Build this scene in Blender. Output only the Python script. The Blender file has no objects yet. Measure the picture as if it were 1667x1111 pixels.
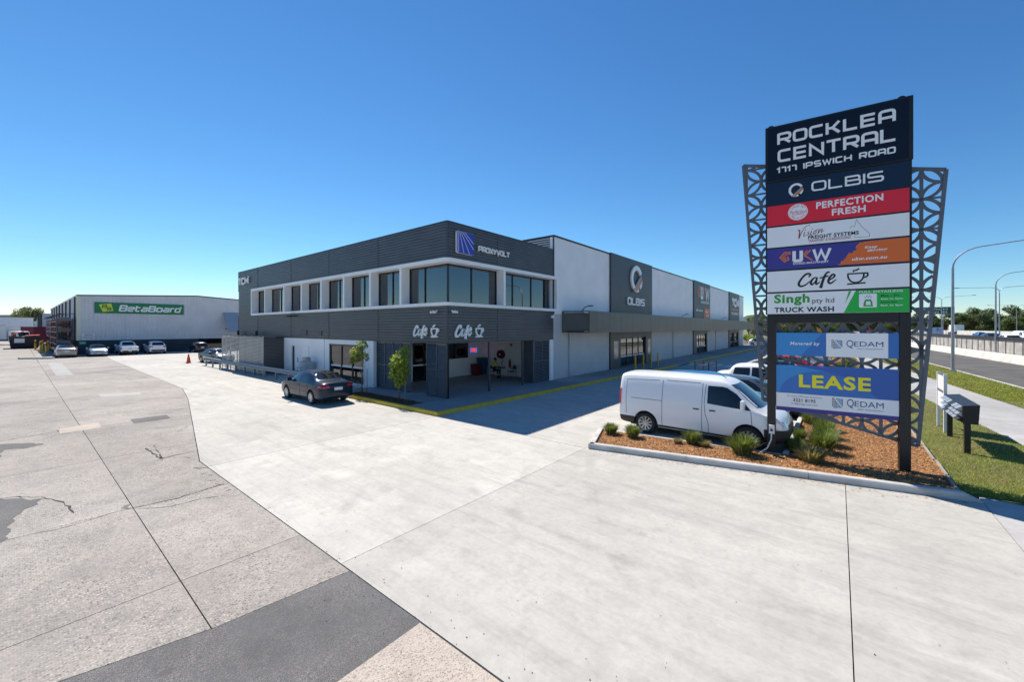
import bpy, bmesh, math, random
import numpy as np
from mathutils import Vector, Matrix
from mathutils.bvhtree import BVHTree

# ------------------------------------------------------------------ camera, sky, sun, exposure
scene = bpy.context.scene
R = math.radians
FPX, CXP, HYP, CAMH = 655.0, 833.5, 534.0, 3.5          # focal length, centre column and horizon row in photo pixels; eye height
YAW = math.atan(531.5 / FPX)
cam = bpy.data.cameras.new('camera'); camo = bpy.data.objects.new('camera', cam)
scene.collection.objects.link(camo); scene.camera = camo
camo.location = (0, 0, CAMH); camo.rotation_euler = (R(90), 0, YAW)
cam.sensor_width = 36; cam.lens = 36 * FPX / 1667; cam.shift_y = -(555.5 - HYP) / 1667
cam.clip_start = 0.05; cam.clip_end = 20000

SUN_TO = Vector((-6.3, 2.3, 8.45)).normalized()          # direction towards the sun
world = bpy.data.worlds.new('World'); scene.world = world; world.use_nodes = True
wn = world.node_tree.nodes; wl = world.node_tree.links
sky = wn.new('ShaderNodeTexSky'); sky.sky_type = 'NISHITA'; sky.sun_disc = False
sky.sun_elevation = math.asin(SUN_TO.z); sky.sun_rotation = math.atan2(SUN_TO.x, SUN_TO.y)
sky.altitude = 0; sky.air_density = 1.0; sky.dust_density = 0.0; sky.ozone_density = 8.0
sep = wn.new('ShaderNodeSeparateColor'); comb = wn.new('ShaderNodeCombineColor'); wl.new(sky.outputs[0], sep.inputs[0])
for ch, pw, gain in ((0, 1.4, 0.55), (1, 1.18, 0.79), (2, 1.0, 1.04)):      # a clear, saturated winter blue that pales towards the horizon
    a_ = wn.new('ShaderNodeMath'); a_.operation = 'POWER'; a_.inputs[1].default_value = pw; wl.new(sep.outputs[ch], a_.inputs[0])
    b_ = wn.new('ShaderNodeMath'); b_.operation = 'MULTIPLY'; b_.inputs[1].default_value = gain; wl.new(a_.outputs[0], b_.inputs[0]); wl.new(b_.outputs[0], comb.inputs[ch])
wl.new(comb.outputs[0], wn['Background'].inputs[0]); wn['Background'].inputs[1].default_value = 0.08
sl = bpy.data.lights.new('sun', 'SUN'); slo = bpy.data.objects.new('sun', sl); scene.collection.objects.link(slo)
sl.energy = 4.2; sl.angle = R(0.5); sl.color = (1.0, 0.93, 0.835)
slo.rotation_euler = (-SUN_TO).to_track_quat('-Z', 'Y').to_euler(); slo.location = (-30, 10, 60)
vs = scene.view_settings
vs.view_transform = 'Standard'; vs.look = 'None'; vs.gamma = 1.0; vs.use_curve_mapping = False
vs.exposure = 0.7

# ------------------------------------------------------------------ photo pixel -> point on a plane of the place
_s, _c = math.sin(YAW), math.cos(YAW)
def ray(px, py):
    l = (px - CXP) / FPX
    return (-_s + l * _c, _c + l * _s, (HYP - py) / FPX)
def gp(px, py, z=0.0):
    d = ray(px, py); t = (z - CAMH) / d[2]; return Vector((d[0] * t, d[1] * t, z))
def xp(px, py, x):
    d = ray(px, py); t = x / d[0]; return Vector((x, d[1] * t, CAMH + d[2] * t))
def yp(px, py, y):
    d = ray(px, py); t = y / d[1]; return Vector((d[0] * t, y, CAMH + d[2] * t))

C = scene.collection
rnd = random.Random(7)

# ------------------------------------------------------------------ object helpers
def link(o): C.objects.link(o); return o
def tag(o, label=None, cat=None, group=None, kind=None):
    if label: o['label'] = label
    if cat: o['category'] = cat
    if group: o['group'] = group
    if kind: o['kind'] = kind
    return o
def thing(name, label, cat, loc=(0, 0, 0), rotz=0.0, group=None):
    o = link(bpy.data.objects.new(name, None)); o.location = loc; o.rotation_euler = (0, 0, rotz)
    o.empty_display_size = 0.2
    return tag(o, label, cat, group)
def struct_root(name):
    o = link(bpy.data.objects.new(name, None)); o['kind'] = 'structure'; return o
def to_local(parent):
    r = parent
    while r is not None and r.parent is not None: r = r.parent
    if r is None: return Matrix.Identity(4)
    return (Matrix.Translation(r.location) @ Matrix.Rotation(r.rotation_euler[2], 4, 'Z')).inverted()
def copy_tree(o, parent=None):
    c = o.copy(); link(c); c.parent = parent
    for ch in list(o.children): copy_tree(ch, c)
    return c

class MB:
    """collects vertices and faces in world (or local) metres and links them as one mesh object"""
    def __init__(s): s.v = []; s.f = []
    def add(s, vs_, fs):
        n = len(s.v); s.v += [tuple(p) for p in vs_]; s.f += [tuple(i + n for i in f) for f in fs]; return s
    def box(s, x0, x1, y0, y1, z0, z1):
        return s.add([(x0, y0, z0), (x1, y0, z0), (x1, y1, z0), (x0, y1, z0), (x0, y0, z1), (x1, y0, z1), (x1, y1, z1), (x0, y1, z1)],
                     [(3, 2, 1, 0), (4, 5, 6, 7), (0, 1, 5, 4), (1, 2, 6, 5), (2, 3, 7, 6), (3, 0, 4, 7)])
    def prism(s, poly, z0, z1, top=None):
        n = len(poly); t = top or poly
        return s.add([(p[0], p[1], z0) for p in poly] + [(p[0], p[1], z1) for p in t],
                     [tuple(range(n))[::-1], tuple(range(n, 2 * n))] + [(i, (i + 1) % n, n + (i + 1) % n, n + i) for i in range(n)])
    def extr(s, poly, fr, n0, n1):
        """polygon in wall coordinates (u, z) between two distances n0, n1 off the wall frame fr"""
        n = len(poly)
        return s.add([fr(p[0], n0, p[1]) for p in poly] + [fr(p[0], n1, p[1]) for p in poly],
                     [tuple(range(n))[::-1], tuple(range(n, 2 * n))] + [(i, (i + 1) % n, n + (i + 1) % n, n + i) for i in range(n)])
    def wbox(s, fr, u0, u1, z0, z1, n0, n1):
        return s.extr([(u0, z0), (u1, z0), (u1, z1), (u0, z1)], fr, n0, n1)
    def quad(s, a, b, c, d): return s.add([a, b, c, d], [(0, 1, 2, 3)])
    def cyl(s, p0, p1, r0, r1=None, n=12, caps=True):
        r1 = r0 if r1 is None else r1
        p0 = Vector(p0); p1 = Vector(p1); d = (p1 - p0).normalized()
        a = d.orthogonal().normalized(); b = d.cross(a)
        vs_ = []
        for p, r in ((p0, r0), (p1, r1)):
            for i in range(n):
                t = 2 * math.pi * i / n; vs_.append(p + a * (r * math.cos(t)) + b * (r * math.sin(t)))
        fs = [(i, (i + 1) % n, n + (i + 1) % n, n + i) for i in range(n)]
        if caps: fs += [tuple(range(n))[::-1], tuple(range(n, 2 * n))]
        return s.add(vs_, fs)
    def tube(s, pts, r, n=8, r_end=None):
        pts = [Vector(p) for p in pts]; m = len(pts); vs_ = []; fs = []
        d0 = (pts[1] - pts[0]).normalized(); a = d0.orthogonal().normalized()
        for k, p in enumerate(pts):
            d = (pts[min(k + 1, m - 1)] - pts[max(k - 1, 0)]).normalized()
            a = (a - d * a.dot(d)).normalized(); b = d.cross(a)
            rr = r if r_end is None else r + (r_end - r) * k / (m - 1)
            for i in range(n):
                t = 2 * math.pi * i / n; vs_.append(p + a * (rr * math.cos(t)) + b * (rr * math.sin(t)))
        for k in range(m - 1):
            for i in range(n):
                fs.append((k * n + i, k * n + (i + 1) % n, (k + 1) * n + (i + 1) % n, (k + 1) * n + i))
        fs += [tuple(range(n))[::-1], tuple(range((m - 1) * n, m * n))]
        return s.add(vs_, fs)
    def lathe(s, prof, c=(0, 0, 0), axis='z', n=24):
        """profile [(r, h)] turned round an axis through c"""
        vs_ = []
        for (r, h) in prof:
            for i in range(n):
                t = 2 * math.pi * i / n; x, y = r * math.cos(t), r * math.sin(t)
                vs_.append({'z': (c[0] + x, c[1] + y, c[2] + h), 'y': (c[0] + x, c[1] + h, c[2] + y), 'x': (c[0] + h, c[1] + x, c[2] + y)}[axis])
        fs = []
        for k in range(len(prof) - 1):
            for i in range(n): fs.append((k * n + i, k * n + (i + 1) % n, (k + 1) * n + (i + 1) % n, (k + 1) * n + i))
        return s.add(vs_, fs)
    def ribbon(s, pts, fr, n0, n1, w, closed=False):
        """a stroke of width w (or (u, z, w) points) lying on a wall frame, between distances n0 and n1"""
        P = [(p[0], p[1]) for p in pts]; W = [(p[2] if len(p) > 2 else w) for p in pts]
        if closed and P[0] == P[-1]: P = P[:-1]; W = W[:-1]
        m = len(P); L = []; Rr = []
        for i in range(m):
            a = P[(i - 1) % m] if (closed or i > 0) else None
            b = P[(i + 1) % m] if (closed or i < m - 1) else None
            p = P[i]; dirs = []
            if a is not None: d = (p[0] - a[0], p[1] - a[1]); l = math.hypot(*d) or 1; dirs.append((d[0] / l, d[1] / l))
            if b is not None: d = (b[0] - p[0], b[1] - p[1]); l = math.hypot(*d) or 1; dirs.append((d[0] / l, d[1] / l))
            t = (sum(d[0] for d in dirs), sum(d[1] for d in dirs)); l = math.hypot(*t) or 1; t = (t[0] / l, t[1] / l)
            nn = (-t[1], t[0]); k = nn[0] * -dirs[0][1] + nn[1] * dirs[0][0]
            k = 1 / max(k, 0.45); h = W[i] / 2 * k
            L.append((p[0] + nn[0] * h, p[1] + nn[1] * h)); Rr.append((p[0] - nn[0] * h, p[1] - nn[1] * h))
        vs_ = [fr(q[0], n1, q[1]) for q in L] + [fr(q[0], n1, q[1]) for q in Rr]
        fs = []; rng = range(m if closed else m - 1)
        for i in rng: j = (i + 1) % m; fs.append((i, j, m + j, m + i))
        if abs(n1 - n0) > 1e-6:
            vs_ += [fr(q[0], n0, q[1]) for q in L] + [fr(q[0], n0, q[1]) for q in Rr]
            for i in rng:
                j = (i + 1) % m
                fs += [(i, j, 2 * m + j, 2 * m + i), (m + i, m + j, 3 * m + j, 3 * m + i), (2 * m + i, 2 * m + j, 3 * m + j, 3 * m + i)]
            if not closed: fs += [(0, m, 3 * m, 2 * m), (m - 1, 2 * m - 1, 4 * m - 1, 3 * m - 1)]
        return s.add(vs_, fs)
    def mesh(s, name='m', M=None):
        me = bpy.data.meshes.new(name)
        vs_ = s.v if M is None else [tuple(M @ Vector(p)) for p in s.v]
        me.from_pydata(vs_, [], s.f); return me
    def obj(s, name, mat, parent=None, local=False, smooth=False, recalc=True, kind=None, bevel=0, label=None):
        me = s.mesh(name, None if (local or parent is None) else to_local(parent))
        if recalc and len(s.f) < 30000:
            bm = bmesh.new(); bm.from_mesh(me); bmesh.ops.recalc_face_normals(bm, faces=bm.faces); bm.to_mesh(me); bm.free()
        o = link(bpy.data.objects.new(name, me)); o.parent = parent
        for m in (mat if isinstance(mat, (list, tuple)) else [mat]): me.materials.append(m)
        if smooth:
            me.shade_smooth()
            if smooth is not True: me.set_sharp_from_angle(angle=R(smooth))
        if bevel:
            b = o.modifiers.new('bevel', 'BEVEL'); b.width = bevel; b.segments = 2; b.limit_method = 'ANGLE'; b.harden_normals = False
        if kind: o['kind'] = kind
        if label: o['label'] = label
        return o

def big_mesh(name, verts, faces, mat, parent=None, smooth=False):
    """fast path for many triangles or quads (numpy arrays)"""
    me = bpy.data.meshes.new(name); nv = len(verts); nf, k = faces.shape
    me.vertices.add(nv); me.vertices.foreach_set('co', np.asarray(verts, np.float32).ravel())
    me.loops.add(nf * k); me.loops.foreach_set('vertex_index', faces.astype(np.int32).ravel())
    me.polygons.add(nf); me.polygons.foreach_set('loop_start', np.arange(0, nf * k, k, dtype=np.int32))
    me.polygons.foreach_set('loop_total', np.full(nf, k, np.int32))
    me.update(); me.validate(); me.materials.append(mat)
    if smooth: me.shade_smooth()
    o = link(bpy.data.objects.new(name, me)); o.parent = parent; return o

# ------------------------------------------------------------------ procedural materials
MATS = {}
def mat(name, col, rough=0.6, metal=0.0, var=0.0, scale=2.0, bump=0.0, bscale=40.0, spec=0.5, coat=0.0, island=0.0, island_hue=0.0,
        col2=None, emit=0.0, trans=0.0, coords='obj', detail=6, stretch=None, sss=0):
    if name in MATS: return MATS[name]
    m = bpy.data.materials.new(name); m.use_nodes = True; MATS[name] = m
    nt = m.node_tree; N = nt.nodes; L = nt.links; b = N['Principled BSDF']
    b.inputs['Base Color'].default_value = (*col, 1); b.inputs['Roughness'].default_value = rough; b.inputs['Metallic'].default_value = metal
    b.inputs['Specular IOR Level'].default_value = spec
    if coat: b.inputs['Coat Weight'].default_value = coat; b.inputs['Coat Roughness'].default_value = 0.03
    if trans: b.inputs['Transmission Weight'].default_value = trans
    if emit: b.inputs['Emission Color'].default_value = (*col, 1); b.inputs['Emission Strength'].default_value = emit
    vec = None
    if var or bump:
        if coords == 'world': tc = N.new('ShaderNodeNewGeometry'); vec = tc.outputs['Position']
        else: tc = N.new('ShaderNodeTexCoord'); vec = tc.outputs['Object']
        if stretch:
            mp = N.new('ShaderNodeMapping'); mp.inputs['Scale'].default_value = stretch; L.new(vec, mp.inputs[0]); vec = mp.outputs[0]
    out = None
    if var:
        nz = N.new('ShaderNodeTexNoise'); nz.inputs['Scale'].default_value = scale; nz.inputs['Detail'].default_value = detail; L.new(vec, nz.inputs[0])
        rp = N.new('ShaderNodeMapRange'); rp.inputs[1].default_value = 0.3; rp.inputs[2].default_value = 0.7; L.new(nz.outputs[0], rp.inputs[0])
        mx = N.new('ShaderNodeMix'); mx.data_type = 'RGBA'
        c2 = col2 or tuple(min(1, x * (1 + var)) for x in col); c1 = col if col2 else tuple(x * (1 - var) for x in col)
        mx.inputs[6].default_value = (*c1, 1); mx.inputs[7].default_value = (*c2, 1); L.new(rp.outputs[0], mx.inputs[0]); out = mx.outputs[2]
        rr = N.new('ShaderNodeMapRange'); rr.inputs[3].default_value = max(0, rough - 0.08); rr.inputs[4].default_value = min(1, rough + 0.08)
        L.new(nz.outputs[0], rr.inputs[0]); L.new(rr.outputs[0], b.inputs['Roughness'])
    if island:
        g = N.new('ShaderNodeNewGeometry'); hs = N.new('ShaderNodeHueSaturation')
        mr = N.new('ShaderNodeMapRange'); mr.inputs[3].default_value = 1 - island; mr.inputs[4].default_value = 1 + island
        L.new(g.outputs['Random Per Island'], mr.inputs[0]); L.new(mr.outputs[0], hs.inputs['Value'])
        if island_hue:
            mh = N.new('ShaderNodeMath'); mh.operation = 'MULTIPLY_ADD'; mh.inputs[1].default_value = 7.31; mh.inputs[2].default_value = 0.0
            L.new(g.outputs['Random Per Island'], mh.inputs[0]); fr_ = N.new('ShaderNodeMath'); fr_.operation = 'FRACT'; L.new(mh.outputs[0], fr_.inputs[0])
            m2 = N.new('ShaderNodeMapRange'); m2.inputs[3].default_value = 0.5 - island_hue; m2.inputs[4].default_value = 0.5 + island_hue
            L.new(fr_.outputs[0], m2.inputs[0]); L.new(m2.outputs[0], hs.inputs['Hue'])
        if out: L.new(out, hs.inputs['Color'])
        else: hs.inputs['Color'].default_value = (*col, 1)
        out = hs.outputs[0]
    if out: L.new(out, b.inputs['Base Color'])
    if bump:
        n2 = N.new('ShaderNodeTexNoise'); n2.inputs['Scale'].default_value = bscale; n2.inputs['Detail'].default_value = 4; L.new(vec, n2.inputs[0])
        bp = N.new('ShaderNodeBump'); bp.inputs['Strength'].default_value = bump; bp.inputs['Distance'].default_value = 0.01
        L.new(n2.outputs[0], bp.inputs['Height']); L.new(bp.outputs[0], b.inputs['Normal'])
    return m

def leafy(m, amt=0.4, gain=1.5):
    """thin leaves let light through: add a translucent share of the same colour"""
    nt = m.node_tree; N = nt.nodes; L = nt.links; b = N['Principled BSDF']; out = N['Material Output']
    t = N.new('ShaderNodeBsdfTranslucent'); mx = N.new('ShaderNodeMixShader'); mx.inputs[0].default_value = amt
    g_ = N.new('ShaderNodeMix'); g_.data_type = 'RGBA'; g_.blend_type = 'MULTIPLY'; g_.inputs[0].default_value = 1; g_.inputs[7].default_value = (gain * 1.1, gain * 1.05, gain * .6, 1)
    if b.inputs['Base Color'].links: L.new(b.inputs['Base Color'].links[0].from_socket, g_.inputs[6])
    else: g_.inputs[6].default_value = b.inputs['Base Color'].default_value
    L.new(g_.outputs[2], t.inputs[0]); L.new(b.outputs[0], mx.inputs[1]); L.new(t.outputs[0], mx.inputs[2]); L.new(mx.outputs[0], out.inputs[0]); return m
# ------------------------------------------------------------------ ground materials
def ground_mat(name, base, dark, pebble=0.0, pscale=70.0, speck=0.5, rough=0.85, blot=0.35, warm=None, streak=0.0, arcs=()):
    """cement or asphalt: broad blotches, tyre-drawn streaks, fine grain, optional exposed pebbles, dark specks"""
    m = bpy.data.materials.new(name); m.use_nodes = True; nt = m.node_tree; N = nt.nodes; L = nt.links; b = N['Principled BSDF']
    g = N.new('ShaderNodeNewGeometry'); pos = g.outputs['Position']
    def noise(scale, detail=5, rough_=0.55, v=pos):
        n = N.new('ShaderNodeTexNoise'); n.inputs['Scale'].default_value = scale; n.inputs['Detail'].default_value = detail
        n.inputs['Roughness'].default_value = rough_; L.new(v, n.inputs[0]); return n.outputs[0]
    def remap(v, a, b_, c=0.0, d=1.0):
        r = N.new('ShaderNodeMapRange'); r.inputs[1].default_value = a; r.inputs[2].default_value = b_; r.inputs[3].default_value = c; r.inputs[4].default_value = d
        L.new(v, r.inputs[0]); return r.outputs[0]
    def mix(f, a, b_, mode='MIX'):
        x = N.new('ShaderNodeMix'); x.data_type = 'RGBA'; x.blend_type = mode
        if isinstance(f, (int, float)): x.inputs[0].default_value = f
        else: L.new(f, x.inputs[0])
        for i, q in ((6, a), (7, b_)):
            if isinstance(q, tuple): x.inputs[i].default_value = (*q, 1)
            else: L.new(q, x.inputs[i])
        return x.outputs[2]
    col = mix(remap(noise(0.32, 7, 0.62), 0.36, 0.66), base, tuple(base[i] * (1 - blot) + dark[i] * blot for i in range(3)))
    if warm: col = mix(remap(noise(0.15, 4), 0.42, 0.62, 0, 0.8), col, warm)
    col = mix(remap(noise(2.2, 8, 0.7), 0.45, 0.72, 0, 0.55 * blot + 0.08), col, dark)
    if streak:
        mp = N.new('ShaderNodeMapping'); mp.inputs['Rotation'].default_value = (0, 0, R(28)); mp.inputs['Scale'].default_value = (0.35, 3.2, 1); L.new(pos, mp.inputs[0])
        col = mix(remap(noise(1.0, 7, 0.68, mp.outputs[0]), 0.5, 0.74, 0, streak), col, dark)
        m3 = N.new('ShaderNodeMapping'); m3.inputs['Rotation'].default_value = (0, 0, R(-20)); m3.inputs['Scale'].default_value = (0.16, 1.5, 1); L.new(pos, m3.inputs[0])
        col = mix(remap(noise(1.3, 8, 0.72, m3.outputs[0]), 0.53, 0.7, 0, streak * .5), col, dark)
        col = mix(remap(noise(5.5, 6, 0.7), 0.5, 0.74, 0, 0.3), col, dark)
        col = mix(remap(noise(0.9, 5, 0.6), 0.56, 0.75, 0, 0.5), col, tuple(min(1, x * 1.22) for x in base))
    peb_h = None
    if pebble:
        vo = N.new('ShaderNodeTexVoronoi'); vo.inputs['Scale'].default_value = pscale; vo.inputs['Randomness'].default_value = 1; L.new(pos, vo.inputs[0])
        cr = N.new('ShaderNodeValToRGB'); L.new(remap(vo.outputs['Color'], 0, 1), cr.inputs[0])
        e = cr.color_ramp.elements; e[0].position = 0.0; e[0].color = (0.075, 0.072, 0.07, 1); e[1].position = 1.0; e[1].color = (0.62, 0.57, 0.5, 1)
        for p, c_ in ((0.22, (0.14, 0.135, 0.13, 1)), (0.45, (0.33, 0.29, 0.25, 1)), (0.7, (0.46, 0.42, 0.37, 1))):
            q = cr.color_ramp.elements.new(p); q.color = c_
        wear = remap(noise(0.8, 8, 0.68), 0.38, 0.6, pebble * 0.3, pebble)
        inside = remap(vo.outputs['Distance'], 0.35, 0.62, 1, 0)
        mm = N.new('ShaderNodeMath'); mm.operation = 'MULTIPLY'; L.new(wear, mm.inputs[0]); L.new(inside, mm.inputs[1])
        col = mix(mm.outputs[0], col, cr.outputs[0]); peb_h = vo.outputs['Distance']
    sp = noise(pscale * 0.9, 2); col = mix(remap(sp, 0.62, 0.76, 0, speck), col, dark)
    col = mix(remap(noise(14, 4), 0.35, 0.7, 0, 0.18), col, dark)
    col = mix(remap(noise(0.75, 3, 0.5), 0.63, 0.74, 0, 0.3), col, dark)                 # old oil and damp stains
    col = mix(remap(noise(2.6, 2, 0.4), 0.70, 0.76, 0, 0.35), col, dark)
    for (ax, ay, ar) in arcs:                                                            # scuffed tyre tracks
        vd = N.new('ShaderNodeVectorMath'); vd.operation = 'DISTANCE'; fl = N.new('ShaderNodeVectorMath'); fl.operation = 'MULTIPLY'; fl.inputs[1].default_value = (1, 1, 0)
        L.new(pos, fl.inputs[0]); L.new(fl.outputs[0], vd.inputs[0]); vd.inputs[1].default_value = (ax, ay, 0)
        sb = N.new('ShaderNodeMath'); sb.operation = 'SUBTRACT'; sb.inputs[1].default_value = ar; L.new(vd.outputs['Value'], sb.inputs[0]); ab = N.new('ShaderNodeMath'); ab.operation = 'ABSOLUTE'; L.new(sb.outputs[0], ab.inputs[0])
        mk = N.new('ShaderNodeMath'); mk.operation = 'MULTIPLY'; L.new(remap(ab.outputs[0], 0.06, 0.17, 1, 0), mk.inputs[0]); L.new(remap(noise(1.1, 6, 0.7), 0.45, 0.68, 0, 0.34), mk.inputs[1]); col = mix(mk.outputs[0], col, dark)
    oi = N.new('ShaderNodeObjectInfo'); hv = N.new('ShaderNodeHueSaturation'); L.new(remap(oi.outputs['Random'], 0, 1, 0.92, 1.06), hv.inputs['Value']); L.new(col, hv.inputs['Color']); col = hv.outputs[0]
    L.new(col, b.inputs['Base Color']); b.inputs['Roughness'].default_value = rough; b.inputs['Specular IOR Level'].default_value = 0.3
    bp = N.new('ShaderNodeBump'); bp.inputs['Strength'].default_value = 0.35; bp.inputs['Distance'].default_value = 0.006
    if peb_h is not None:
        bp.inputs['Strength'].default_value = 0.6; inv = remap(peb_h, 0, 0.7, 1, 0); L.new(inv, bp.inputs['Height'])
    else: L.new(noise(90, 3), bp.inputs['Height'])
    L.new(bp.outputs[0], b.inputs['Normal'])
    return m
M_CONC = ground_mat('new_concrete', (0.55, 0.527, 0.475), (0.26, 0.252, 0.23), speck=0.4, pscale=60, blot=0.32, streak=0.45, arcs=((-3, 19, 13.2), (-3, 19, 14.7), (-16, -3, 9.6), (-16, -3, 11.1), (9, 16, 15.5), (9, 16, 17.0), (-30, 30, 22.5), (-30, 30, 24.0)))
M_OLD = ground_mat('exposed_aggregate_concrete', (0.475, 0.435, 0.385), (0.135, 0.13, 0.124), pebble=1.0, pscale=40, speck=0.75, blot=0.75, warm=(0.36, 0.325, 0.285))
M_PINK = ground_mat('pale_aggregate_concrete', (0.56, 0.48, 0.40), (0.22, 0.19, 0.165), pebble=0.9, pscale=55, speck=0.6, blot=0.25)
M_ASPH = ground_mat('asphalt', (0.15, 0.15, 0.152), (0.06, 0.06, 0.06), pebble=0.5, pscale=95, speck=0.6, blot=0.55)
M_ROAD = ground_mat('road_asphalt', (0.13, 0.135, 0.145), (0.07, 0.07, 0.075), speck=0.3, pscale=90, blot=0.4)
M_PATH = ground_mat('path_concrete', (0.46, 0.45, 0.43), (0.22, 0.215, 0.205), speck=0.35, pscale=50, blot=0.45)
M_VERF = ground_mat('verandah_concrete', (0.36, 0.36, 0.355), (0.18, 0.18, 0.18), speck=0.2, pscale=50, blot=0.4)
M_BASE = mat('subgrade', (0.10, 0.095, 0.085), 0.95, var=0.3, scale=0.5, coords='world')
M_FIELD = mat('dry_open_ground', (0.20, 0.19, 0.13), 0.95, var=0.4, scale=0.03, coords='world', col2=(0.11, 0.13, 0.06))
M_CRACK = mat('crack_dirt', (0.045, 0.042, 0.038), 0.95)
M_SOIL = mat('soil', (0.10, 0.065, 0.04), 0.95, var=0.3, scale=3)
M_KERB = mat('kerb_concrete', (0.5, 0.49, 0.46), 0.85, var=0.22, scale=2.0, bump=0.2, bscale=60, coords='world')
def worn_paint(name, paint, under, amount=0.5):
    m = mat(name, paint, 0.6, var=0.15, scale=3, bump=0.15, bscale=60, coords='world'); nt = m.node_tree; N = nt.nodes; L = nt.links
    b = N['Principled BSDF']; src = b.inputs['Base Color'].links[0].from_socket
    g = N.new('ShaderNodeNewGeometry'); n = N.new('ShaderNodeTexNoise'); n.inputs['Scale'].default_value = 5; n.inputs['Detail'].default_value = 9; n.inputs['Roughness'].default_value = 0.7
    L.new(g.outputs['Position'], n.inputs[0]); r = N.new('ShaderNodeMapRange'); r.inputs[1].default_value = 0.56; r.inputs[2].default_value = 0.68; r.inputs[4].default_value = amount
    L.new(n.outputs[0], r.inputs[0]); x = N.new('ShaderNodeMix'); x.data_type = 'RGBA'; L.new(r.outputs[0], x.inputs[0]); L.new(src, x.inputs[6]); x.inputs[7].default_value = (*under, 1)
    L.new(x.outputs[2], b.inputs['Base Color']); return m
M_YELL = worn_paint('worn_yellow_kerb_paint', (0.62, 0.44, 0.035), (0.30, 0.27, 0.22), 0.75)
M_LINE = worn_paint('worn_white_line_paint', (0.72, 0.72, 0.70), (0.2, 0.2, 0.2), 0.7)

# ------------------------------------------------------------------ polygon clip for slabs
def clip_rect(poly, x0, x1, y0, y1):
    def cut(P, inside, inter):
        out = []
        for i in range(len(P)):
            a, b = P[i - 1], P[i]; ia, ib = inside(a), inside(b)
            if ib:
                if not ia: out.append(inter(a, b))
                out.append(b)
            elif ia: out.append(inter(a, b))
        return out
    def ix(x): return lambda a, b: (x, a[1] + (b[1] - a[1]) * (x - a[0]) / (b[0] - a[0]))
    def iy(y): return lambda a, b: (a[0] + (b[0] - a[0]) * (y - a[1]) / (b[1] - a[1]), y)
    P = cut(poly, lambda p: p[0] >= x0, ix(x0))
    if P: P = cut(P, lambda p: p[0] <= x1, ix(x1))
    if P: P = cut(P, lambda p: p[1] >= y0, iy(y0))
    if P: P = cut(P, lambda p: p[1] <= y1, iy(y1))
    Q = []
    for p in P:
        if not Q or math.hypot(p[0] - Q[-1][0], p[1] - Q[-1][1]) > 1e-4: Q.append(p)
    if len(Q) > 2 and math.hypot(Q[0][0] - Q[-1][0], Q[0][1] - Q[-1][1]) < 1e-4: Q.pop()
    ar = abs(sum(Q[i - 1][0] * Q[i][1] - Q[i][0] * Q[i - 1][1] for i in range(len(Q)))) / 2 if len(Q) > 2 else 0
    return Q if ar > 0.02 else None
def slabs(root, region, xs, ys, m, gap, z0=-0.09, z1=0.0, name='slab'):
    for i in range(len(xs) - 1):
        for j in range(len(ys) - 1):
            P = clip_rect(region, xs[i] + gap / 2, xs[i + 1] - gap / 2, ys[j] + gap / 2, ys[j + 1] - gap / 2)
            if P: MB().prism(P, z0, z1 + rnd.uniform(-0.0012, 0.0012)).obj(name, m, root)

# ------------------------------------------------------------------ the ground sheet and the paved yards
g = MB().box(-6000, 6000, -6000, 6000, -0.6, -0.12).obj('ground', M_FIELD); g['kind'] = 'structure'
g = MB().box(-230, 30, -60, 150, -0.118, -0.07).obj('yard_subgrade', M_BASE); g['kind'] = 'structure'
EDGE = [(-62.0, 6.6), (-29.32, 6.03), (-24.81, 5.32), (-13.0, 3.03), (2.25, 3.03)]      # where new concrete meets the old yard
apron = struct_root('concrete_apron')
APX = [-100, -92, -84, -76, -68, -60, -52, -45, -38.5, -32, -25.5, -18.9, -12.33, -5.72, 0.12, 2.25]
slabs(apron, [(p[0], p[1] + 0.008) for p in EDGE[:4]] + [(-5.72, 3.038), (-5.72, 10.42), (-62, 10.42)], APX, [3.0, 10.42], M_CONC, 0.012)
slabs(apron, [(-5.72, 3.038), (2.25, 3.038), (2.25, 12.25), (-1.2, 13.2), (-5.72, 12.4)], [-5.72, 0.12, 2.25], [3.0, 14], M_CONC, 0.012)
slabs(apron, [(-62, 10.42), (-20, 10.42), (-20, 13.2), (-62, 13.2)], APX, [10.42, 13.2], M_CONC, 0.010)
slabs(apron, [(-76, 13.2), (-44, 13.2), (-44, 60), (-76, 60)], APX, [13.2, 20, 27, 60], M_CONC, 0.010)
slabs(apron, [(-76, 7.3), (-62, 6.6), (-62, 13.2), (-76, 13.2)], [-76, -69, -62], [6, 13.2], M_CONC, 0.010)
slabs(apron, [(-12.42, 10.43), (-5.73, 10.43), (-5.73, 12.41), (-1.2, 13.21), (-1.2, 110), (-10.0, 110), (-10.0, 78), (-11.25, 38), (-12.12, 17)], [-12.5, -5.72, -1.2],
      [10.42, 17.1, 23.6, 30.1, 36.6, 43.1, 49.6, 56.1, 62.6, 70, 80, 90, 110], M_CONC, 0.010)
yard = struct_root('old_yard')
oldreg = [(p[0], p[1] - 0.012) for p in EDGE[:4]] + [(-5.46, 3.018), (-5.65, 1.46), (-5.98, 0.28), (-8.2, -8.0), (-62, -8.0)]
slabs(yard, oldreg, [-62, -51, -40.6, -30.2, -20.35, -15.2, -10.63, -7.05, -3.0], [-8, 1.43, 7.0], M_OLD, 0.014)
slabs(yard, [(-76, 7.28), (-62.02, 6.58), (-62.02, -40), (-230, -40), (-230, 20), (-160, 20), (-160, 4.5), (-76, 4.5)], [-230, -170, -140, -120, -105, -91, -76, -62.02], [-40, -25, -10, -3.6, 1.43, 20], M_OLD, 0.03)
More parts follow.
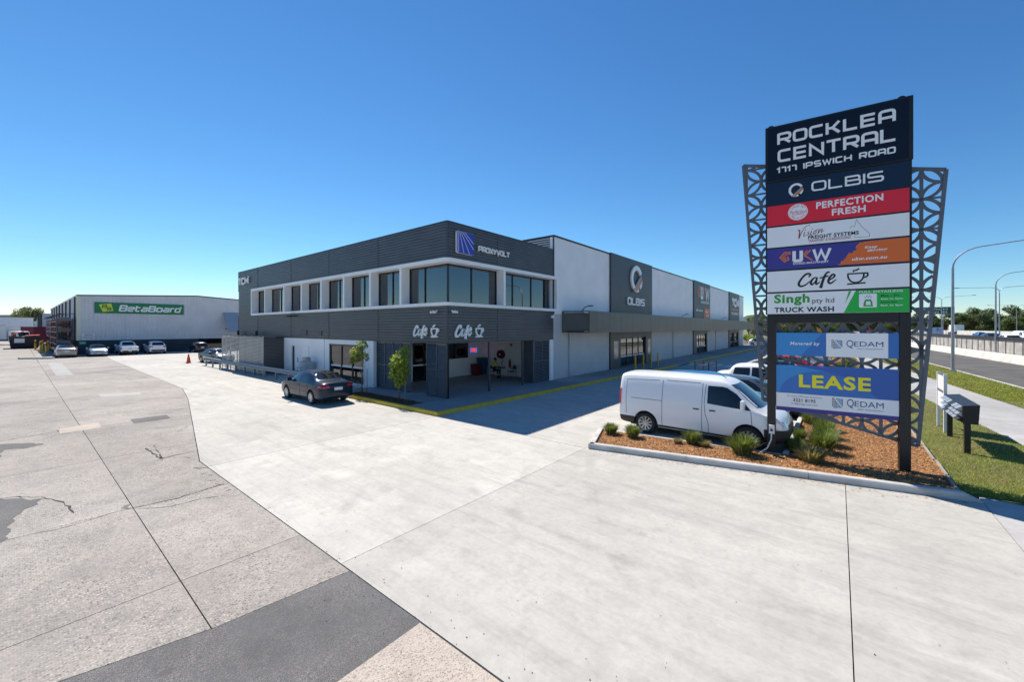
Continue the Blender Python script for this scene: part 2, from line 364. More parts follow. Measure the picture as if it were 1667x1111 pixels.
slabs(yard, [(-62, -8.02), (2, -8.02), (2, -40), (-62, -40)], [-62, -40, -20, 2], [-40, -20, -8], M_OLD, 0.02)
o = MB().prism([(-5.458, 3.026), (-3.853, 3.026), (-3.838, 1.6), (-4.3, -8), (-8.198, -8), (-5.978, 0.28), (-5.648, 1.46)], -0.09, -0.003).obj('asphalt_trench_patch', M_ASPH); o['kind'] = 'structure'
o = MB().prism([(-3.85, 3.015), (2.25, 3.015), (2.25, -8), (-4.28, -8), (-3.84, 1.6)], -0.09, 0.0).obj('pale_slab', M_PINK); o['kind'] = 'structure'
o = MB().prism([(2.262, -8), (11.1, -8), (9.85, 11.58), (4.1, 12.4), (2.262, 12.6)], -0.09, -0.01).obj('driveway_crossover', M_PATH); o['kind'] = 'structure'

gfr = lambda u, n, z: (u, z, n)                           # frame lying on the ground: (x, height, y)
def jag(a, b, amp, n, seed):
    r_ = random.Random(seed); P = []
    for i in range(n + 1):
        t = i / n; P.append((a[0] + (b[0] - a[0]) * t + (r_.uniform(-amp, amp) if 0 < i < n else 0), a[1] + (b[1] - a[1]) * t + (r_.uniform(-amp, amp) if 0 < i < n else 0)))
    return P
def crack(pts, w, seed=1, name='crack'):
    r_ = random.Random(seed); Q = []
    for a, b in zip(pts[:-1], pts[1:]):
        n = max(2, int(math.hypot(b[0] - a[0], b[1] - a[1]) / 0.12)); Q += jag(a, b, 0.028, n, r_.random())[:-1]
    Q.append(pts[-1]); Q = [(p[0], p[1], w * r_.choice((.25, .4, .6, .9, 1.3))) for p in Q]; Q[0] = (*Q[0][:2], w * .2); Q[-1] = (*Q[-1][:2], w * .2)
    MB().ribbon(Q, gfr, 0.0032, 0.0032, w).obj(name, M_CRACK, yard, recalc=False)
def px2(*pp): return [tuple(gp(*p)[:2]) for p in pp]
crack(px2((215, 828), (290, 812), (366, 788)), 0.045, 1)
crack(px2((222, 830), (275, 826), (330, 812), (372, 806)), 0.02, 2)
crack(px2((237, 730), (262, 747), (285, 742), (318, 735)), 0.05, 3)
crack(px2((250, 725), (265, 748), (262, 752)), 0.03, 4)
crack(px2((318, 748), (300, 745), (270, 746)), 0.02, 5)
crack(px2((0, 812), (30, 809), (72, 811), (105, 820), (120, 836)), 0.03, 6)
crack(px2((0, 719), (95, 703), (97, 697)), 0.045, 7)
crack(px2((70, 716), (95, 708), (125, 704)), 0.03, 8)
crack(px2((0, 883), (110, 858), (205, 830)), 0.012, 9)
crack(px2((0, 661), (60, 653), (105, 646)), 0.03, 10)
crack(px2((110, 650), (150, 646), (270, 640)), 0.02, 11)
crack(px2((80, 592), (95, 611)), 0.09, 12)
crack(px2((105, 612), (150, 606), (240, 615), (185, 619)), 0.05, 13)
crack(px2((120, 663), (200, 660), (300, 648)), 0.018, 14)
crack(px2((300, 700), (290, 702), (306, 694)), 0.03, 15)
for i, (x, y) in enumerate([(328, 770), (336, 777), (345, 782), (352, 788), (360, 796), (370, 800), (340, 769), (377, 804)]):
    crack(px2((x, y - 6), (x - 14 + (i % 3) * 4, y - 8 + (i % 2) * 4)), 0.035, 30 + i)
# trench repairs, bitumen patches
def patch(pts, m, name, h=0.004):
    P = [tuple(gp(*p)[:2]) for p in pts]; MB().prism(P, -0.02, h).obj(name, m, yard)
patch([(160, 643), (228, 638.5), (230, 643), (165, 647.5)], M_PATH, 'repair_patch')
patch([(212, 683.5), (271, 676), (278, 681.5), (218, 690)], M_ASPH, 'repair_patch')
patch([(95, 699), (160, 688.5), (165, 697), (98, 707)], M_PINK, 'repair_patch')
patch([(78, 592), (100, 591.5), (120, 611), (91, 612)], M_PATH, 'repair_patch')
def ragged(pts, seed, amp=0.07):
    r_ = random.Random(seed); W = [tuple(gp(*p)[:2]) for p in pts]; Q = []
    for i in range(len(W)):
        a, b = W[i], W[(i + 1) % len(W)]; n = max(2, int(math.hypot(b[0] - a[0], b[1] - a[1]) / 0.15)); Q += jag(a, b, amp, n, r_.random())[:-1]
    return Q
for k, pts in enumerate([[(-60, 826), (0, 812), (70, 812), (62, 822), (40, 830), (20, 845), (18, 862), (0, 885), (-60, 900)],
                         [(-60, 740), (0, 724), (45, 722), (72, 724), (40, 731), (8, 733), (0, 745), (-60, 770)], [(203, 824), (212, 822), (216, 828), (204, 829)]]):
    MB().prism(ragged(pts, k), -0.02, 0.0045).obj('bitumen_patch', M_ASPH, yard)
# scattered grit and leaf litter too small to count
def scatter_quads(n, fn, size, seed, aspect=1.0, zlift=0.004, tilt=0.25):
    r_ = np.random.default_rng(seed); P = np.array([fn(r_) for _ in range(n)]); a = r_.uniform(0, 2 * np.pi, n); s_ = r_.uniform(*size, n)
    ux = np.stack([np.cos(a), np.sin(a), r_.uniform(-tilt, tilt, n)], 1) * s_[:, None]; uy = np.stack([-np.sin(a), np.cos(a), r_.uniform(-tilt, tilt, n)], 1) * (s_ * aspect)[:, None]
    c_ = P + np.array([0, 0, zlift]) + np.stack([np.zeros(n), np.zeros(n), np.maximum(np.abs(ux[:, 2]) + np.abs(uy[:, 2]), 0)], 1)
    V = np.stack([c_ - ux - uy, c_ + ux - uy, c_ + ux + uy, c_ - ux + uy], 1).reshape(-1, 3); return V, np.arange(n * 4).reshape(n, 4)
V, F = scatter_quads(700, lambda r_: (r_.uniform(-30, 2), r_.uniform(2.0, 10.4) if r_.random() < .5 else r_.normal(3.03, 0.35), 0), (0.003, 0.009), 3, 0.6)
o = big_mesh('grit', V, F, M_CRACK); tag(o, 'dark grit and leaf crumbs scattered on the concrete', 'grit', kind='stuff')
# ------------------------------------------------------------------ lettering: strokes and set type
def fillet(P, r, closed=False):
    if r <= 0: return P
    n = len(P); out = []
    rng = range(n) if closed else range(n)
    for i in rng:
        if not closed and i in (0, n - 1): out.append(P[i]); continue
        a, p, b = P[i - 1], P[i], P[(i + 1) % n]
        la = math.hypot(a[0] - p[0], a[1] - p[1]); lb = math.hypot(b[0] - p[0], b[1] - p[1]); q = min(r, la * .45, lb * .45)
        p0 = (p[0] + (a[0] - p[0]) / la * q, p[1] + (a[1] - p[1]) / la * q); p1 = (p[0] + (b[0] - p[0]) / lb * q, p[1] + (b[1] - p[1]) / lb * q)
        for t in (0, .25, .5, .75, 1): out.append(((1 - t) ** 2 * p0[0] + 2 * t * (1 - t) * p[0] + t * t * p1[0], (1 - t) ** 2 * p0[1] + 2 * t * (1 - t) * p[1] + t * t * p1[1]))
    return out
# glyph: (width, [(points, rounded, closed)])
GL = {
 'R': (1, [([(0, -.07), (0, 1.07)], 0, 0), ([(0, 1), (1, 1), (1, .42), (.02, .42)], 1, 0), ([(.5, .42), (1, 0)], 0, 0)]),
 'O': (1, [([(0, 0), (0, 1), (1, 1), (1, 0)], 1, 1)]), 'C': (1, [([(1, 1), (0, 1), (0, 0), (1, 0)], 1, 0)]),
 'K': (1, [([(0, -.07), (0, 1.07)], 0, 0), ([(.95, 1.05), (.42, .5), (.97, -.05)], 0, 0), ([(0, .5), (.45, .5)], 0, 0)]),
 'L': (.95, [([(0, 1.07), (0, 0), (.95, 0)], 0, 0)]), 'E': (.95, [([(.95, 1), (0, 1), (0, 0), (.95, 0)], 0, 0), ([(0, .5), (.93, .5)], 0, 0)]),
 'A': (1, [([(0, -.07), (0, 1), (1, 1), (1, -.07)], 1, 0), ([(0, .36), (1, .36)], 0, 0)]),
 'N': (1, [([(0, -.07), (0, 1), (1, 0), (1, 1.07)], 0, 0)]), 'T': (1, [([(-.05, 1), (1.05, 1)], 0, 0), ([(.5, 1), (.5, -.07)], 0, 0)]),
 'I': (0, [([(0, -.07), (0, 1.07)], 0, 0)]), 'P': (1, [([(0, -.07), (0, 1.07)], 0, 0), ([(0, 1), (1, 1), (1, .4), (.02, .4)], 1, 0)]),
 'S': (1, [([(1, 1), (0, 1), (0, .5), (1, .5), (1, 0), (0, 0)], 1, 0)]), 'W': (1.35, [([(0, 1.05), (.33, 0), (.675, .85), (1.02, 0), (1.35, 1.05)], 0, 0)]),
 'H': (1, [([(0, -.07), (0, 1.07)], 0, 0), ([(1, -.07), (1, 1.07)], 0, 0), ([(0, .5), (1, .5)], 0, 0)]), 'D': (1, [([(0, -.07), (0, 1.07)], 0, 0), ([(0, 1), (1, 1), (1, 0), (0, 0)], .9, 0)]),
 'B': (1, [([(0, -.07), (0, 1.07)], 0, 0), ([(0, 1), (.95, 1), (.95, .52), (0, .52)], .7, 0), ([(0, .52), (1, .52), (1, 0), (0, 0)], .7, 0)]),
 '1': (.3, [([(-.1, .72), (.3, 1), (.3, -.07)], 0, 0)]), '7': (.75, [([(0, 1), (.75, 1), (.75, -.07)], 1, 0)]),
 'X': (1, [([(0, -.05), (1, 1.05)], 0, 0), ([(0, 1.05), (1, -.05)], 0, 0)]), 'Y': (1, [([(0, 1.05), (.5, .45), (1, 1.05)], 0, 0), ([(.5, .5), (.5, -.07)], 0, 0)]),
 'V': (1, [([(0, 1.05), (.5, 0), (1, 1.05)], 0, 0)]), 'M': (1.2, [([(0, -.07), (0, 1), (.6, .3), (1.2, 1), (1.2, -.07)], 0, 0)]), 'U': (1, [([(0, 1.07), (0, 0), (1, 0), (1, 1.07)], 1, 0)]),
 'e': (.85, [([(0, .36), (.85, .36), (.85, .72), (0, .72), (0, 0), (.8, 0)], .8, 0)]), 't': (.6, [([(0, 1), (0, 0), (.6, 0)], .8, 0), ([(0, .72), (.6, .72)], 0, 0)]),
 'a': (.85, [([(.05, .72), (.85, .72), (.85, 0), (0, 0), (0, .36), (.85, .36)], .8, 0)]), 'o': (.85, [([(0, 0), (0, .72), (.85, .72), (.85, 0)], .8, 1)]),
 'r': (.5, [([(0, -.07), (0, .72), (.55, .72)], .8, 0)]), 'd': (.85, [([(.85, 1.07), (.85, 0), (0, 0), (0, .72), (.85, .72)], .8, 0)]),
 'F': (.95, [([(.95, 1), (0, 1), (0, -.07)], 0, 0), ([(0, .5), (.85, .5)], 0, 0)]), 'G': (1, [([(1, 1), (0, 1), (0, 0), (1, 0), (1, .48), (.5, .48)], .8, 0)]),
}
def strokes(word, box, stroke, gap=0.38, rad=0.22, shear=0.0, aspect=None):
    """stroke-built word fitted to box (u0, z0, u1, z1); returns per-letter lists of (points, closed)"""
    u0, z0, u1, z1 = box; st = stroke; H = (z1 - z0) - st
    wid = sum((GL[c][0] if c != ' ' else .55) for c in word) ; ng = len(word) - 1
    W = (u1 - u0) - st; k = W / (wid + gap * ng); x = u0 + st / 2; out = []
    for c in word:
        if c == ' ': x += (.55 + gap) * k; continue
        w, S = GL[c]; L_ = []
        for pts, rr, cl in S:
            P = [(p[0] * k, min(max(p[1], -st / 2 / H if p[1] < 0 else p[1]), 1 + st / 2 / H) * H) for p in pts]
            P = fillet(P, rad * H * rr if rr else 0, bool(cl))
            L_.append(([(x + p[0] + shear * p[1], z0 + st / 2 + p[1]) for p in P], bool(cl)))
        out.append((c, L_)); x += (w + gap) * k
    return out
def stroke_word(parent, word, box, stroke, fr, n0, n1, m, local=False, each=True, name='letter', **kw):
    mb = MB(); k = 0; last = None
    for c, L_ in strokes(word, box, stroke, **kw):
        if each: mb = MB(); k = 0
        for P, cl in L_: mb.ribbon(P, fr, n0, n1 + 0.0006 * k, stroke, closed=cl); k = (k + 1) % 4
        if each: last = mb.obj(name, m, parent, local=local)
    return last if each else mb.obj(name, m, parent, local=local)
_TX = {}
def type_word(parent, s, box, fr, n0, n1, m, bold=0.0, shear=0.0, local=False, name='lettering', rot=None):
    """set type (the built-in face) stretched to box"""
    key = (s, bold, shear)
    if key not in _TX:
        cu = bpy.data.curves.new('t', 'FONT'); cu.body = s; cu.offset = bold; cu.shear = shear; cu.resolution_u = 3; cu.space_character = 1.0 + bold * 3.2; cu.extrude = 0.5
        to = bpy.data.objects.new('t', cu); C.objects.link(to); bpy.context.view_layer.update()
        me = bpy.data.meshes.new_from_object(to.evaluated_get(bpy.context.evaluated_depsgraph_get()))
        _TX[key] = ([tuple(v.co) for v in me.vertices], [tuple(p.vertices) for p in me.polygons])
        bpy.data.objects.remove(to); bpy.data.curves.remove(cu); bpy.data.meshes.remove(me)
    V, F = _TX[key]; xs = [v[0] for v in V]; ys = [v[1] for v in V]; x0, x1, y0, y1 = min(xs), max(xs), min(ys), max(ys)
    u0, z0, u1, z1 = box
    vv = [fr(u0 + (v[0] - x0) / (x1 - x0) * (u1 - u0), n1 if v[2] > 0 else n0, z0 + (v[1] - y0) / (y1 - y0) * (z1 - z0)) for v in V]
    return MB().add(vv, F).obj(name, m, parent, local=local)
def smooth_path(P, k=4):
    """Catmull-Rom through (u, z, w) points"""
    out = []
    for i in range(len(P) - 1):
        a, b, c_, d = P[max(i - 1, 0)], P[i], P[i + 1], P[min(i + 2, len(P) - 1)]
        for j in range(k):
            t = j / k; out.append(tuple(.5 * ((2 * b[q]) + (c_[q] - a[q]) * t + (2 * a[q] - 5 * b[q] + 4 * c_[q] - d[q]) * t * t + (-a[q] + 3 * b[q] - 3 * c_[q] + d[q]) * t ** 3) for q in range(len(b))))
    out.append(P[-1]); return out
CAFE = {'C': [[(515, 452, 12), (537, 428, 16), (520, 408, 18), (480, 418, 18), (430, 475, 18), (402, 535, 20), (425, 568, 18), (480, 552, 14), (535, 505, 9)]],
        'a': [[(612, 476, 10), (590, 462, 12), (556, 490, 18), (542, 530, 18), (556, 552, 16), (588, 520, 10), (612, 470, 12), (600, 520, 18), (606, 550, 14), (645, 520, 8)]],
        'f': [[(752, 404, 16), (722, 408, 16), (692, 462, 20), (668, 540, 22), (652, 602, 26)], [(640, 472, 12), (740, 452, 14)]],
        'e': [[(735, 512, 10), (790, 476, 14), (806, 448, 16), (784, 434, 16), (748, 480, 18), (738, 528, 18), (765, 546, 16), (822, 500, 8)]]}
CUP = [([(946, 446), (952, 490), (975, 530), (1010, 549), (1050, 549), (1085, 528), (1106, 490), (1112, 446)], 1), ([(940, 440), (1118, 440)], 0),
       ([(1112, 440), (1145, 440), (1152, 462), (1140, 484), (1104, 496)], 1), ([(938, 568), (1130, 560)], 0), ([(1002, 420), (1012, 402), (1040, 398), (1062, 378)], 1)]
def cafe_script(parent, box, fr, n0, n1, m, fat=1.0, local=False, slope=0.05):
    """hand-lettered word and cup, fitted to box; letters and cup are parts"""
    u0, z0, u1, z1 = box; sx = (u1 - u0) / (1155 - 395); sz = (z1 - z0) / (604 - 375)
    def mp(p, w): return (u0 + (p[0] - 395) * sx, z0 + (604 - (p[1] + (p[0] - 395) * slope)) * sz, w * (sx + sz) / 2 * fat)
    for ch, S in CAFE.items():
        mb = MB()
        for k, P in enumerate(S): mb.ribbon(smooth_path([mp(p, p[2]) for p in P]), fr, n0, n1 + .0006 * k, 1)
        mb.obj('letter', m, parent, local=local)
    mb = MB()
    for k, (P, sm) in enumerate(CUP):
        Q = [mp(p, 13) for p in P]; mb.ribbon(smooth_path(Q) if sm else Q, fr, n0, n1 + .0006 * k, 1)
    mb.obj('cup_symbol', m, parent, local=local)
def arc(cx, cz, r, a0, a1, n=24, rz=None): return [(cx + r * math.cos(R(a0 + (a1 - a0) * i / n)), cz + (rz or r) * math.sin(R(a0 + (a1 - a0) * i / n))) for i in range(n + 1)]

# ------------------------------------------------------------------ building materials
M_CLAD = mat('charcoal_metal_cladding', (0.095, 0.105, 0.118), 0.4, 0.2, var=0.16, scale=0.9)
M_CLADP = mat('charcoal_flat_panel', (0.07, 0.076, 0.084), 0.45, 0.1, var=0.15, scale=0.5)
M_CANOPY = mat('charcoal_canopy_sheet', (0.075, 0.076, 0.08), 0.35, 0.3, var=0.2, scale=0.7)
M_WHITE = mat('white_composite_panel', (0.88, 0.88, 0.87), 0.5, var=0.03, scale=0.6)
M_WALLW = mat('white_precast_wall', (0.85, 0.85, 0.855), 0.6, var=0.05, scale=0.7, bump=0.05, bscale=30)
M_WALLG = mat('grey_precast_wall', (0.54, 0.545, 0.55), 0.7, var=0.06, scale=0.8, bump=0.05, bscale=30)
M_FRAME = mat('black_window_frame', (0.012, 0.012, 0.013), 0.4)
M_DARK = mat('dark_interior', (0.02, 0.02, 0.021), 0.8)
M_LOUV = mat('charcoal_louvre', (0.09, 0.1, 0.115), 0.4, 0.2, var=0.12, scale=2)
M_GALV = mat('galvanised_steel', (0.20, 0.25, 0.31), 0.5, 0.6, var=0.12, scale=4)
M_STEEL = mat('dark_grey_steel', (0.06, 0.066, 0.074), 0.45, 0.2)
M_LETW = mat('white_letter_face', (0.86, 0.86, 0.85), 0.4)
M_YEL = mat('safety_yellow', (0.70, 0.42, 0.02), 0.5, var=0.12, scale=5)
M_RED = mat('red_plastic', (0.15, 0.01, 0.01), 0.5)
M_BLUEB = mat('blue_plastic', (0.03, 0.08, 0.18), 0.5)
M_ROOF = mat('roof_sheet', (0.35, 0.36, 0.37), 0.5, 0.3, var=0.1, scale=1)
M_BLIND = mat('window_blind', (0.33, 0.34, 0.35), 0.8)
def glass_mat(name, tint, refl, see):
    m = bpy.data.materials.new(name); m.use_nodes = True; N = m.node_tree.nodes; L = m.node_tree.links; out = N['Material Output']; N.remove(N['Principled BSDF'])
    tr = N.new('ShaderNodeBsdfTransparent'); tr.inputs[0].default_value = (*tint, 1)
    gl = N.new('ShaderNodeBsdfGlossy'); gl.inputs['Roughness'].default_value = 0.012; gl.inputs['Color'].default_value = (0.93, 0.96, 1, 1)
    fr_ = N.new('ShaderNodeFresnel'); fr_.inputs[0].default_value = 1.52
    ad = N.new('ShaderNodeMath'); ad.operation = 'MULTIPLY_ADD'; ad.inputs[1].default_value = 1 - refl; ad.inputs[2].default_value = refl; L.new(fr_.outputs[0], ad.inputs[0])
    mx = N.new('ShaderNodeMixShader'); L.new(ad.outputs[0], mx.inputs[0]); L.new(tr.outputs[0], mx.inputs[1]); L.new(gl.outputs[0], mx.inputs[2]); L.new(mx.outputs[0], out.inputs[0])
    return m
M_GLASS = glass_mat('tinted_window_glass', (0.30, 0.33, 0.35), 0.13, 0.3)
M_GLASSD = glass_mat('door_glass', (0.35, 0.36, 0.37), 0.07, 0.3)

# ------------------------------------------------------------------ the two-storey office
CX0, CY0, XW, YE = -14.28, 12.77, -42.5, 21.86
fL = lambda u, n, z: (u, CY0 - n, z)                       # wall that faces the old yard: u = x, n = off the wall
fR = lambda u, n, z: (CX0 + n, u, z)                       # wall that faces the car park: u = y
office = thing('office_building', 'two-storey charcoal clad office with a white framed window band and corner cafe', 'building', (CX0, CY0, 0))
def ribbed(fr, u0, u1, z0, z1, name, m, parent, pitch=0.145, dep=0.038, n=0.0):
    k = max(1, round((z1 - z0) / pitch)); p = (z1 - z0) / k; prof = []
    for i in range(k):
        b = z0 + i * p; prof += [(n - dep, b), (n - dep, b + .2 * p), (n, b + .34 * p), (n, b + .86 * p)]
    prof.append((n - dep, z1)); mb = MB(); q = len(prof)
    mb.add([fr(u, a, z) for u in (u0, u1) for a, z in prof], [(i, i + 1, q + i + 1, q + i) for i in range(q - 1)])
    # returned edges so that the sheet has thickness
    mb.add([fr(u, a, z) for u in (u0, u1) for a, z in ((n - dep, z0), (n - .05, z0), (n - .05, z1), (n - dep, z1))], [(0, 1, 5, 4), (1, 2, 6, 5), (2, 3, 7, 6)])
    return mb.obj(name, m, parent, recalc=False)
JL = [XW, -37.87, -31.4, -25.7, -20.06, CX0 - 0.05]
JR = [CY0 + 0.05, 16.39, YE]
Z1, Z2, Z3, Z4 = 2.80, 4.56, 6.80, 8.52
wallL = MB().wbox(fL, XW + 0.02, CX0 - .3, 2.76, Z2 + .1, -.30, -.055).wbox(fL, XW + .02, CX0 - .3, Z3 - .1, Z4 - .04, -.30, -.055).wbox(fL, XW + .02, -38.95, Z2 + .1, Z3 - .1, -.30, -.055).obj('wall', M_DARK, office)
wallR = MB().wbox(fR, CY0 + .3, YE, 2.76, Z2 + .1, -.30, -.055).wbox(fR, CY0 + .3, YE, Z3 - .1, Z4 - .04, -.30, -.055).obj('wall', M_DARK, office)
for i in range(5):
    a, b = JL[i] + .025, JL[i + 1] - .025
    ribbed(fL, a, b, Z1, Z2, 'cladding_panel', M_CLAD, wallL); ribbed(fL, a, b, Z3, Z4, 'cladding_panel', M_CLAD, wallL)
    for z0, z1 in ((Z1, Z2), (Z3, Z4)): MB().wbox(fL, JL[i] - .022, JL[i] + .022, z0, z1, -.05, .006).obj('joint_flashing', M_CLADP, wallL)
ribbed(fL, XW + .025, -38.92, Z2, Z3, 'cladding_panel', M_CLAD, wallL)
for i in range(2):
    a, b = JR[i] + .025, JR[i + 1] - .025
    ribbed(fR, a, b, Z1, Z2, 'cladding_panel', M_CLAD, wallR); ribbed(fR, a, b, Z3, Z4, 'cladding_panel', M_CLAD, wallR)
for z0, z1 in ((Z1, Z2), (Z3, Z4)): MB().wbox(fR, 16.39 - .022, 16.39 + .022, z0, z1, -.05, .006).obj('joint_flashing', M_CLADP, wallR)
for z0, z1 in ((Z1 - .02, Z2), (Z3, Z4 + .05)):
    MB().prism([(CX0 - .05, CY0 - .008), (CX0 + .008, CY0 - .008), (CX0 + .008, CY0 + .05), (CX0 - .05, CY0 + .05)], z0, z1).obj('corner_flashing', M_CLADP, office)
MB().wbox(fL, XW - .02, CX0 - .06, Z4, Z4 + .05, -.33, .02).wbox(fR, CY0 + .06, YE - .01, Z4, Z4 + .052, -.33, .02).obj('parapet_cap', M_CLADP, office)
MB().wbox(fL, XW, CX0 - .06, Z1 - .05, Z1 - .004, -.28, .004).wbox(fR, CY0 + .06, YE, Z1 - .05, Z1 - .004, -.28, .004).obj('drip_flashing', M_CLADP, office)
MB().box(XW, XW + .3, CY0 + .31, 40, 0, Z4 - .03).obj('wall', M_CLADP, office)
MB().box(XW + .3, CX0 - .31, CY0 + .31, YE - .01, 8.0, 8.12).obj('roof', M_ROOF, office)
MB().box(XW + .3, CX0 - 3.2, CY0 + 3.2, YE - .01, Z1 + .1, 7.9).obj('interior_core', M_DARK, office)  # near-black box: darkness of unlit rooms painted in behind the glass
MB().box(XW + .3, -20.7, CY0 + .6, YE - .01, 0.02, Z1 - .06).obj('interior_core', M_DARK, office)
MB().box(XW + .3, CX0 - .31, CY0 + .31, YE - .02, Z2 - .1, Z2 + .05).obj('upper_floor', M_DARK, office)
# the white window band: long boards, fins, glazing
band = MB().wbox(fL, -38.9, -38.72, Z2 - .01, Z3, -.42, .17).obj('window_band', M_WHITE, office)
seg = [-38.715, -36, -33.6, -31, -28.6, -26.2, -23.9, -22.2, -20.6, -19.1, -17.7, -16.2, -14.75]
for a, b in zip(seg[:-1], seg[1:]):
    for z0, z1 in ((Z2 - .01, Z2 + .15), (Z3 - .19, Z3)):
        MB().wbox(fL, a + .006, b - .006, z0, z1, -.42, .17).obj('band_board', M_WHITE, band)
def round_corner(z0, z1):
    P = [(CX0 - .47 + .006, CY0 - .17)] + [(CX0 + .17 - .3 + .3 * math.sin(t), CY0 - .17 + .3 - .3 * math.cos(t)) for t in [R(9 * i) for i in range(11)]] + [(CX0 + .17, CY0 + .47 - .006), (CX0 - .42, CY0 + .47 - .006), (CX0 - .42, CY0 + .42), (CX0 - .47 + .006, CY0 + .42)]
    return MB().prism(P, z0, z1).obj('band_board', M_WHITE, band, smooth=30)
round_corner(Z2 - .01, Z2 + .15); round_corner(Z3 - .19, Z3)
segr = [CY0 + .47, 14.8, 16.3, 18.2, 20.1, 22.15]
for a, b in zip(segr[:-1], segr[1:]):
    for z0, z1 in ((Z2 - .01, Z2 + .15), (Z3 - .19, Z3)):
        MB().wbox(fR, a + .006, b - .006, z0, z1, -.42, .17).obj('band_board', M_WHITE, band)
FINS = [-35.86, -32.2, -29.3, -26.38, -23.49, -20.58, -17.71]
for u in FINS: MB().wbox(fL, u - .09, u + .09, Z2 + .15, Z3 - .19, -.40, .165).obj('fin', M_WHITE, band)
MB().wbox(fR, 16.68, 16.85, Z2 + .15, Z3 - .19, -.40, .165).obj('fin', M_WHITE, band)
MB().wbox(fR, 21.98, 22.15, Z2 + .15, Z3 - .19, -.40, .165).obj('fin', M_WHITE, band)
def window(fr, u0, u1, z0, z1, n, mull, parent=office, glass=M_GLASS, fw=.06, blind=None, rail=None, name='window', back=True):
    """frame > panes, one object each"""
    mb = MB(); mb.wbox(fr, u0, u1, z0, z0 + fw, n - .05, n + .05).wbox(fr, u0, u1, z1 - fw, z1, n - .05, n + .05)
    ed = [u0 + fw / 2] + list(mull) + [u1 - fw / 2]
    for e in ed: mb.wbox(fr, e - fw / 2, e + fw / 2, z0 + fw, z1 - fw, n - .049, n + .049)
    w = mb.obj(name, M_FRAME, parent)
    for a, b in zip(ed[:-1], ed[1:]):
        MB().wbox(fr, a + fw / 2, b - fw / 2, z0 + fw, z1 - fw, n - .006, n + .006).obj('pane', glass, w)
    if rail: MB().wbox(fr, u0 + .03, u1 - .03, rail, rail + .10, n + .008, n + .016).obj('safety_strip', M_LETW, w)
    return w
gl_n = -.39; ed = [-38.72] + FINS + [CX0 + .0]
for i, (a, b) in enumerate(zip(ed[:-1], ed[1:])):
    a += .09; b = b - .09 if i < 7 else CX0 - .36
    mull = [a + (b - a) * .5] if i < 7 else [a + (b - a) * .42]
    window(fL, a, b, Z2 + .15, Z3 - .19, gl_n, mull)
    MB().wbox(fL, a + .06, a + (b - a) * (.3 + .1 * (i % 3)), Z2 + .25, Z3 - .3, gl_n - .16, gl_n - .13).obj('blind', M_BLIND, office)
window(fR, CY0 + .36, 16.68, Z2 + .15, Z3 - .19, gl_n, [14.75])
window(fR, 16.85, 21.98, Z2 + .15, Z3 - .19, gl_n, [18.1, 19.9])
MB().wbox(fR, 13.3, 14.2, Z2 + .25, Z3 - .3, gl_n - .16, gl_n - .13).obj('blind', M_BLIND, office)
MB().box(CX0 - .42, CX0 - .34, CY0 + .34, CY0 + .42, Z2 + .15, Z3 - .19).obj('corner_post', M_FRAME, office)
# ground floor facing the old yard
base = MB().wbox(fL, -32.6, -31.3, 0, Z1 - .05, -.3, -.02).wbox(fL, -31.3, -30.2, 2.2, Z1 - .05, -.3, -.02).wbox(fL, -30.2, -25.68, 0, Z1 - .05, -.3, -.02).wbox(fL, -25.68, -21.55, 2.47, Z1 - .05, -.3, -.02).wbox(fL, -25.68, -21.55, 0, .16, -.3, -.02).wbox(fL, -21.55, -20.26, 0, Z1 - .05, -.3, -.02).obj('ground_floor_wall', M_WALLW, office)
MB().wbox(fL, XW, -32.6, 0, Z1 - .05, -.3, -.03).obj('ground_floor_wall', M_CLADP, office)
MB().wbox(fL, -20.65, -20.26, .02, Z1 - .05, -.02, .14).obj('pier', M_WHITE, office)
for u in (-26.29, -21.4): MB().wbox(fL, u - .008, u + .008, .05, Z1 - .05, -.02, -.012).obj('panel_joint', M_CRACK, office)
def leaf(u0, u1, z0, z1, n, m, hinge_dark=False):
    d = MB().wbox(fL, u0, u1, z0, z1, n - .05, n).obj('door', m, office)
    MB().wbox(fL, u1 - .17, u1 - .07, 1.0, 1.35, n, n + .05).obj('handle', M_FRAME, d)
    MB().wbox(fL, u0 - .05, u0, z0, z1 + .05, n - .05, n + .02).wbox(fL, u1, u1 + .05, z0, z1 + .05, n - .05, n + .02).wbox(fL, u0, u1, z1, z1 + .05, n - .05, n + .02).obj('door_frame', M_WHITE, d); return d
leaf(-30.98, -30.26, .02, 2.15, -.12, M_WALLW); MB().wbox(fL, -31.28, -31.0, .02, 2.15, -.22, -.1).obj('door_gap', M_DARK, office)
leaf(-29.56, -28.55, .02, 2.15, .01, M_WHITE)
window(fL, -25.66, -21.57, .17, 2.46, -.12, [-24.2, -22.9], glass=M_GLASSD, fw=.09, rail=1.05)
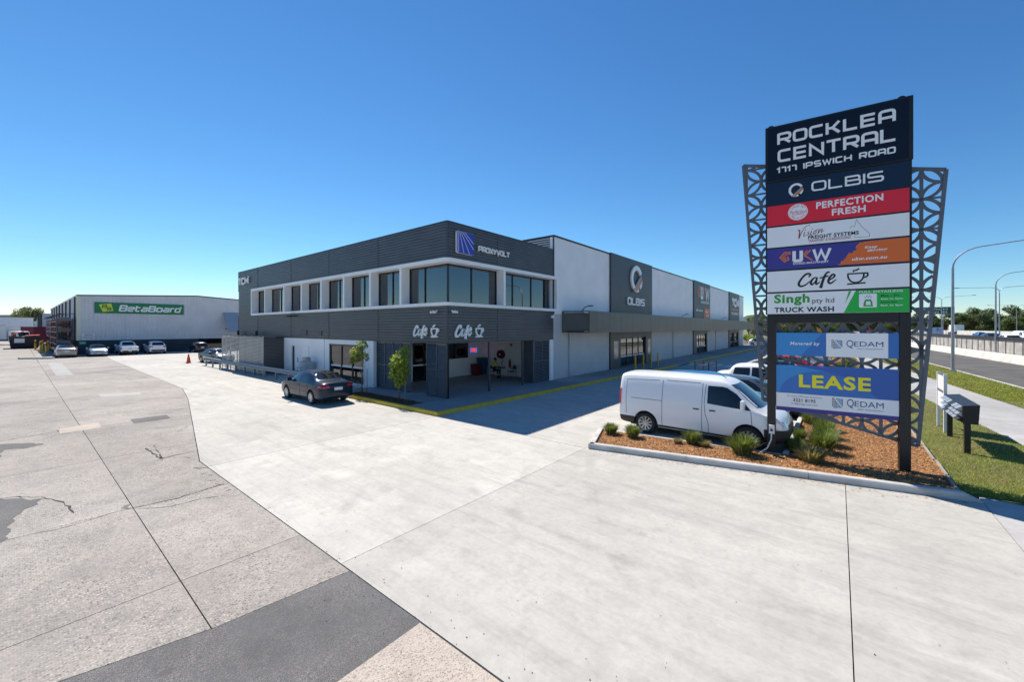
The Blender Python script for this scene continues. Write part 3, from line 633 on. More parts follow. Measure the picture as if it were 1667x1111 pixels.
# louvre screens
def louvre(fr, u0, u1, z0, z1, name='louvre_screen', mull=None, pitch=.09, n=0.0, parent=office, m=M_LOUV):
    f = MB(); fw = .05; ed = [u0] + list(mull or []) + [u1]
    for e in (u0 + fw / 2, u1 - fw / 2): f.wbox(fr, e - fw / 2, e + fw / 2, z0, z1, n - .07, n)
    for e in (mull or []): f.wbox(fr, e - fw / 2, e + fw / 2, z0 + fw, z1 - fw, n - .07, n)
    for z in (z0 + fw / 2, (z0 + z1) / 2, z1 - fw / 2): f.wbox(fr, u0 + fw, u1 - fw, z - fw / 2, z + fw / 2, n - .068, n - .003)
    s_ = f.obj(name, m, parent); b = MB(); k = int((z1 - z0 - .1) / pitch)
    for i in range(k):
        z = z0 + .06 + i * pitch
        b.add([fr(u, n + q, zz) for u in (u0 + fw, u1 - fw) for q, zz in ((-.065, z + .07), (-.055, z + .078), (-.008, z + .01), (-.018, z))], [(0, 1, 5, 4), (1, 2, 6, 5), (2, 3, 7, 6), (3, 0, 4, 7)])
    b.obj('slats', m, s_, kind='stuff'); return s_
louvre(fL, -20.24, -17.16, .17, Z1 - .06, mull=[-19.45, -18.74, -18.0], n=-.05)
louvre(fL, -15.86, CX0 - .01, .17, Z1 - .06, mull=[-15.1], n=-.03)
louvre(fR, 19.75, 21.38, .17, Z1 - .06, mull=[20.6], n=-.03)
MB().wbox(fR, 19.67, 19.74, .15, Z1 - .05, -.9, -.02).obj('louvre_return', M_LOUV, office)
MB().wbox(fR, 21.42, 21.84, .02, Z1 - .05, -.28, .0).obj('pier', M_WHITE, office)
for y in (15.76, 18.65): MB().box(CX0 - .12, CX0 - .02, y - .05, y + .05, .15, Z1 - .05).obj('verandah_post', M_STEEL, office, bevel=.008)
MB().box(CX0 - .13, CX0 - .01, CY0 + .0, CY0 + .12, .15, Z1 - .05).obj('verandah_post', M_STEEL, office)
# verandah: ceiling, recessed shop front, end wall
BX, BY = -20.4, 21.57
MB().box(BX, CX0 - .31, CY0 + .31, BY, Z1 - .045, Z1 - .01).obj('verandah_ceiling', M_WALLW, office)
fB = lambda u, n, z: (BX + n, u, z); fE = lambda u, n, z: (u, BY - n, z)
MB().wbox(fB, CY0 + .32, 15.4, .15, Z1 - .05, -.2, 0).wbox(fB, 15.4, 17.3, 2.55, Z1 - .05, -.2, 0).wbox(fB, 17.3, BY, .15, 1.38, -.2, 0).wbox(fB, 17.3, 18.1, 1.38, Z1 - .05, -.2, 0).wbox(fB, 20.2, BY, 1.38, Z1 - .05, -.2, 0).wbox(fB, 18.1, 20.2, 2.5, Z1 - .05, -.2, 0).obj('shopfront_wall', M_WALLW, office)
MB().wbox(fE, BX, CX0 - .3, .15, Z1 - .05, -.25, 0).obj('end_wall', M_WALLW, office)
window(fB, 18.1, 20.2, 1.38, 2.5, -.05, [18.95], glass=M_GLASSD)
d = window(fB, 15.4, 17.3, .16, 2.55, -.08, [16.35], glass=M_GLASSD, fw=.08, rail=1.1, name='shop_door')
MB().wbox(fB, 16.45, 16.95, 1.55, 2.05, -.06, -.052).obj('door_sticker', mat('grey_sticker', (.25, .25, .26), .6), d)
MB().wbox(fR, CY0 + .32, CY0 + .4, .16, Z1 - .05, -5.9, -5.5).obj('end_wall_return', M_WALLW, office)
# small fittings on the charcoal wall
for (a, b) in (((540, 892), (585, 930)), ((672, 898), (693, 932))):
    p = yp(370 + a[0] / 4.505, 340 + a[1] / 4.505, CY0); q = yp(370 + b[0] / 4.505, 340 + b[1] / 4.505, CY0)
    MB().wbox(fL, p.x, q.x, q.z, p.z, -.02, .035).obj('vent_grille', M_STEEL, office)
for fr, u in ((fL, -15.25), (fL, -15.0), (fR, 13.05), (fR, 13.22)):
    mb = MB().wbox(fr, u - .03, u + .03, 4.28, 4.34, .0, .08); mb.wbox(fr, u - .05, u + .05, 4.2, 4.3, .07, .2); mb.obj('spot_light', M_LETW, office)
MB().wbox(fL, -31.0, -30.2, 4.33, 4.37, 0.0, .5).wbox(fL, -30.7, -30.2, 4.29, 4.36, .45, .75).obj('flood_light', M_FRAME, office)
MB().wbox(fR, 21.55, 21.85, 4.12, 4.3, 0, .06).obj('wall_box', M_LETW, office)

# ------------------------------------------------------------------ the long warehouse behind it
wh = thing('warehouse', 'long white and charcoal warehouse with a dark canopy along its shopfronts', 'warehouse', (CX0, YE, 0))
YB, ZT = 88.6, 9.48
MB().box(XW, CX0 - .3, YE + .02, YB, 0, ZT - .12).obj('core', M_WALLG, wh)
JW = [YE, 30.0, 39.1, 53.85, 61.95, 75.05, 83.55, YB]
M_PRE = M_WALLW
for i in range(7):
    a, b = JW[i], JW[i + 1]; dark = i in (1, 3, 5)
    if dark: MB().wbox(fR, a + .01, b - .01, 3.0, ZT + .06, -.28, .16).obj('dark_panel', M_CLADP, wh)
    else:
        k = 1 if b - a < 9 else 2
        for q in range(k):
            MB().wbox(fR, a + (b - a) * q / k + .008, a + (b - a) * (q + 1) / k - .008, 4.4, ZT - .08, -.28, 0).obj('precast_panel', M_PRE, wh)
        MB().wbox(fR, a + .01, b - .01, ZT - .08, ZT + .03, -.30, .05).obj('parapet_cap', M_FRAME, wh)
fW = lambda u, n, z: (u, YE - n, z)
ribbed(fW, XW, CX0 - .06, 8.0, ZT - .03, 'cladding_panel', M_CLAD, wh, n=-.01)
MB().box(CX0 - .05, CX0 + .03, YE - .03, YE + .05, 4.4, ZT + .03).obj('corner_flashing', M_CLADP, wh)
MB().wbox(fW, XW, CX0 - .06, ZT - .03, ZT + .03, -.2, .02).obj('parapet_cap', M_FRAME, wh)
# below the canopy
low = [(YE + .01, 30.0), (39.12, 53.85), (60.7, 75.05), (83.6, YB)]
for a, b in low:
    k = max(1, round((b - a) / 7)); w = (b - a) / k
    for q in range(k): MB().wbox(fR, a + w * q + .008, a + w * (q + 1) - .008, 0, 4.4, -.28, -.02).obj('precast_panel', M_WALLG, wh)  # greyer than the panels above: canopy shade put into the wall colour
for y in (23.76, 45.87, 65.7): MB().cyl((CX0 + .07, y, .35), (CX0 + .07, y, 3.4), .055, n=10).tube([(CX0 + .07, y, .36), (CX0 + .07, y + .05, .25), (CX0 + .07, y + .3, .17)], .055).obj('downpipe', M_WALLG, wh, smooth=40)
def entry(a, b, doors, big=True):
    MB().wbox(fR, a + .01, b - .01, 2.7, 3.0, -.28, .1).obj('entry_head', M_CLADP, wh)
    ed = [a] + [q for d_ in doors for q in d_] + [b]
    for k in range(0, len(ed), 2): MB().wbox(fR, ed[k] + .012, ed[k + 1] - .004, 0, 2.7, -.28, .1).obj('entry_pier', M_CLADP, wh)
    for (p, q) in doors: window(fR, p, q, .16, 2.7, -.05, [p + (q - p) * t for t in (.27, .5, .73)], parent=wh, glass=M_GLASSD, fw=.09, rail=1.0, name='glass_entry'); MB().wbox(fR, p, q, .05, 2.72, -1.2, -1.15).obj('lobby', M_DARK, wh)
entry(30.0, 39.1, [(31.96, 37.6)])
for p, q in ((30.6, 31.45), (38.1, 38.8)): MB().wbox(fR, p, q, .95, 2.4, .1, .108).obj('window_graphic', mat('tan_reflective_film', (.35, .31, .27), .12, spec=.8), wh)
entry(53.85, 60.7, [(55.3, 60.3)]); entry(75.05, 83.6, [(76.0, 78.9), (79.3, 82.8)])
can = MB().box(CX0 + .165, -12.62, 22.9, 89.7, 3.22, 3.3).obj('canopy', M_CANOPY, wh)
MB().box(CX0 + .165, -12.62, 22.9, 89.7, 4.45, 4.56).obj('canopy_roof', M_ROOF, can)
ny = 66
for i in range(ny):
    a = 23.5 + i * (89.7 - 23.5) / ny; b = 23.5 + (i + 1) * (89.7 - 23.5) / ny
    MB().box(-12.63, -12.58 + (i % 2) * .003, a + .006, b - .006, 3.17, 4.62).obj('fascia_panel', M_CANOPY, can)
MB().add([(CX0 + .02, 22.85, 3.17), (-12.63, 23.48, 3.17), (-12.63, 23.48, 4.62), (CX0 + .02, 22.85, 4.62), (CX0 + .02, 22.93, 3.17), (-12.63, 23.56, 3.17), (-12.63, 23.56, 4.62), (CX0 + .02, 22.93, 4.62)],
         [(0, 1, 2, 3), (7, 6, 5, 4), (0, 4, 5, 1), (1, 5, 6, 2), (2, 6, 7, 3), (3, 7, 4, 0)]).obj('canopy_end', M_CANOPY, can)
for y in (25.0, 48, 68): MB().tube([(CX0 + .25, y, 4.62), (CX0 + .5, y + .1, 4.95), (CX0 + .8, y + .2, 5.05)], .03, 6).box(CX0 + .7, CX0 + 1.0, y + .12, y + .4, 5.0, 5.07).obj('up_light', M_FRAME, can)

# ------------------------------------------------------------------ signs on the walls
s = thing('wall_sign', 'white TCM letters on the charcoal wall at the far end of the window band', 'wall sign', (-42.0, CY0, 7.3))
stroke_word(s, 'TCM', (-42.25, 7.33, -39.7, 7.95), .15, fL, .03, .12, M_LETW, gap=.4)
s = thing('wall_sign', 'hand-lettered white Cafe sign with cup on the office wall facing the old yard', 'wall sign', (-16.7, CY0, 3.0))
cafe_script(s, (-16.74, 2.98, -14.85, 3.7), fL, .01, .08, M_LETW, fat=1.9, slope=0.02)
s = thing('wall_sign', 'hand-lettered white Cafe sign with cup above the open verandah', 'wall sign', (CX0, 13.3, 3.0))
cafe_script(s, (13.24, 2.96, 15.18, 3.72), fR, .01, .08, M_LETW, fat=1.9, slope=0.02)
s = thing('wall_sign', 'white PROXYVOLT letters beside a blue striped square on the parapet', 'wall sign', (CX0, 13.3, 7.0))
P0 = (13.27, 7.1, 14.42, 8.17)
M_PV = mat('ultramarine_sign_face', (.03, .055, .42), .3)
rr = fillet([(P0[0], P0[1]), (P0[2], P0[1]), (P0[2], P0[3]), (P0[0], P0[3])], .09, True)
MB().extr(rr, fR, .01, .13).obj('emblem_box', M_LETW, s); rr = [(13.845 + (p[0] - 13.845) * .985 + .008, 7.635 + (p[1] - 7.635) * .985) for p in rr]
MB().extr(rr, fR, .13, .136).obj('emblem_face', M_PV, s)
for k, (a, b) in enumerate((((.10, 8.15), (.10, 7.13)), ((.16, 8.15), (.45, 7.12)), ((.25, 8.15), (.85, 7.12)), ((.36, 8.15), (1.12, 7.4)), ((.5, 8.15), (1.12, 7.68)))):
    MB().ribbon([(P0[0] + a[0], a[1]), (P0[0] + b[0], b[1])], fR, .139, .139, .028).obj('emblem_ray', M_LETW, s)
stroke_word(s, 'PROXYVOLT', (14.8, 7.39, 17.3, 7.68), .062, fR, .03, .10, M_LETW, gap=.3)
# ring emblem and word on the first dark panel
M_ORG = mat('orange_vinyl', (.72, .22, .02), .45); M_GRYS = mat('grey_vinyl', (.3, .33, .37), .45)
def ring_emblem(parent, cu, cz, ru, rz, fr, n, th, local=False, w=None):
    w = w or .3 * ru
    A = [(cu + ru * math.cos(R(a)), cz + rz * math.sin(R(a)), w) for a in range(28, 300, 8)]
    MB().ribbon(A, fr, n, n + th, w).obj('ring', M_LETW, parent, local=local)
    A = [(cu + ru * math.cos(R(a)), cz + rz * math.sin(R(a)), w * .9) for a in range(312, 356, 6)]
    MB().ribbon(A, fr, n, n + th, w).obj('ring', M_LETW, parent, local=local)
    for k, (o_, m) in enumerate(((-.04, M_GRYS), (.30, M_ORG))):
        a = (cu - .62 * ru + o_ * ru * 1.15, cz - 1.12 * rz); b = (cu + 1.02 * ru + o_ * ru * .4, cz + (.28 - o_ * .75) * rz)
        if k: a = (a[0] + .06 * ru, a[1])
        MB().ribbon([a, b], fr, n + .002, n + th + .004, .26 * ru).obj('stripe', m, parent, local=local)
s = thing('wall_sign', 'white OLBIS word under a large ring emblem with an orange stripe', 'wall sign', (CX0 + .16, 33, 5.4))
fR2 = lambda u, n, z: (CX0 + .16 + n, u, z)
ring_emblem(s, 34.95, 7.85, 1.05, .98, fR2, .02, .14, w=.42)
stroke_word(s, 'OLBIS', (33.0, 5.48, 36.85, 6.15), .15, fR2, .02, .12, M_LETW, gap=.35, rad=.15)
M_UKO = mat('coral_orange_vinyl', (.72, .17, .06), .45)
def ukw(parent, box, fr, n, local=False, st=.2):
    """angular spiral mark, bold U, split K, bold W"""
    u0, z0, u1, z1 = box; W = u1 - u0; H = z1 - z0; X_ = lambda t: u0 + t * W; Z_ = lambda t: z0 + t * H; w = .055 * W
    mb = MB()
    mb.ribbon([(X_(.23), Z_(.90)), (X_(.12), Z_(.95)), (X_(.02), Z_(.5)), (X_(.11), Z_(.08)), (X_(.19), Z_(.25)), (X_(.17), Z_(.55))], fr, n, n + .004, w * .6)
    mb.ribbon([(X_(.24), Z_(.78)), (X_(.14), Z_(.74)), (X_(.075), Z_(.48)), (X_(.12), Z_(.28)), (X_(.14), Z_(.5))], fr, n, n + .005, w * .5)
    mb.obj('spiral_mark', M_UKO, parent, local=local)
    MB().ribbon(fillet([(X_(.30), Z_(1)), (X_(.30), Z_(.08)), (X_(.44), Z_(.08)), (X_(.44), Z_(1))], .1 * H), fr, n, n + .004, w * 1.25).obj('letter', M_LETW, parent, local=local)
    MB().ribbon([(X_(.62), Z_(.98)), (X_(.51), Z_(.5)), (X_(.66), Z_(.02))], fr, n, n + .004, w * .62).ribbon([(X_(.555), Z_(.98)), (X_(.49), Z_(.62))], fr, n, n + .003, w * .5).obj('letter', M_UKO, parent, local=local)
    MB().ribbon([(X_(.68), Z_(1)), (X_(.745), Z_(.04)), (X_(.82), Z_(.85)), (X_(.90), Z_(.04)), (X_(.985), Z_(1))], fr, n, n + .004, w * 1.05).obj('letter', M_LETW, parent, local=local)
s = thing('wall_sign', 'white and coral UKW lettering above an orange corner patch on a dark panel', 'wall sign', (CX0 + .16, 55, 4.6))
ukw(s, (55.2, 7.35, 61.4, 8.95), fR2, .02)
type_word(s, 'SPARES::MACHINERY', (57.0, 6.75, 61.3, 7.1), fR2, .02, .026, M_LETW, bold=.02)
MB().extr([(58.2, 4.62), (61.9, 4.62), (61.9, 6.1), (59.0, 6.15), (58.7, 5.6)], fR2, .01, .016).obj('orange_patch', M_UKO, s)
type_word(s, 'ukw.com.au', (54.6, 5.65, 57.9, 6.0), fR2, .02, .026, M_LETW, bold=.03, shear=.2)
type_word(s, 'Keep', (59.3, 5.5, 60.7, 5.85), fR2, .02, .026, M_LETW, bold=.03, shear=.2)
type_word(s, 'digging', (59.5, 5.0, 61.3, 5.35), fR2, .02, .026, M_LETW, bold=.03, shear=.2)
s = thing('wall_sign', 'white TCM letters over an orange bar on the last dark panel', 'wall sign', (CX0 + .16, 77, 5.8))
stroke_word(s, 'TCM', (76.6, 7.1, 82.6, 8.6), .5, fR2, .02, .1, M_LETW, gap=.4)
MB().wbox(fR2, 76.4, 82.6, 6.55, 6.75, .02, .05).obj('bar', M_ORG, s)
type_word(s, 'MACHINERY', (76.4, 5.75, 82.6, 6.2), fR2, .02, .03, M_LETW, bold=.03)
# ------------------------------------------------------------------ footpath, yellow kerb, garden strip in front of the cafe
KX = [(-12.32, 10.5), (-12.07, 17.2), (-11.75, 27.0), (-11.3, 38.0)]
KX2 = [(-11.3, 41.6), (-10.95, 58), (-10.55, 77.6), (-10.3, 90)]
walk = struct_root('verandah_pavement')
wp = [(-20.6, 10.62), (-12.44, 10.62)] + [(x - .14, y) for x, y in KX[1:]] + [(x - .14, y) for x, y in KX2] + [(CX0 - .02, 90), (CX0 - .02, BY), (BX, BY), (BX, CY0 + .28), (-20.6, CY0 + .28)]
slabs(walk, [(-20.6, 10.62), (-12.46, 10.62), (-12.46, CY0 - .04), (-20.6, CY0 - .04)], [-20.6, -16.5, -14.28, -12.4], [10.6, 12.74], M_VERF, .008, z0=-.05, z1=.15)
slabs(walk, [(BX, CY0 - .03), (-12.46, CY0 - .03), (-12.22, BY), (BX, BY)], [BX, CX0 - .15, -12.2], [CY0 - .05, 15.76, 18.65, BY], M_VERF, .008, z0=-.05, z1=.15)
slabs(walk, [(CX0 - .02, BY), (-12.06, BY), (-11.89, 27), (-11.44, 38), (-11.44, 41.6), (-11.09, 58), (-10.69, 77.6), (-10.44, 90), (CX0 - .02, 90)], [CX0 - .03, -10.4], [BY, 25, 30, 35, 39.8, 45, 50, 56, 62, 68, 75, 82, 90], M_PATH, .008, z0=-.05, z1=.15)
ykerb = thing('painted_kerb', 'worn yellow painted kerb round the cafe footpath', 'kerb', (-12.3, 10.5, 0))
def kerb_run(root, pts, m, w=.14, h=.155, step=2.4, gap=.008, side=-1, top_in=.02):
    """kerb stones along a polyline; side -1 = body to the left of travel"""
    for (a, b) in zip(pts[:-1], pts[1:]):
        a = Vector((*a, 0)); b = Vector((*b, 0)); L_ = (b - a).length; d = (b - a) / L_; nrm = Vector((-d.y, d.x, 0)) * (1 if side < 0 else -1); k = max(1, round(L_ / step))
        for i in range(k):
            p = a + d * (L_ * i / k + gap / 2); q = a + d * (L_ * (i + 1) / k - gap / 2)
            sec = [(0, -.08), (0, h - .045), (top_in, h - .012), (top_in + .02, h), (w, h), (w, -.08)]
            V = [tuple(e + nrm * s_ + Vector((0, 0, z))) for e in (p, q) for s_, z in sec]; n = len(sec)
            MB().add(V, [tuple(range(n)), tuple(range(n, 2 * n))] + [(i_, (i_ + 1) % n, n + (i_ + 1) % n, n + i_) for i_ in range(n)]).obj('kerb_stone', m, root)
kerb_run(ykerb, [(-20.6, 10.48), (-12.33, 10.48)], M_YELL, side=-1)
kerb_run(ykerb, [(-12.31, 10.485)] + KX[1:], M_YELL, side=-1)
kerb_run(ykerb, KX2, M_YELL, side=-1)
MB().prism([(-11.44, 38.0), (-11.28, 38.0), (-11.28, 41.6), (-11.44, 41.6)], -.02, .03).obj('ramp_edge', M_STEEL, ykerb)
M_MULCHB = mat('brown_mulch_bed', (.16, .085, .04), .95, var=.4, scale=12)
bedL = [(-19.35, 10.63), (-14.35, 10.63), (-14.35, 11.4), (-19.3, 11.4)]
o = MB().prism(bedL, .10, .165).obj('garden_strip', M_MULCHB); o['kind'] = 'structure'
crossing = struct_root('pedestrian_crossing')
for x in (-10.95, -9.85, -8.75, -7.65): MB().prism([(x - .27, 39.7), (x + .27, 39.7), (x + .3, 42.7), (x - .24, 42.7)], .0025, .005).obj('crossing_bar', M_LINE, crossing)
# ------------------------------------------------------------------ sign bed with concrete kerb
bedk = thing('garden_kerb', 'pale concrete kerb round the mulched bed under the pylon sign', 'kerb', (-5.6, 10.5, 0))
kerb_run(bedk, [(-5.62, 10.42), (2.0, 12.08)], M_KERB, w=.16, step=2.55)
kerb_run(bedk, [(-6.3, 12.42), (-5.62, 10.44)], M_KERB, w=.16)
kerb_run(bedk, [(-1.18, 60), (-1.18, 13.1)], M_KERB, w=.14, step=3)
kerb_run(bedk, [(-1.2, 13.06), (-6.25, 12.44)], M_KERB, w=.14, h=.10, step=2.5)
MB().add([(1.99, 12.07, -.05), (2.25, 12.15, -.05), (2.2, 12.32, -.05), (1.96, 12.24, -.05), (1.99, 12.07, .14), (2.25, 12.15, .02), (2.2, 12.32, .02), (1.96, 12.24, .155)], [(0, 1, 2, 3), (4, 5, 6, 7), (0, 1, 5, 4), (1, 2, 6, 5), (2, 3, 7, 6), (3, 0, 4, 7)]).obj('kerb_end', M_KERB, bedk)
edging = thing('timber_edging', 'low grey timber edging between the mulch and the lawn', 'garden edging', (1.95, 14, 0))
for a, b in ((12.35, 14.8), (14.83, 17.2), (17.23, 20.5), (20.53, 26), (26.1, 34), (34.1, 44)): MB().box(1.94 - (b - 12) * .012, 1.99 - (b - 12) * .012, a, b, -.05, .13).obj('board', mat('weathered_timber', (.3, .27, .23), .9, var=.25, scale=3), edging)
BED = [(-6.12, 12.35), (-5.5, 10.62), (1.92, 12.24), (1.92, 20), (1.5, 60), (-1.03, 60), (-1.03, 13.05), (-1.2, 12.93)]
o = MB().prism(BED, -.05, .085).obj('mulch_bed', mat('mulch_soil', (.24, .125, .055), .95, var=.5, scale=9, bump=.8, bscale=50, coords='world')); o['kind'] = 'structure'
def in_poly(P, x, y):
    c_ = False; j = len(P) - 1
    for i in range(len(P)):
        if (P[i][1] > y) != (P[j][1] > y) and x < (P[j][0] - P[i][0]) * (y - P[i][1]) / (P[j][1] - P[i][1]) + P[i][0]: c_ = not c_
        j = i
    return c_
def pick(P, x0, x1, y0, y1):
    def f(r_):
        while True:
            x, y = r_.uniform(x0, x1), r_.uniform(y0, y1)
            if in_poly(P, x, y): return (x, y, 0.085)
    return f
V1, F1 = scatter_quads(46000, pick(BED, -6.2, 2, 10.5, 22), (.009, .034), 5, .22, .0, .55)
V2, F2 = scatter_quads(9000, pick(BED, -1.1, 2, 22, 60), (.04, .09), 6, .25, .0, .5)
V3, F3 = scatter_quads(2500, lambda r_: (r_.uniform(-19.3, -14.4), r_.uniform(10.63, 11.4), .165), (.015, .05), 8, .3, .0, .4)
_kr = lambda t: (-5.62 + 7.6 * t, 10.42 + 1.66 * t)
def spill(r_):
    k = _kr(r_.random()); e = r_.exponential(.16); return (k[0] + .21 * e, k[1] - e - .02, .0)
V4, F4 = scatter_quads(420, spill, (.008, .03), 21, .25, .003, .15)
V1 = np.concatenate([V1, V4]); F1 = np.concatenate([F1, F4 + len(V1) - len(V4)])
M_CHIP = mat('mulch_chip', (.46, .225, .08), .9, island=.55, island_hue=.02)
M_CHIPD = mat('dark_mulch_chip', (.15, .075, .035), .9, island=.5, island_hue=.02)
o = big_mesh('mulch', np.concatenate([V1, V2]), np.concatenate([F1, F2 + len(V1)]), M_CHIP); tag(o, 'orange brown pine straw mulch covering the sign bed', 'mulch', kind='stuff')
o = big_mesh('mulch', V3, F3, M_CHIPD); tag(o, 'dark brown bark mulch under the two saplings', 'mulch', kind='stuff')

# ------------------------------------------------------------------ the pylon sign
PL, PR = gp(1256, 737, .09), gp(1474, 768, .09)
SA = math.atan2(PR.y - PL.y, PR.x - PL.x); SO = (PL + PR) / 2; HS = (PR - PL).length / 2
pyl = thing('pylon_sign', 'tall black pylon sign of tenant panels with laser-cut lattice wings', 'pylon sign', (SO.x, SO.y, 0.0), SA)
_ca, _sa = math.cos(SA), math.sin(SA)
def sg(px, py, off=0.0):
    """photo pixel -> (u, z) on the plane of the sign, off metres in front of the posts' front faces"""
    d = ray(px, py); nx, ny_ = -_sa, _ca
    t = ((SO.x * nx + SO.y * ny_) - off) / (d[0] * nx + d[1] * ny_)
    x, y = d[0] * t - SO.x, d[1] * t - SO.y
    return (x * _ca + y * _sa, CAMH + d[2] * t)
fS = lambda u, n, z: (u, -n, z)
M_BLK = mat('black_sign_steel', (.012, .012, .014), .42, .1, var=.2, scale=2)
M_NAVY = mat('navy_sign_face', (.006, .012, .026), .4, var=.06, scale=.8, spec=.2); M_NAVY2 = mat('blue_navy_sign_face', (.011, .028, .062), .4, var=.06, scale=.8, spec=.2)
M_WP = mat('white_sign_face', (.86, .87, .88), .4, var=.03, scale=.8); M_REDP = mat('red_sign_face', (.78, .012, .035), .4); M_INDI = mat('indigo_sign_face', (.045, .04, .27), .4)
M_ORGP = mat('orange_sign_face', (.76, .15, .022), .4); M_GRNP = mat('green_sign_face', (.012, .46, .06), .4); M_GRNT = mat('green_print', (.03, .33, .03), .4)
M_SKYB = mat('sky_blue_sign_face', (.04, .27, .62), .4); M_MIDB = mat('mid_blue_sign_face', (.035, .17, .50), .4); M_DPB = mat('deep_blue_sign_face', (.03, .115, .42), .4); M_VIO = mat('violet_navy_print', (.04, .03, .24), .4)
M_YLW = mat('yellow_print', (.9, .78, .01), .4); M_INK = mat('black_print', (.012, .012, .014), .5); M_MAR = mat('maroon_print', (.3, .012, .02), .5); M_GREYP = mat('grey_print', (.2, .21, .24), .5); M_QB = mat('logo_blue_print', (.01, .07, .2), .5); M_QL = mat('light_blue_print', (.06, .33, .62), .5); M_LAT = mat('grey_blue_lattice_steel', (.12, .135, .16), .45, .1, var=.1, scale=2)
lw, rw_ = sg(1246.5, 360, .06)[0], sg(1485.5, 360, .06)[0]
for u, nm in ((-HS, 'post'), (HS, 'post')): MB().box(u - .1, u + .1, 0.0, .2, -.05, 8.9).obj('post', M_BLK, pyl, local=True, bevel=.01)
MB().box(lw, rw_, -.02, .22, 3.86, 7.46).obj('cabinet', M_BLK, pyl, local=True)
MB().box(lw - .01, rw_ + .02, -.045, .24, 7.47, 8.98).obj('header_box', M_BLK, pyl, local=True, bevel=.01)
MB().box(-HS + .1, HS - .1, .02, .18, 3.64, 3.86).obj('cross_beam', M_BLK, pyl, local=True)
for u in (lw + .12, rw_ - .16): MB().ribbon(arc(u, 8.98, .07, 0, 180, 10), fS, -.12, -.08, .035).obj('lifting_eye', M_BLK, pyl, local=True)
pw0, pw1 = lw + .035, rw_ - .045
def panel(z0, z1, m, n=.03, u0=None, u1=None): return MB().wbox(fS, u0 or pw0, u1 or pw1, z0, z1, .021, n).obj('tenant_panel', m, pyl, local=True)
MB().wbox(fS, lw + .05, rw_ - .06, 7.50, 8.93, .046, .056).obj('header_panel', M_NAVY, pyl, local=True)
def SB(l, t, r, b, off=.06):
    """box on the sign from the pixels of a word's left-bottom and right-top ends: l = (px, py bottom), r = (px, py top)"""
    a = sg(l, t, off); c_ = sg(r, b, off); return (a[0], a[1], c_[0], c_[1])
q1 = lambda x, y: (1240 + x / 6.668, 150 + y / 6.667); q2 = lambda x, y: (1240 + x / 6.668, 270 + y / 6.671); q3 = lambda x, y: (1240 + x / 6.668, 380 + y / 6.671); q4 = lambda x, y: (1200 + x / 5.05, 540 + y / 5.05)
def Q(q, l, r, top): a = sg(*q(*l), .05); b = sg(*q(*r), .05); return (a[0], a[1], b[0], sg(*q(l[0], top), .05)[1])
stroke_word(pyl, 'ROCKLEA', Q(q1, (168, 580), (1455, 150), 452), .062, fS, .057, .066, M_LETW, local=True, gap=.36, rad=.25)
stroke_word(pyl, 'CENTRAL', Q(q1, (172, 768), (1468, 392), 634), .062, fS, .057, .066, M_LETW, local=True, gap=.36, rad=.25)
stroke_word(pyl, '1717 IPSWICH ROAD', Q(q1, (165, 885), (1455, 572), 822), .034, fS, .057, .064, M_LETW, local=True, gap=.42, rad=.2)
pan = panel(6.83, 7.455, M_NAVY2)
stroke_word(pyl, 'OLBIS', Q(q2, (540, 278), (1330, 40), 172), .042, fS, .031, .036, M_LETW, local=True, gap=.28, rad=.3)
e0 = sg(*q2(372, 262), .03); ring_emblem(pyl, e0[0], e0[1], .135, .15, fS, .031, .004, local=True, w=.055)
panel(6.27, 6.815, M_REDP)
type_word(pyl, 'PERFECTION', Q(q2, (592, 468), (1322, 288), 394), fS, .031, .035, M_LETW, bold=.03, local=True)
type_word(pyl, 'FRESH', Q(q2, (762, 540), (1130, 420), 468), fS, .031, .035, M_LETW, bold=.03, local=True)
e1 = sg(*q2(392, 502), .03)
MB().extr(arc(e1[0], e1[1], .215, 0, 360, 36)[:-1], fS, .031, .034).obj('round_badge', M_WP, pyl, local=True)
bd = pyl.children[-1]; MB().ribbon(arc(e1[0], e1[1], .195, 0, 360, 36)[:-1], fS, .0345, .0345, .006, closed=True).obj('badge_ring', M_REDP, bd, local=True)
type_word(bd, 'Perfection', (e1[0] - .17, e1[1] - .05, e1[0] + .18, e1[1] + .06), fS, .0345, .036, M_REDP, shear=.3, bold=-.0, local=True)
def arc_text(parent, s, cu, cz, r, a_mid, span, h, m, inward=False):
    for i, ch in enumerate(s):
        if ch == ' ': continue
        t = a_mid + (span / 2 - span * i / (len(s) - 1)) * (-1 if inward else 1); a = R(t); w = h * .7
        c_, s2 = math.cos(a), math.sin(a); ux, uz = (s2, -c_) if not inward else (-s2, c_); vx, vz = (c_, s2) if not inward else (-c_, -s2)
        fr2 = lambda u, n, z, ux=ux, uz=uz, vx=vx, vz=vz, c_=c_, s2=s2: (cu + r * c_ + u * ux + z * vx, -n, cz + r * s2 + u * uz + z * vz)
        type_word(parent, ch, (-w / 2, -h / 2, w / 2, h / 2), fr2, .0345, .0355, m, bold=.02, local=True)
arc_text(bd, 'EXPLORE THE', e1[0], e1[1], .155, 90, 92, .03, M_REDP); arc_text(bd, 'WORLD OF TASTE', e1[0], e1[1], .155, 270, 110, .03, M_REDP, inward=True)
MB().ribbon(smooth_path([(e1[0] - .13, e1[1] - .075, .006), (e1[0], e1[1] - .065, .012), (e1[0] + .12, e1[1] - .06, .004)]), fS, .0345, .0345, 1).obj('flourish', M_REDP, bd, local=True)
panel(5.685, 6.228, M_WP)
def vz(pts): return [(*sg(*q2(p[0], p[1]), .032), p[2] * .00095 if len(p) > 2 else .01) for p in pts]
mb = MB()
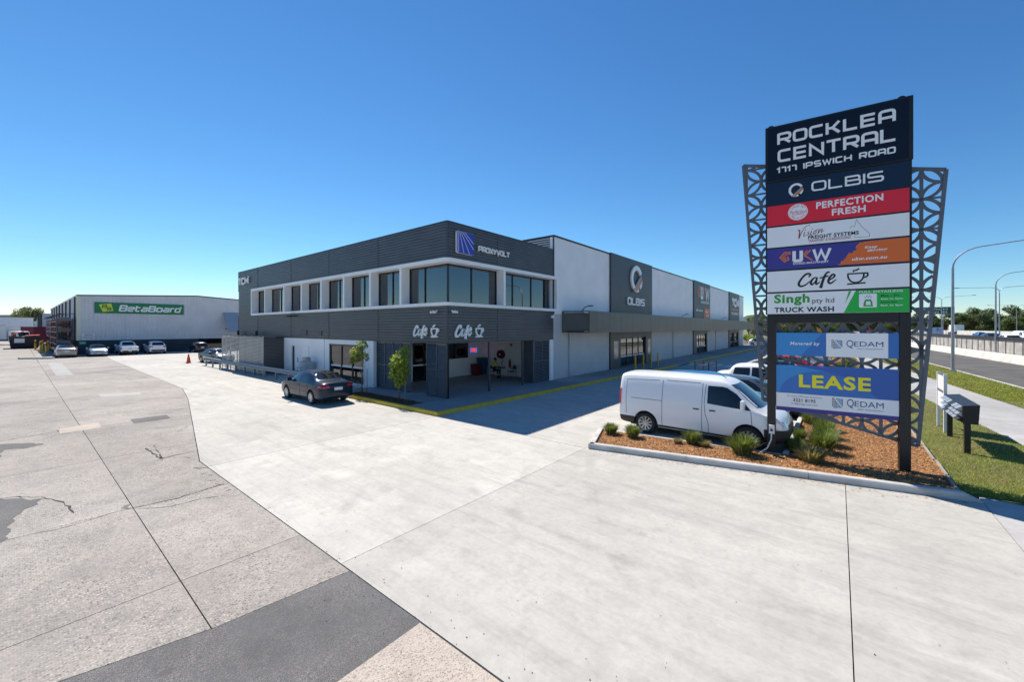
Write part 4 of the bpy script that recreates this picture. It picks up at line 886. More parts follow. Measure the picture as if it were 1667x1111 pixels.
for k, P in enumerate([[(392, 708, 18), (412, 702, 22), (405, 785, 26), (430, 730, 16), (480, 660, 12), (525, 645, 14)], [(470, 715, 14), (455, 762, 18), (478, 758, 8)], [(520, 712, 12), (500, 722, 14), (512, 740, 16), (485, 758, 12)],
                        [(545, 705, 14), (528, 748, 18), (548, 745, 8)], [(590, 700, 14), (565, 720, 16), (562, 742, 16), (590, 728, 14), (592, 700, 12), (618, 690, 8)], [(625, 690, 14), (612, 735, 16), (640, 692, 12), (658, 690, 14), (645, 722, 16), (680, 700, 6)]]):
    mb.ribbon(smooth_path(vz(P)), fS, .031, .0335 + .0004 * k, 1)
for p in ((478, 695), (548, 684)):
    c_ = sg(*q2(*p), .032); mb.extr(arc(c_[0], c_[1], .012, 0, 360, 8)[:-1], fS, .031, .034)
mb.obj('script_word', M_MAR, pyl, local=True, kind='stuff')
type_word(pyl, 'FREIGHT SYSTEMS', Q(q2, (505, 797), (1055, 700), 758), fS, .031, .035, M_INK, bold=.025, local=True)
type_word(pyl, 'TRANSPORT & WAREHOUSING', Q(q2, (505, 832), (968, 762), 802), fS, .031, .034, M_MAR, bold=-.005, local=True)
mapo = [(968, 680), (968, 658), (1008, 660), (1020, 612), (1031, 582), (1045, 612), (1062, 628), (1080, 655), (1098, 668), (1120, 690), (1140, 708), (1168, 732), (1172, 768), (1130, 772), (1012, 778), (1012, 762)]
MB().ribbon([(*sg(*q2(*p), .032), .006) for p in mapo], fS, .031, .033, 1).obj('map_outline', M_INK, pyl, local=True)
pan = panel(5.075, 5.645, M_INDI)
mid = [(1120, 88), (1080, 100), (1062, 98), (1048, 122), (1030, 128), (1018, 160), (1035, 178), (1000, 190), (985, 215), (945, 212), (932, 235), (915, 255), (920, 270), (890, 275), (900, 292), (862, 302), (855, 330), (822, 345)]
MB().extr([sg(*q3(*p), .034) for p in mid] + [(pw1 - .001, 5.078), (pw1 - .001, 5.642)], fS, .0305, .0335).obj('orange_field', M_ORGP, pan, local=True)
u_ = Q(q3, (190, 322), (752, 172), 206); ukw(pyl, (u_[0], u_[1], u_[2], u_[3] - .0), fS, .031, local=True)
type_word(pyl, 'SPARES::MACHINERY', Q(q3, (340, 342), (730, 295), 320), fS, .031, .034, M_LETW, bold=.02, local=True)
type_word(pyl, 'Keep', Q(q3, (1118, 172), (1255, 132), 138), fS, .034, .037, M_LETW, bold=.025, shear=.25, local=True)
type_word(pyl, 'digging', Q(q3, (1148, 208), (1365, 158), 170), fS, .034, .037, M_LETW, bold=.025, shear=.25, local=True)
type_word(pyl, 'ukw.com.au', Q(q3, (980, 296), (1365, 235), 262), fS, .034, .037, M_LETW, bold=.025, shear=.25, local=True)
panel(4.475, 5.03, M_WP)
a = sg(*q3(395, 608), .03); b = sg(*q3(1155, 372), .03); cafe_script(pyl, (a[0], a[1], b[0], b[1]), fS, .031, .034, M_INK, fat=1.35, local=True, slope=0.0)
pan = panel(3.875, 4.43, M_WP)
type_word(pyl, 'Singh', Q(q3, (135, 790), (522, 668), 668), fS, .031, .034, M_GRNT, bold=.035, local=True)
type_word(pyl, 'pty ltd', Q(q3, (550, 775), (788, 700), 706), fS, .031, .034, M_INK, local=True)
type_word(pyl, 'TRUCK WASH', Q(q3, (138, 862), (785, 795), 808), fS, .031, .034, M_INK, bold=.03, local=True)
MB().extr([sg(*q3(892, 864), .033), (pw1 - .001, 3.878), (pw1 - .001, 4.427), sg(*q3(1022, 622), .033)], fS, .0305, .0335).obj('green_field', M_GRNP, pan, local=True)
MB().extr([sg(*q3(*p), .033) for p in ((905, 765), (975, 628), (945, 628))], fS, .0305, .0335).obj('green_flash', M_GRNP, pan, local=True)
type_word(pyl, 'FULL DETAILING', Q(q3, (1060, 650), (1535, 612), 628), fS, .034, .036, M_LETW, bold=.02, local=True)
for s_, l, r_, m in (('Mon. - Fri.', (1295, 688), (1500, 668), M_INK), ('6am to 6pm', (1295, 725), (1535, 698), M_LETW), ('Saturday', (1292, 760), (1475, 735), M_INK), ('8am to 3pm', (1292, 795), (1535, 768), M_LETW)):
    type_word(pyl, s_, Q(q3, l, r_, l[1] - 21), fS, .034, .036, m, bold=.025, local=True)
bx = Q(q3, (1058, 808), (1252, 658), 660); bd = MB().extr(fillet([(bx[0], bx[1]), (bx[2], bx[1]), (bx[2], bx[3]), (bx[0], bx[3])], .03, True), fS, .0336, .036).obj('pictogram_tile', M_WP, pyl, local=True)
MB().extr([sg(*q3(*p), .036) for p in ((1102, 795), (1208, 795), (1200, 745), (1185, 718), (1125, 718), (1110, 745))], fS, .0361, .037).obj('truck_symbol', M_GRNT, bd, local=True)
MB().extr([sg(*q3(*p), .036) for p in ((1128, 780), (1185, 780), (1178, 738), (1135, 738))], fS, .0371, .038).obj('truck_symbol_grille', M_WP, bd, local=True)
for p in ((1142, 680), (1172, 680), (1125, 697), (1157, 695), (1187, 697)):
    c_ = sg(*q3(*p), .036); MB().extr(arc(c_[0], c_[1], .013, 0, 360, 10)[:-1], fS, .0361, .037).obj('water_drop', M_DPB, bd, local=True)
# lease boards between the posts
bu0, bu1 = -HS + .105, HS - .105
mb_ = MB().wbox(fS, bu0, bu1, 2.755, 3.365, -.07, -.03).obj('managed_board', M_SKYB, pyl, local=True)
MB().extr([(bu0 + .55, 2.757), (bu1 - .002, 2.757), (bu1 - .002, 3.363), (bu0 + 1.0, 3.363)], fS, -.0295, -.028).obj('blue_shade', M_MIDB, mb_, local=True)
a = sg(*q4(732, 205), -.03)[0]; b = sg(*q4(1242, 228), -.03)[0]
MB().wbox(fS, a, b, 2.757, 3.363, -.0275, -.025).obj('white_field', M_WP, mb_, local=True)
def Q4(l, r): a = sg(*q4(*l), -.03); b = sg(*q4(*r), -.03); return (a[0], a[1], b[0], b[1])
type_word(mb_, 'Managed by', Q4((435, 118), (680, 88)), fS, -.0278, -.026, M_LETW, bold=.02, shear=.2, local=True)
def qedam(parent, box, n):
    u0, z0, u1, z1 = box; W = u1 - u0; H = z1 - z0; X_ = lambda t: u0 + t * W; Z_ = lambda t: z0 + t * H
    for i in range(8):
        for j in range(6):
            x0 = .0 + .028 * i; zt = .12 + .14 * j - .004 * (i - 4) * (j - 3); m = M_QL if i in (4, 5) or (i == 6 and j > 2) else M_GREYP
            if (i + j) % 7 == 0: continue
            MB().wbox(fS, X_(x0), X_(x0 + .023), Z_(zt), Z_(zt + .115), n, n + .001).obj('logo_tile', m, parent, local=True)
    type_word(parent, 'Q', (X_(.30), Z_(.16), X_(.435), Z_(.95)), fS, n, n + .0015, M_QB, local=True)
    type_word(parent, 'EDAM', (X_(.45), Z_(.36), X_(1.0), Z_(.82)), fS, n, n + .0015, M_QB, local=True)
    type_word(parent, 'ASSET MANAGEMENT', (X_(.5), Z_(.08), X_(1.0), Z_(.2)), fS, n, n + .0015, M_GREYP, local=True)
qedam(mb_, Q4((775, 150), (1202, 70)), -.0245)
lb = MB().wbox(fS, bu0, bu1, 1.265, 2.495, -.07, -.03).obj('lease_board', M_SKYB, pyl, local=True)
MB().extr([(bu0 + .08, 1.745)] + [(bu0 + .08 + (.95) * (1 - math.cos(R(a_))), 1.745 + .63 * math.sin(R(a_))) for a_ in range(6, 91, 7)] + [(bu0 + 1.6, 2.2), (bu0 + 2.1, 1.745)], fS, -.0292, -.0278).obj('blue_shade', M_MIDB, lb, local=True)
MB().extr([(bu0 + 1.03, 2.375), (bu0 + 1.6, 2.2), (bu0 + 2.1, 1.745), (bu1 - .002, 1.745), (bu1 - .002, 2.493), (bu0 + .4, 2.493)], fS, -.0294, -.0284).obj('blue_shade', M_DPB, lb, local=True)
MB().wbox(fS, bu0 + .002, bu1 - .002, 1.372, 1.745, -.0275, -.0262).obj('white_field', M_WP, lb, local=True)
MB().wbox(fS, bu0 + .002, bu1 - .002, 1.267, 1.372, -.0275, -.0262).obj('violet_stripe', M_VIO, lb, local=True)
bxl = Q4((508, 455), (1100, 385)); type_word(lb, 'LEASE', (bxl[0], sg(*q4(505, 458), -.03)[1], bxl[2], sg(*q4(505, 352), -.03)[1]), fS, -.0268, -.025, M_YLW, bold=.032, local=True)
z_ = lambda t: 1.372 + .373 * t
type_word(lb, 'Contact Michael Stephens', (Q4((410, 545), (698, 560))[0], z_(.72), Q4((410, 545), (698, 560))[2], z_(.88)), fS, -.0258, -.0245, M_GREYP, local=True)
type_word(lb, '3221 8195', (Q4((460, 545), (645, 560))[0], z_(.42), Q4((410, 545), (645, 560))[2], z_(.66)), fS, -.0258, -.0245, M_INK, bold=.025, local=True)
type_word(lb, 'ms@qedgroup.com', (Q4((445, 545), (662, 560))[0], z_(.18), Q4((410, 545), (662, 560))[2], z_(.36)), fS, -.0258, -.0245, M_GREYP, local=True)
qb = Q4((780, 640), (1205, 650)); qedam(lb, (qb[0], z_(.13), qb[2], z_(.93)), -.0255)
# laser-cut lattice behind the posts
LQ = [sg(1210, 270, -.26), sg(1540, 276, -.26), sg(1494, 727, -.26), sg(1242, 651, -.26)]
fLt = lambda u, n, z: (u, .26 - n, z)
sp = .72; ctr = (.22, 4.4)
lat = MB(); kk = 0
def inside(p): return in_poly(LQ, p[0], p[1])
def clip_stroke(P, w):
    global kk
    run = []
    for p in P:
        if inside(p): run.append(p)
        else:
            if len(run) > 1: lat.ribbon(run, fLt, 0, .012 + .0007 * (kk % 7), w); kk += 1
            run = []
    if len(run) > 1: lat.ribbon(run, fLt, 0, .012 + .0007 * (kk % 7), w); kk += 1
for i in range(-4, 5):
    for j in range(-8, 8):
        cx_, cz_ = ctr[0] + i * sp, ctr[1] + j * sp
        clip_stroke(arc(cx_, cz_ + sp / 2, sp * .5, 0, 360, 40), .07)
        clip_stroke(arc(cx_ + sp / 2, cz_, sp * .5, 0, 360, 40), .07)
    clip_stroke([(ctr[0] + i * sp, .2 + .04 * q) for q in range(210)], .07)
for j in range(-8, 8): clip_stroke([(ctr[0] - 2.6 + .04 * q, ctr[1] + j * sp) for q in range(130)], .05)
lt = lat.obj('lattice_screen', M_LAT, pyl, local=True, recalc=False, kind='stuff')
for a, b in ((0, 1), (1, 2), (2, 3), (3, 0)): MB().ribbon([LQ[a], LQ[b]], fLt, -.03, .03, .075).obj('lattice_frame', M_LAT, lt, local=True)
# power box on the left post
pb = thing('power_box', 'small white outdoor power box with conduit on the sign post', 'power box', (PL.x, PL.y, .2))
pc = sg(1253, 712, .06)
toW = lambda u, y, z: (SO.x + u * _ca - y * _sa, SO.y + u * _sa + y * _ca, z)
def sbox(mb, u0, u1, y0, y1, z0, z1):
    return mb.add([toW(u, y, z) for z in (z0, z1) for u, y in ((u0, y0), (u1, y0), (u1, y1), (u0, y1))], [(3, 2, 1, 0), (4, 5, 6, 7), (0, 1, 5, 4), (1, 2, 6, 5), (2, 3, 7, 6), (3, 0, 4, 7)])
sbox(MB(), -HS - .06, -HS + .07, -.09, -.003, .62, .85).obj('box', M_LETW, pb)
bb = pb.children[-1]; MB().cyl(toW(-HS, -.09, .72), toW(-HS, -.11, .72), .035).obj('socket', M_STEEL, bb)
MB().tube([toW(-HS + .0, -.05, .63), toW(-HS - .01, -.07, .45), toW(-HS - .1, -.12, .22), toW(-HS - .26, -.2, .1)], .018, 8).obj('conduit', M_LETW, pb)
# ------------------------------------------------------------------ vehicles
def paint(name, col, metal=0.0, rough=.32): return mat(name, col, rough, metal, coat=.6, spec=.4)
M_TYRE = mat('tyre_rubber', (.018, .018, .019), .85); M_RIM = mat('alloy_rim', (.55, .56, .58), .35, .75); M_RIMD = mat('dark_rim_well', (.03, .03, .032), .6)
M_BPL = mat('black_trim_plastic', (.02, .02, .022), .55); M_CGL = glass_mat('car_glass', (.16, .18, .19), .09, .3); M_CIN = mat('car_interior', (.03, .03, .032), .8)
M_TAIL = mat('red_lamp_lens', (.5, .012, .012), .15, coat=1); M_HEAD = mat('clear_lamp_lens', (.62, .65, .68), .12, .4, coat=1); M_PLATE = mat('number_plate', (.72, .72, .7), .5); M_SEAM = mat('panel_gap', (.02, .02, .02), .7); M_AMB = mat('amber_lens', (.8, .3, .02), .3)
def car_shell(st, crease=.55, levels=2, roof=0.0):
    """loft of stations (x, z_bottom, z_belt, z_top, half_width, top_half_width), smoothed"""
    V = []; n = None
    for (x, zb, zs, zt, hw, rw) in st:
        cab = zt - zs > .2
        half = [(0, zb), (hw * .86, zb), (hw * .975, zb + .1 * min(1, (zs - zb))), (hw, zb + .52 * (zs - zb)), (hw * .975, zs), ((hw * .965 * .25 + rw * .75), zs + (zt - zs) * (.72 if cab else .5)), (rw * .90, zt - (.045 if cab else .02)), (rw * .45, zt - .006), (0, zt)]
        ring = [(x, y, z) for y, z in half] + [(x, -y, z) for y, z in half[-2:0:-1]]; n = len(ring); V += ring
    F = [(i * n + k, i * n + (k + 1) % n, (i + 1) * n + (k + 1) % n, (i + 1) * n + k) for i in range(len(st) - 1) for k in range(n)]
    F += [tuple(range(n))[::-1], tuple(range((len(st) - 1) * n, len(st) * n))]
    me = bpy.data.meshes.new('shell'); me.from_pydata(V, [], F)
    bm = bmesh.new(); bm.from_mesh(me); bmesh.ops.recalc_face_normals(bm, faces=bm.faces)
    cl = bm.edges.layers.float.new('crease_edge')
    for e in bm.edges:
        a, b = (v.index % n for v in e.verts)
        if a == b and a in (4, n - 4): e[cl] = crease
        if a == b and a in (6, n - 6): e[cl] = roof
        if a == b and a in (1, n - 1): e[cl] = .6
    bm.to_mesh(me); bm.free(); return me
def applied(me, mods):
    o = link(bpy.data.objects.new('tmp', me))
    for t, kw in mods:
        m = o.modifiers.new(t, t)
        for k, v in kw.items(): setattr(m, k, v)
    bpy.context.view_layer.update()
    r_ = bpy.data.meshes.new_from_object(o.evaluated_get(bpy.context.evaluated_depsgraph_get())); bpy.data.objects.remove(o); return r_
def bvh_of(me): return BVHTree.FromPolygons([tuple(v.co) for v in me.vertices], [tuple(p.vertices) for p in me.polygons])
def patch_on(bvh, poly, side, off=.004, grid=.07):
    """a panel cut to a 2-D outline and laid on the body: side 'l'/'r' outline (x, z); 'f'/'b' outline (y, z); 't' outline (x, y)"""
    bm = bmesh.new(); vs_ = [bm.verts.new((p[0], p[1], 0)) for p in poly]; bm.faces.new(vs_); bmesh.ops.triangulate(bm, faces=bm.faces)
    for _ in range(5):
        es = [e for e in bm.edges if e.calc_length() > grid * 1.6]
        if not es: break
        bmesh.ops.subdivide_edges(bm, edges=es, cuts=1); bmesh.ops.triangulate(bm, faces=[f for f in bm.faces if len(f.verts) > 3])
    out = []
    for v in bm.verts:
        a, b = v.co.x, v.co.y
        o_, d = {'l': ((a, 4, b), (0, -1, 0)), 'r': ((a, -4, b), (0, 1, 0)), 'f': ((9, a, b), (-1, 0, 0)), 'b': ((-4, a, b), (1, 0, 0)), 't': ((a, b, 5), (0, 0, -1))}[side]
        h = bvh.ray_cast(Vector(o_), Vector(d))
        if h[0] is None: h = bvh.find_nearest(Vector(o_) + Vector(d) * (3.2 if side in 'lr' else 4))
        nn = h[1] if h[1].dot(Vector(d)) < 0 else -h[1]
        out.append(h[0] + nn * off)
    F = [tuple(v.index for v in f.verts) for f in bm.faces]; bm.verts.index_update(); F = [tuple(v.index for v in f.verts) for f in bm.faces]; bm.free()
    return out, F
def strip_poly(pts, w):
    L_ = []; R_ = []
    for i, p in enumerate(pts):
        a = pts[max(i - 1, 0)]; b = pts[min(i + 1, len(pts) - 1)]; d = (b[0] - a[0], b[1] - a[1]); l = math.hypot(*d); nn = (-d[1] / l * w / 2, d[0] / l * w / 2)
        L_.append((p[0] + nn[0], p[1] + nn[1])); R_.append((p[0] - nn[0], p[1] - nn[1]))
    return L_ + R_[::-1]
_WHEEL = {}
def wheel_meshes(r, w, spokes):
    k = (round(r, 3), round(w, 3), spokes)
    if k in _WHEEL: return _WHEEL[k]
    t = MB().lathe([(r * .66, -w / 2), (r * .9, -w / 2 - .008), (r * .985, -w / 2 + .03), (r, 0), (r * .985, w / 2 - .03), (r * .9, w / 2 + .008), (r * .66, w / 2)], axis='y', n=28)
    t.lathe([(.0, w / 2 - .07), (r * .66, w / 2 - .07)], axis='y', n=28).lathe([(.0, -w / 2 + .03), (r * .66, -w / 2 + .03)], axis='y', n=28)
    rim = MB().lathe([(r * .60, w / 2 - .02), (r * .68, w / 2 + .004), (r * .64, w / 2 - .05), (r * .60, w / 2 - .06)], axis='y', n=28)
    for i in range(spokes):
        a = 2 * math.pi * i / spokes; ca, sa = math.cos(a), math.sin(a); hw1, hw2 = r * (.4 / spokes + .012), r * (.62 / spokes + .012)
        P = [(r * .08, -hw1), (r * .62, -hw2), (r * .62, hw2), (r * .08, hw1)]
        rim.add([(p[0] * ca - p[1] * sa, y, p[0] * sa + p[1] * ca) for y in (w / 2 - .045, w / 2 - .012) for p in P], [(0, 1, 2, 3), (4, 5, 6, 7), (0, 1, 5, 4), (1, 2, 6, 5), (2, 3, 7, 6), (3, 0, 4, 7)])
    rim.lathe([(0, w / 2 - .004), (r * .12, w / 2 - .006), (r * .13, w / 2 - .05)], axis='y', n=14)
    tm = t.mesh('wheel'); tm.materials.append(M_TYRE); tm.shade_smooth(); tm.set_sharp_from_angle(angle=R(40)); rm = rim.mesh('rim'); rm.materials.append(M_RIM); rm.shade_smooth(); rm.set_sharp_from_angle(angle=R(35))
    _WHEEL[k] = (tm, rm); return _WHEEL[k]
_SHELL = {}
def vehicle(name, label, kind, pm, loc, heading, group=None, cat='car', scale=(1, 1, 1), detail=True, tail_m=None, z=0.0):
    """loc = ground point under the middle of the rear axle; heading = direction of travel (radians from +x)"""
    S = CARS[kind]; sx, sy, sz = scale
    key = (kind, scale)
    if key not in _SHELL:
        st = [(a * sx, b * sz, c_ * sz, d * sz, e * sy, f * sy) for a, b, c_, d, e, f in S['st']]
        me = applied(car_shell(st, S.get('crease', .55), roof=S.get('roofcrease', 0.0)), [('SUBSURF', dict(levels=2, render_levels=2))]); bv = bvh_of(me)
        cut = MB()
        for wx in (S['rear'], S['front']): cut.cyl((wx * sx, -2, S['r'] * sz + .012), (wx * sx, 2, S['r'] * sz + .012), S['r'] * sz + .055, n=36)
        co = link(bpy.data.objects.new('cut', cut.mesh('cut')))
        bm = bmesh.new(); bm.from_mesh(co.data); bmesh.ops.recalc_face_normals(bm, faces=bm.faces); bm.to_mesh(co.data); bm.free()
        me2 = applied(me, [('BOOLEAN', dict(object=co, operation='DIFFERENCE', solver='EXACT'))]); bpy.data.objects.remove(co)
        if S.get('low'):
            bm = bmesh.new(); bm.from_mesh(me2)
            zl, xa, xb, zf = S['low']
            bmesh.ops.bisect_plane(bm, geom=bm.verts[:] + bm.edges[:] + bm.faces[:], plane_co=(0, 0, zl * sz), plane_no=(0, 0, 1))
            bmesh.ops.bisect_plane(bm, geom=bm.verts[:] + bm.edges[:] + bm.faces[:], plane_co=(0, 0, zf * sz), plane_no=(0, 0, 1))
            for xx in (xa, xb): bmesh.ops.bisect_plane(bm, geom=bm.verts[:] + bm.edges[:] + bm.faces[:], plane_co=(xx * sx, 0, 0), plane_no=(1, 0, 0))
            for f in bm.faces:
                c_ = f.calc_center_median()
                if (c_.z < zl * sz and c_.x < xa * sx) or (c_.z < zf * sz and c_.x > xb * sx): f.material_index = 1
            bm.to_mesh(me2); bm.free()
        me2.shade_smooth(); me2.set_sharp_from_angle(angle=R(42)); _SHELL[key] = (me2, bv)
    me, bv = _SHELL[key]
    rear = S['rear'] * sx
    o = thing(name, label, cat, (loc[0], loc[1], z), heading, group)
    def add(nm, VF, m, parent=o, smooth=True):
        mb = MB().add([(p[0] - rear, p[1], p[2]) for p in VF[0]], VF[1]); return mb.obj(nm, m, parent, local=True, smooth=40 if smooth else False, recalc=False)
    b2 = me.copy(); b2.materials.append(pm); b2.materials.append(M_BPL); body = link(bpy.data.objects.new('body', b2)); body.parent = o; body.location.x = -rear
    hwm = max(s_[4] for s_ in S['st']) * sy; L_ = S['st'][-1][0] * sx; r_ = S['r'] * sz
    MB().box(-rear + .35, L_ - rear - .35, -hwm + .26, hwm - .26, .2 * sz, .62 * sz).obj('underbody', M_BPL, o, local=True)
    tm, rm = wheel_meshes(r_, S.get('ww', .2), S.get('spokes', 7))
    for wx in (S['rear'], S['front']):
        for sd in (1, -1):
            w = link(bpy.data.objects.new('wheel', tm)); w.parent = o; w.location = (wx * sx - rear, sd * (hwm - S.get('ww', .2) / 2 - .015), r_); w.rotation_euler = (0, R(17), 0 if sd > 0 else math.pi)
            q = link(bpy.data.objects.new('rim', rm)); q.parent = w
    sc = lambda P: [(p[0] * sx, p[1] * sz) for p in P]; sy_ = lambda P: [(p[0] * sy, p[1] * sz) for p in P]
    for P in S.get('side_win', []):
        for sd in 'lr': add('side_window', patch_on(bv, sc(P), sd, .006), M_GLASSC)
    if 'windscreen' in S: add('windscreen', patch_on(bv, sy_(S['windscreen']), 'f', .006), M_GLASSC)
    if 'rear_win' in S: add('rear_window', patch_on(bv, sy_(S['rear_win']), 'b', .006), M_GLASSC)
    for P in S.get('tail', []):
        for f_ in (1, -1): add('tail_light', patch_on(bv, [(p[0] * f_, p[1]) for p in sy_(P)], 'b', .008), M_TAIL)
    for P in S.get('tail_side', []):
        for sd in 'lr': add('tail_light', patch_on(bv, sc(P), sd, .008), M_TAIL)
    for P in S.get('head', []):
        for f_ in (1, -1): add('headlight', patch_on(bv, [(p[0] * f_, p[1]) for p in sy_(P)], 'f', .008), M_HEAD)
    for P in S.get('head_side', []):
        for sd in 'lr': add('headlight', patch_on(bv, sc(P), sd, .008), M_HEAD)
    for P in S.get('grille', []): add('grille', patch_on(bv, sy_(P), 'f', .008), M_BPL)
    for P in S.get('black_side', []):
        for sd in 'lr': add('trim', patch_on(bv, sc(P), sd, .005), M_BPL)
    for P in S.get('black_rear', []): add('trim', patch_on(bv, sy_(P), 'b', .005), M_BPL)
    for P, sd in S.get('bump', []): add('bumper', patch_on(bv, sy_(P), sd, .005), M_BPL)
    if detail:
        for P in S.get('seams', []):
            for sd in 'lr': add('door_seam', patch_on(bv, sc(strip_poly(P, .014)), sd, .003, .05), M_SEAM)
        for P in S.get('rear_seams', []): add('boot_seam', patch_on(bv, sy_(strip_poly(P, .014)), 'b', .003, .05), M_SEAM)
        for (x, zz) in S.get('handles', []):
            for sd in 'lr': add('door_handle', patch_on(bv, sc([(x - .09, zz - .018), (x + .09, zz - .018), (x + .09, zz + .018), (x - .09, zz + .018)]), sd, .028), S.get('handle_m') or pm)
    if 'mirror' in S:
        mx_, mz = S['mirror'][0] * sx, S['mirror'][1] * sz
        for sd in (1, -1):
            h = bv.ray_cast(Vector((mx_, 3 * sd, mz)), Vector((0, -sd, 0)))[0]; y = h.y if h else hwm * sd
            mw, mh = S.get('msize', (.1, .15))
            m_ = MB().prism([(mx_ - rear - .05, y + sd * .03), (mx_ - rear + .05, y + sd * .05), (mx_ - rear + .04, y + sd * .24), (mx_ - rear - .05, y + sd * .24)], mz - mh * .35, mz + mh).obj('mirror', S.get('mirror_m') or pm, o, local=True, bevel=.02)
            MB().box(mx_ - rear - .03, mx_ - rear + .03, min(y, y + sd * .1), max(y, y + sd * .1), mz - .04, mz + .0).obj('mirror_arm', M_BPL, m_, local=True)
    for (yy, zz, sd) in S.get('plates', []):
        dx = -1 if sd == 'b' else 1; h = bv.ray_cast(Vector((4.5 * -dx * -1 if sd == 'f' else -4, 0, zz * sz)), Vector((-dx if sd == 'f' else 1, 0, 0)))
        h0 = bv.ray_cast(Vector((9 if sd == 'f' else -4, 0, zz * sz)), Vector((-1 if sd == 'f' else 1, 0, 0)))[0]
        if h0: MB().box(h0.x - rear - .018, h0.x - rear + .018, -.19, .19, zz * sz - .065, zz * sz + .065).obj('number_plate', M_PLATE, o, local=True)
    return o
M_GLASSC = mat('dark_car_glass', (.012, .015, .018), .03, spec=.6, coat=.35)
sed = dict(rear=.95, front=3.55, r=.31, ww=.2, spokes=7, st=[
    (0.0, .40, .80, .86, .56, .44), (.05, .28, .88, .97, .74, .60), (.22, .22, .91, 1.035, .815, .66), (.72, .19, .92, 1.06, .845, .66), (1.0, .18, .92, 1.19, .85, .60), (1.45, .18, .92, 1.405, .85, .545), (1.95, .18, .92, 1.45, .852, .565),
    (2.5, .18, .915, 1.445, .852, .565), (2.85, .18, .905, 1.38, .85, .55), (3.4, .18, .89, 1.06, .845, .62), (3.6, .18, .875, .985, .84, .67), (4.05, .19, .82, .90, .82, .65), (4.35, .22, .73, .81, .77, .6), (4.5, .28, .62, .68, .66, .5), (4.55, .36, .52, .57, .5, .4)],
    side_win=[[(1.27, .965), (2.02, .96), (2.02, 1.345), (1.62, 1.325), (1.36, 1.14)], [(2.1, .96), (3.12, .945), (2.72, 1.27), (2.5, 1.335), (2.1, 1.348)]],
    windscreen=[(-.64, .99), (.64, .99), (.52, 1.36), (-.52, 1.36)], rear_win=[(-.60, 1.105), (.60, 1.105), (.49, 1.385), (-.49, 1.385)],
    tail=[[(.40, .80), (.74, .78), (.76, .90), (.62, .945), (.46, .90)]], tail_side=[[(.10, .79), (.36, .80), (.30, .88), (.10, .91)]],
    head=[[(.36, .60), (.64, .62), (.70, .72), (.40, .69)]], head_side=[[(4.1, .70), (4.35, .66), (4.35, .74), (4.12, .78)]], grille=[[(-.28, .57), (.28, .57), (.3, .66), (-.3, .66)]],
    seams=[[(2.06, .24), (2.06, .93)], [(3.18, .3), (3.2, .9)], [(1.28, .93), (1.26, .66), (1.36, .42)], [(1.35, .56), (3.15, .56)]], rear_seams=[[(-.55, .70), (-.50, .58), (.50, .58), (.55, .70)]], handles=[(1.42, .82), (2.26, .82)], mirror=(3.02, .97), plates=[(0, .72, 'b'), (0, .42, 'f')])
suv = dict(rear=.9, front=3.6, r=.36, ww=.23, spokes=5, st=[
    (0, .45, .95, 1.02, .60, .5), (.05, .32, 1.02, 1.18, .82, .66), (.2, .27, 1.05, 1.45, .89, .62), (.42, .25, 1.06, 1.62, .91, .61), (.9, .23, 1.06, 1.69, .92, .63), (1.9, .23, 1.05, 1.71, .925, .635), (2.45, .23, 1.04, 1.68, .92, .625), (2.85, .23, 1.02, 1.5, .915, .62), (3.3, .23, 1.0, 1.14, .91, .70), (3.55, .23, .98, 1.08, .9, .72),
    (4.1, .25, .93, 1.0, .88, .7), (4.4, .29, .84, .9, .81, .62), (4.53, .36, .7, .76, .66, .5), (4.57, .44, .6, .65, .5, .4)],
    side_win=[[(.55, 1.14), (.98, 1.10), (.98, 1.5), (.62, 1.47)], [(1.06, 1.10), (1.94, 1.09), (1.94, 1.55), (1.06, 1.52)], [(2.02, 1.09), (3.0, 1.07), (2.62, 1.42), (2.4, 1.54), (2.02, 1.555)]],
    windscreen=[(-.68, 1.12), (.68, 1.12), (.57, 1.58), (-.57, 1.58)], rear_win=[(-.62, 1.16), (.62, 1.16), (.54, 1.52), (-.54, 1.52)], tail=[[(.5, .9), (.80, .88), (.80, 1.06), (.56, 1.02)]], tail_side=[[(.08, .92), (.4, .94), (.34, 1.04), (.1, 1.06)]],
    head=[[(.4, .72), (.72, .72), (.76, .86), (.42, .80)]], grille=[[(-.36, .62), (.36, .62), (.36, .80), (-.36, .80)]], seams=[[(1.98, .3), (1.98, 1.06)], [(3.08, .36), (3.08, 1.02)], [(1.02, 1.08), (1.02, .8), (1.28, .45)]], handles=[(1.2, .94), (2.2, .94)], mirror=(2.95, 1.12), plates=[(0, .80, 'b'), (0, .5, 'f')], bump=[([(-.7, .36), (.7, .36), (.7, .58), (-.7, .58)], 'b')])
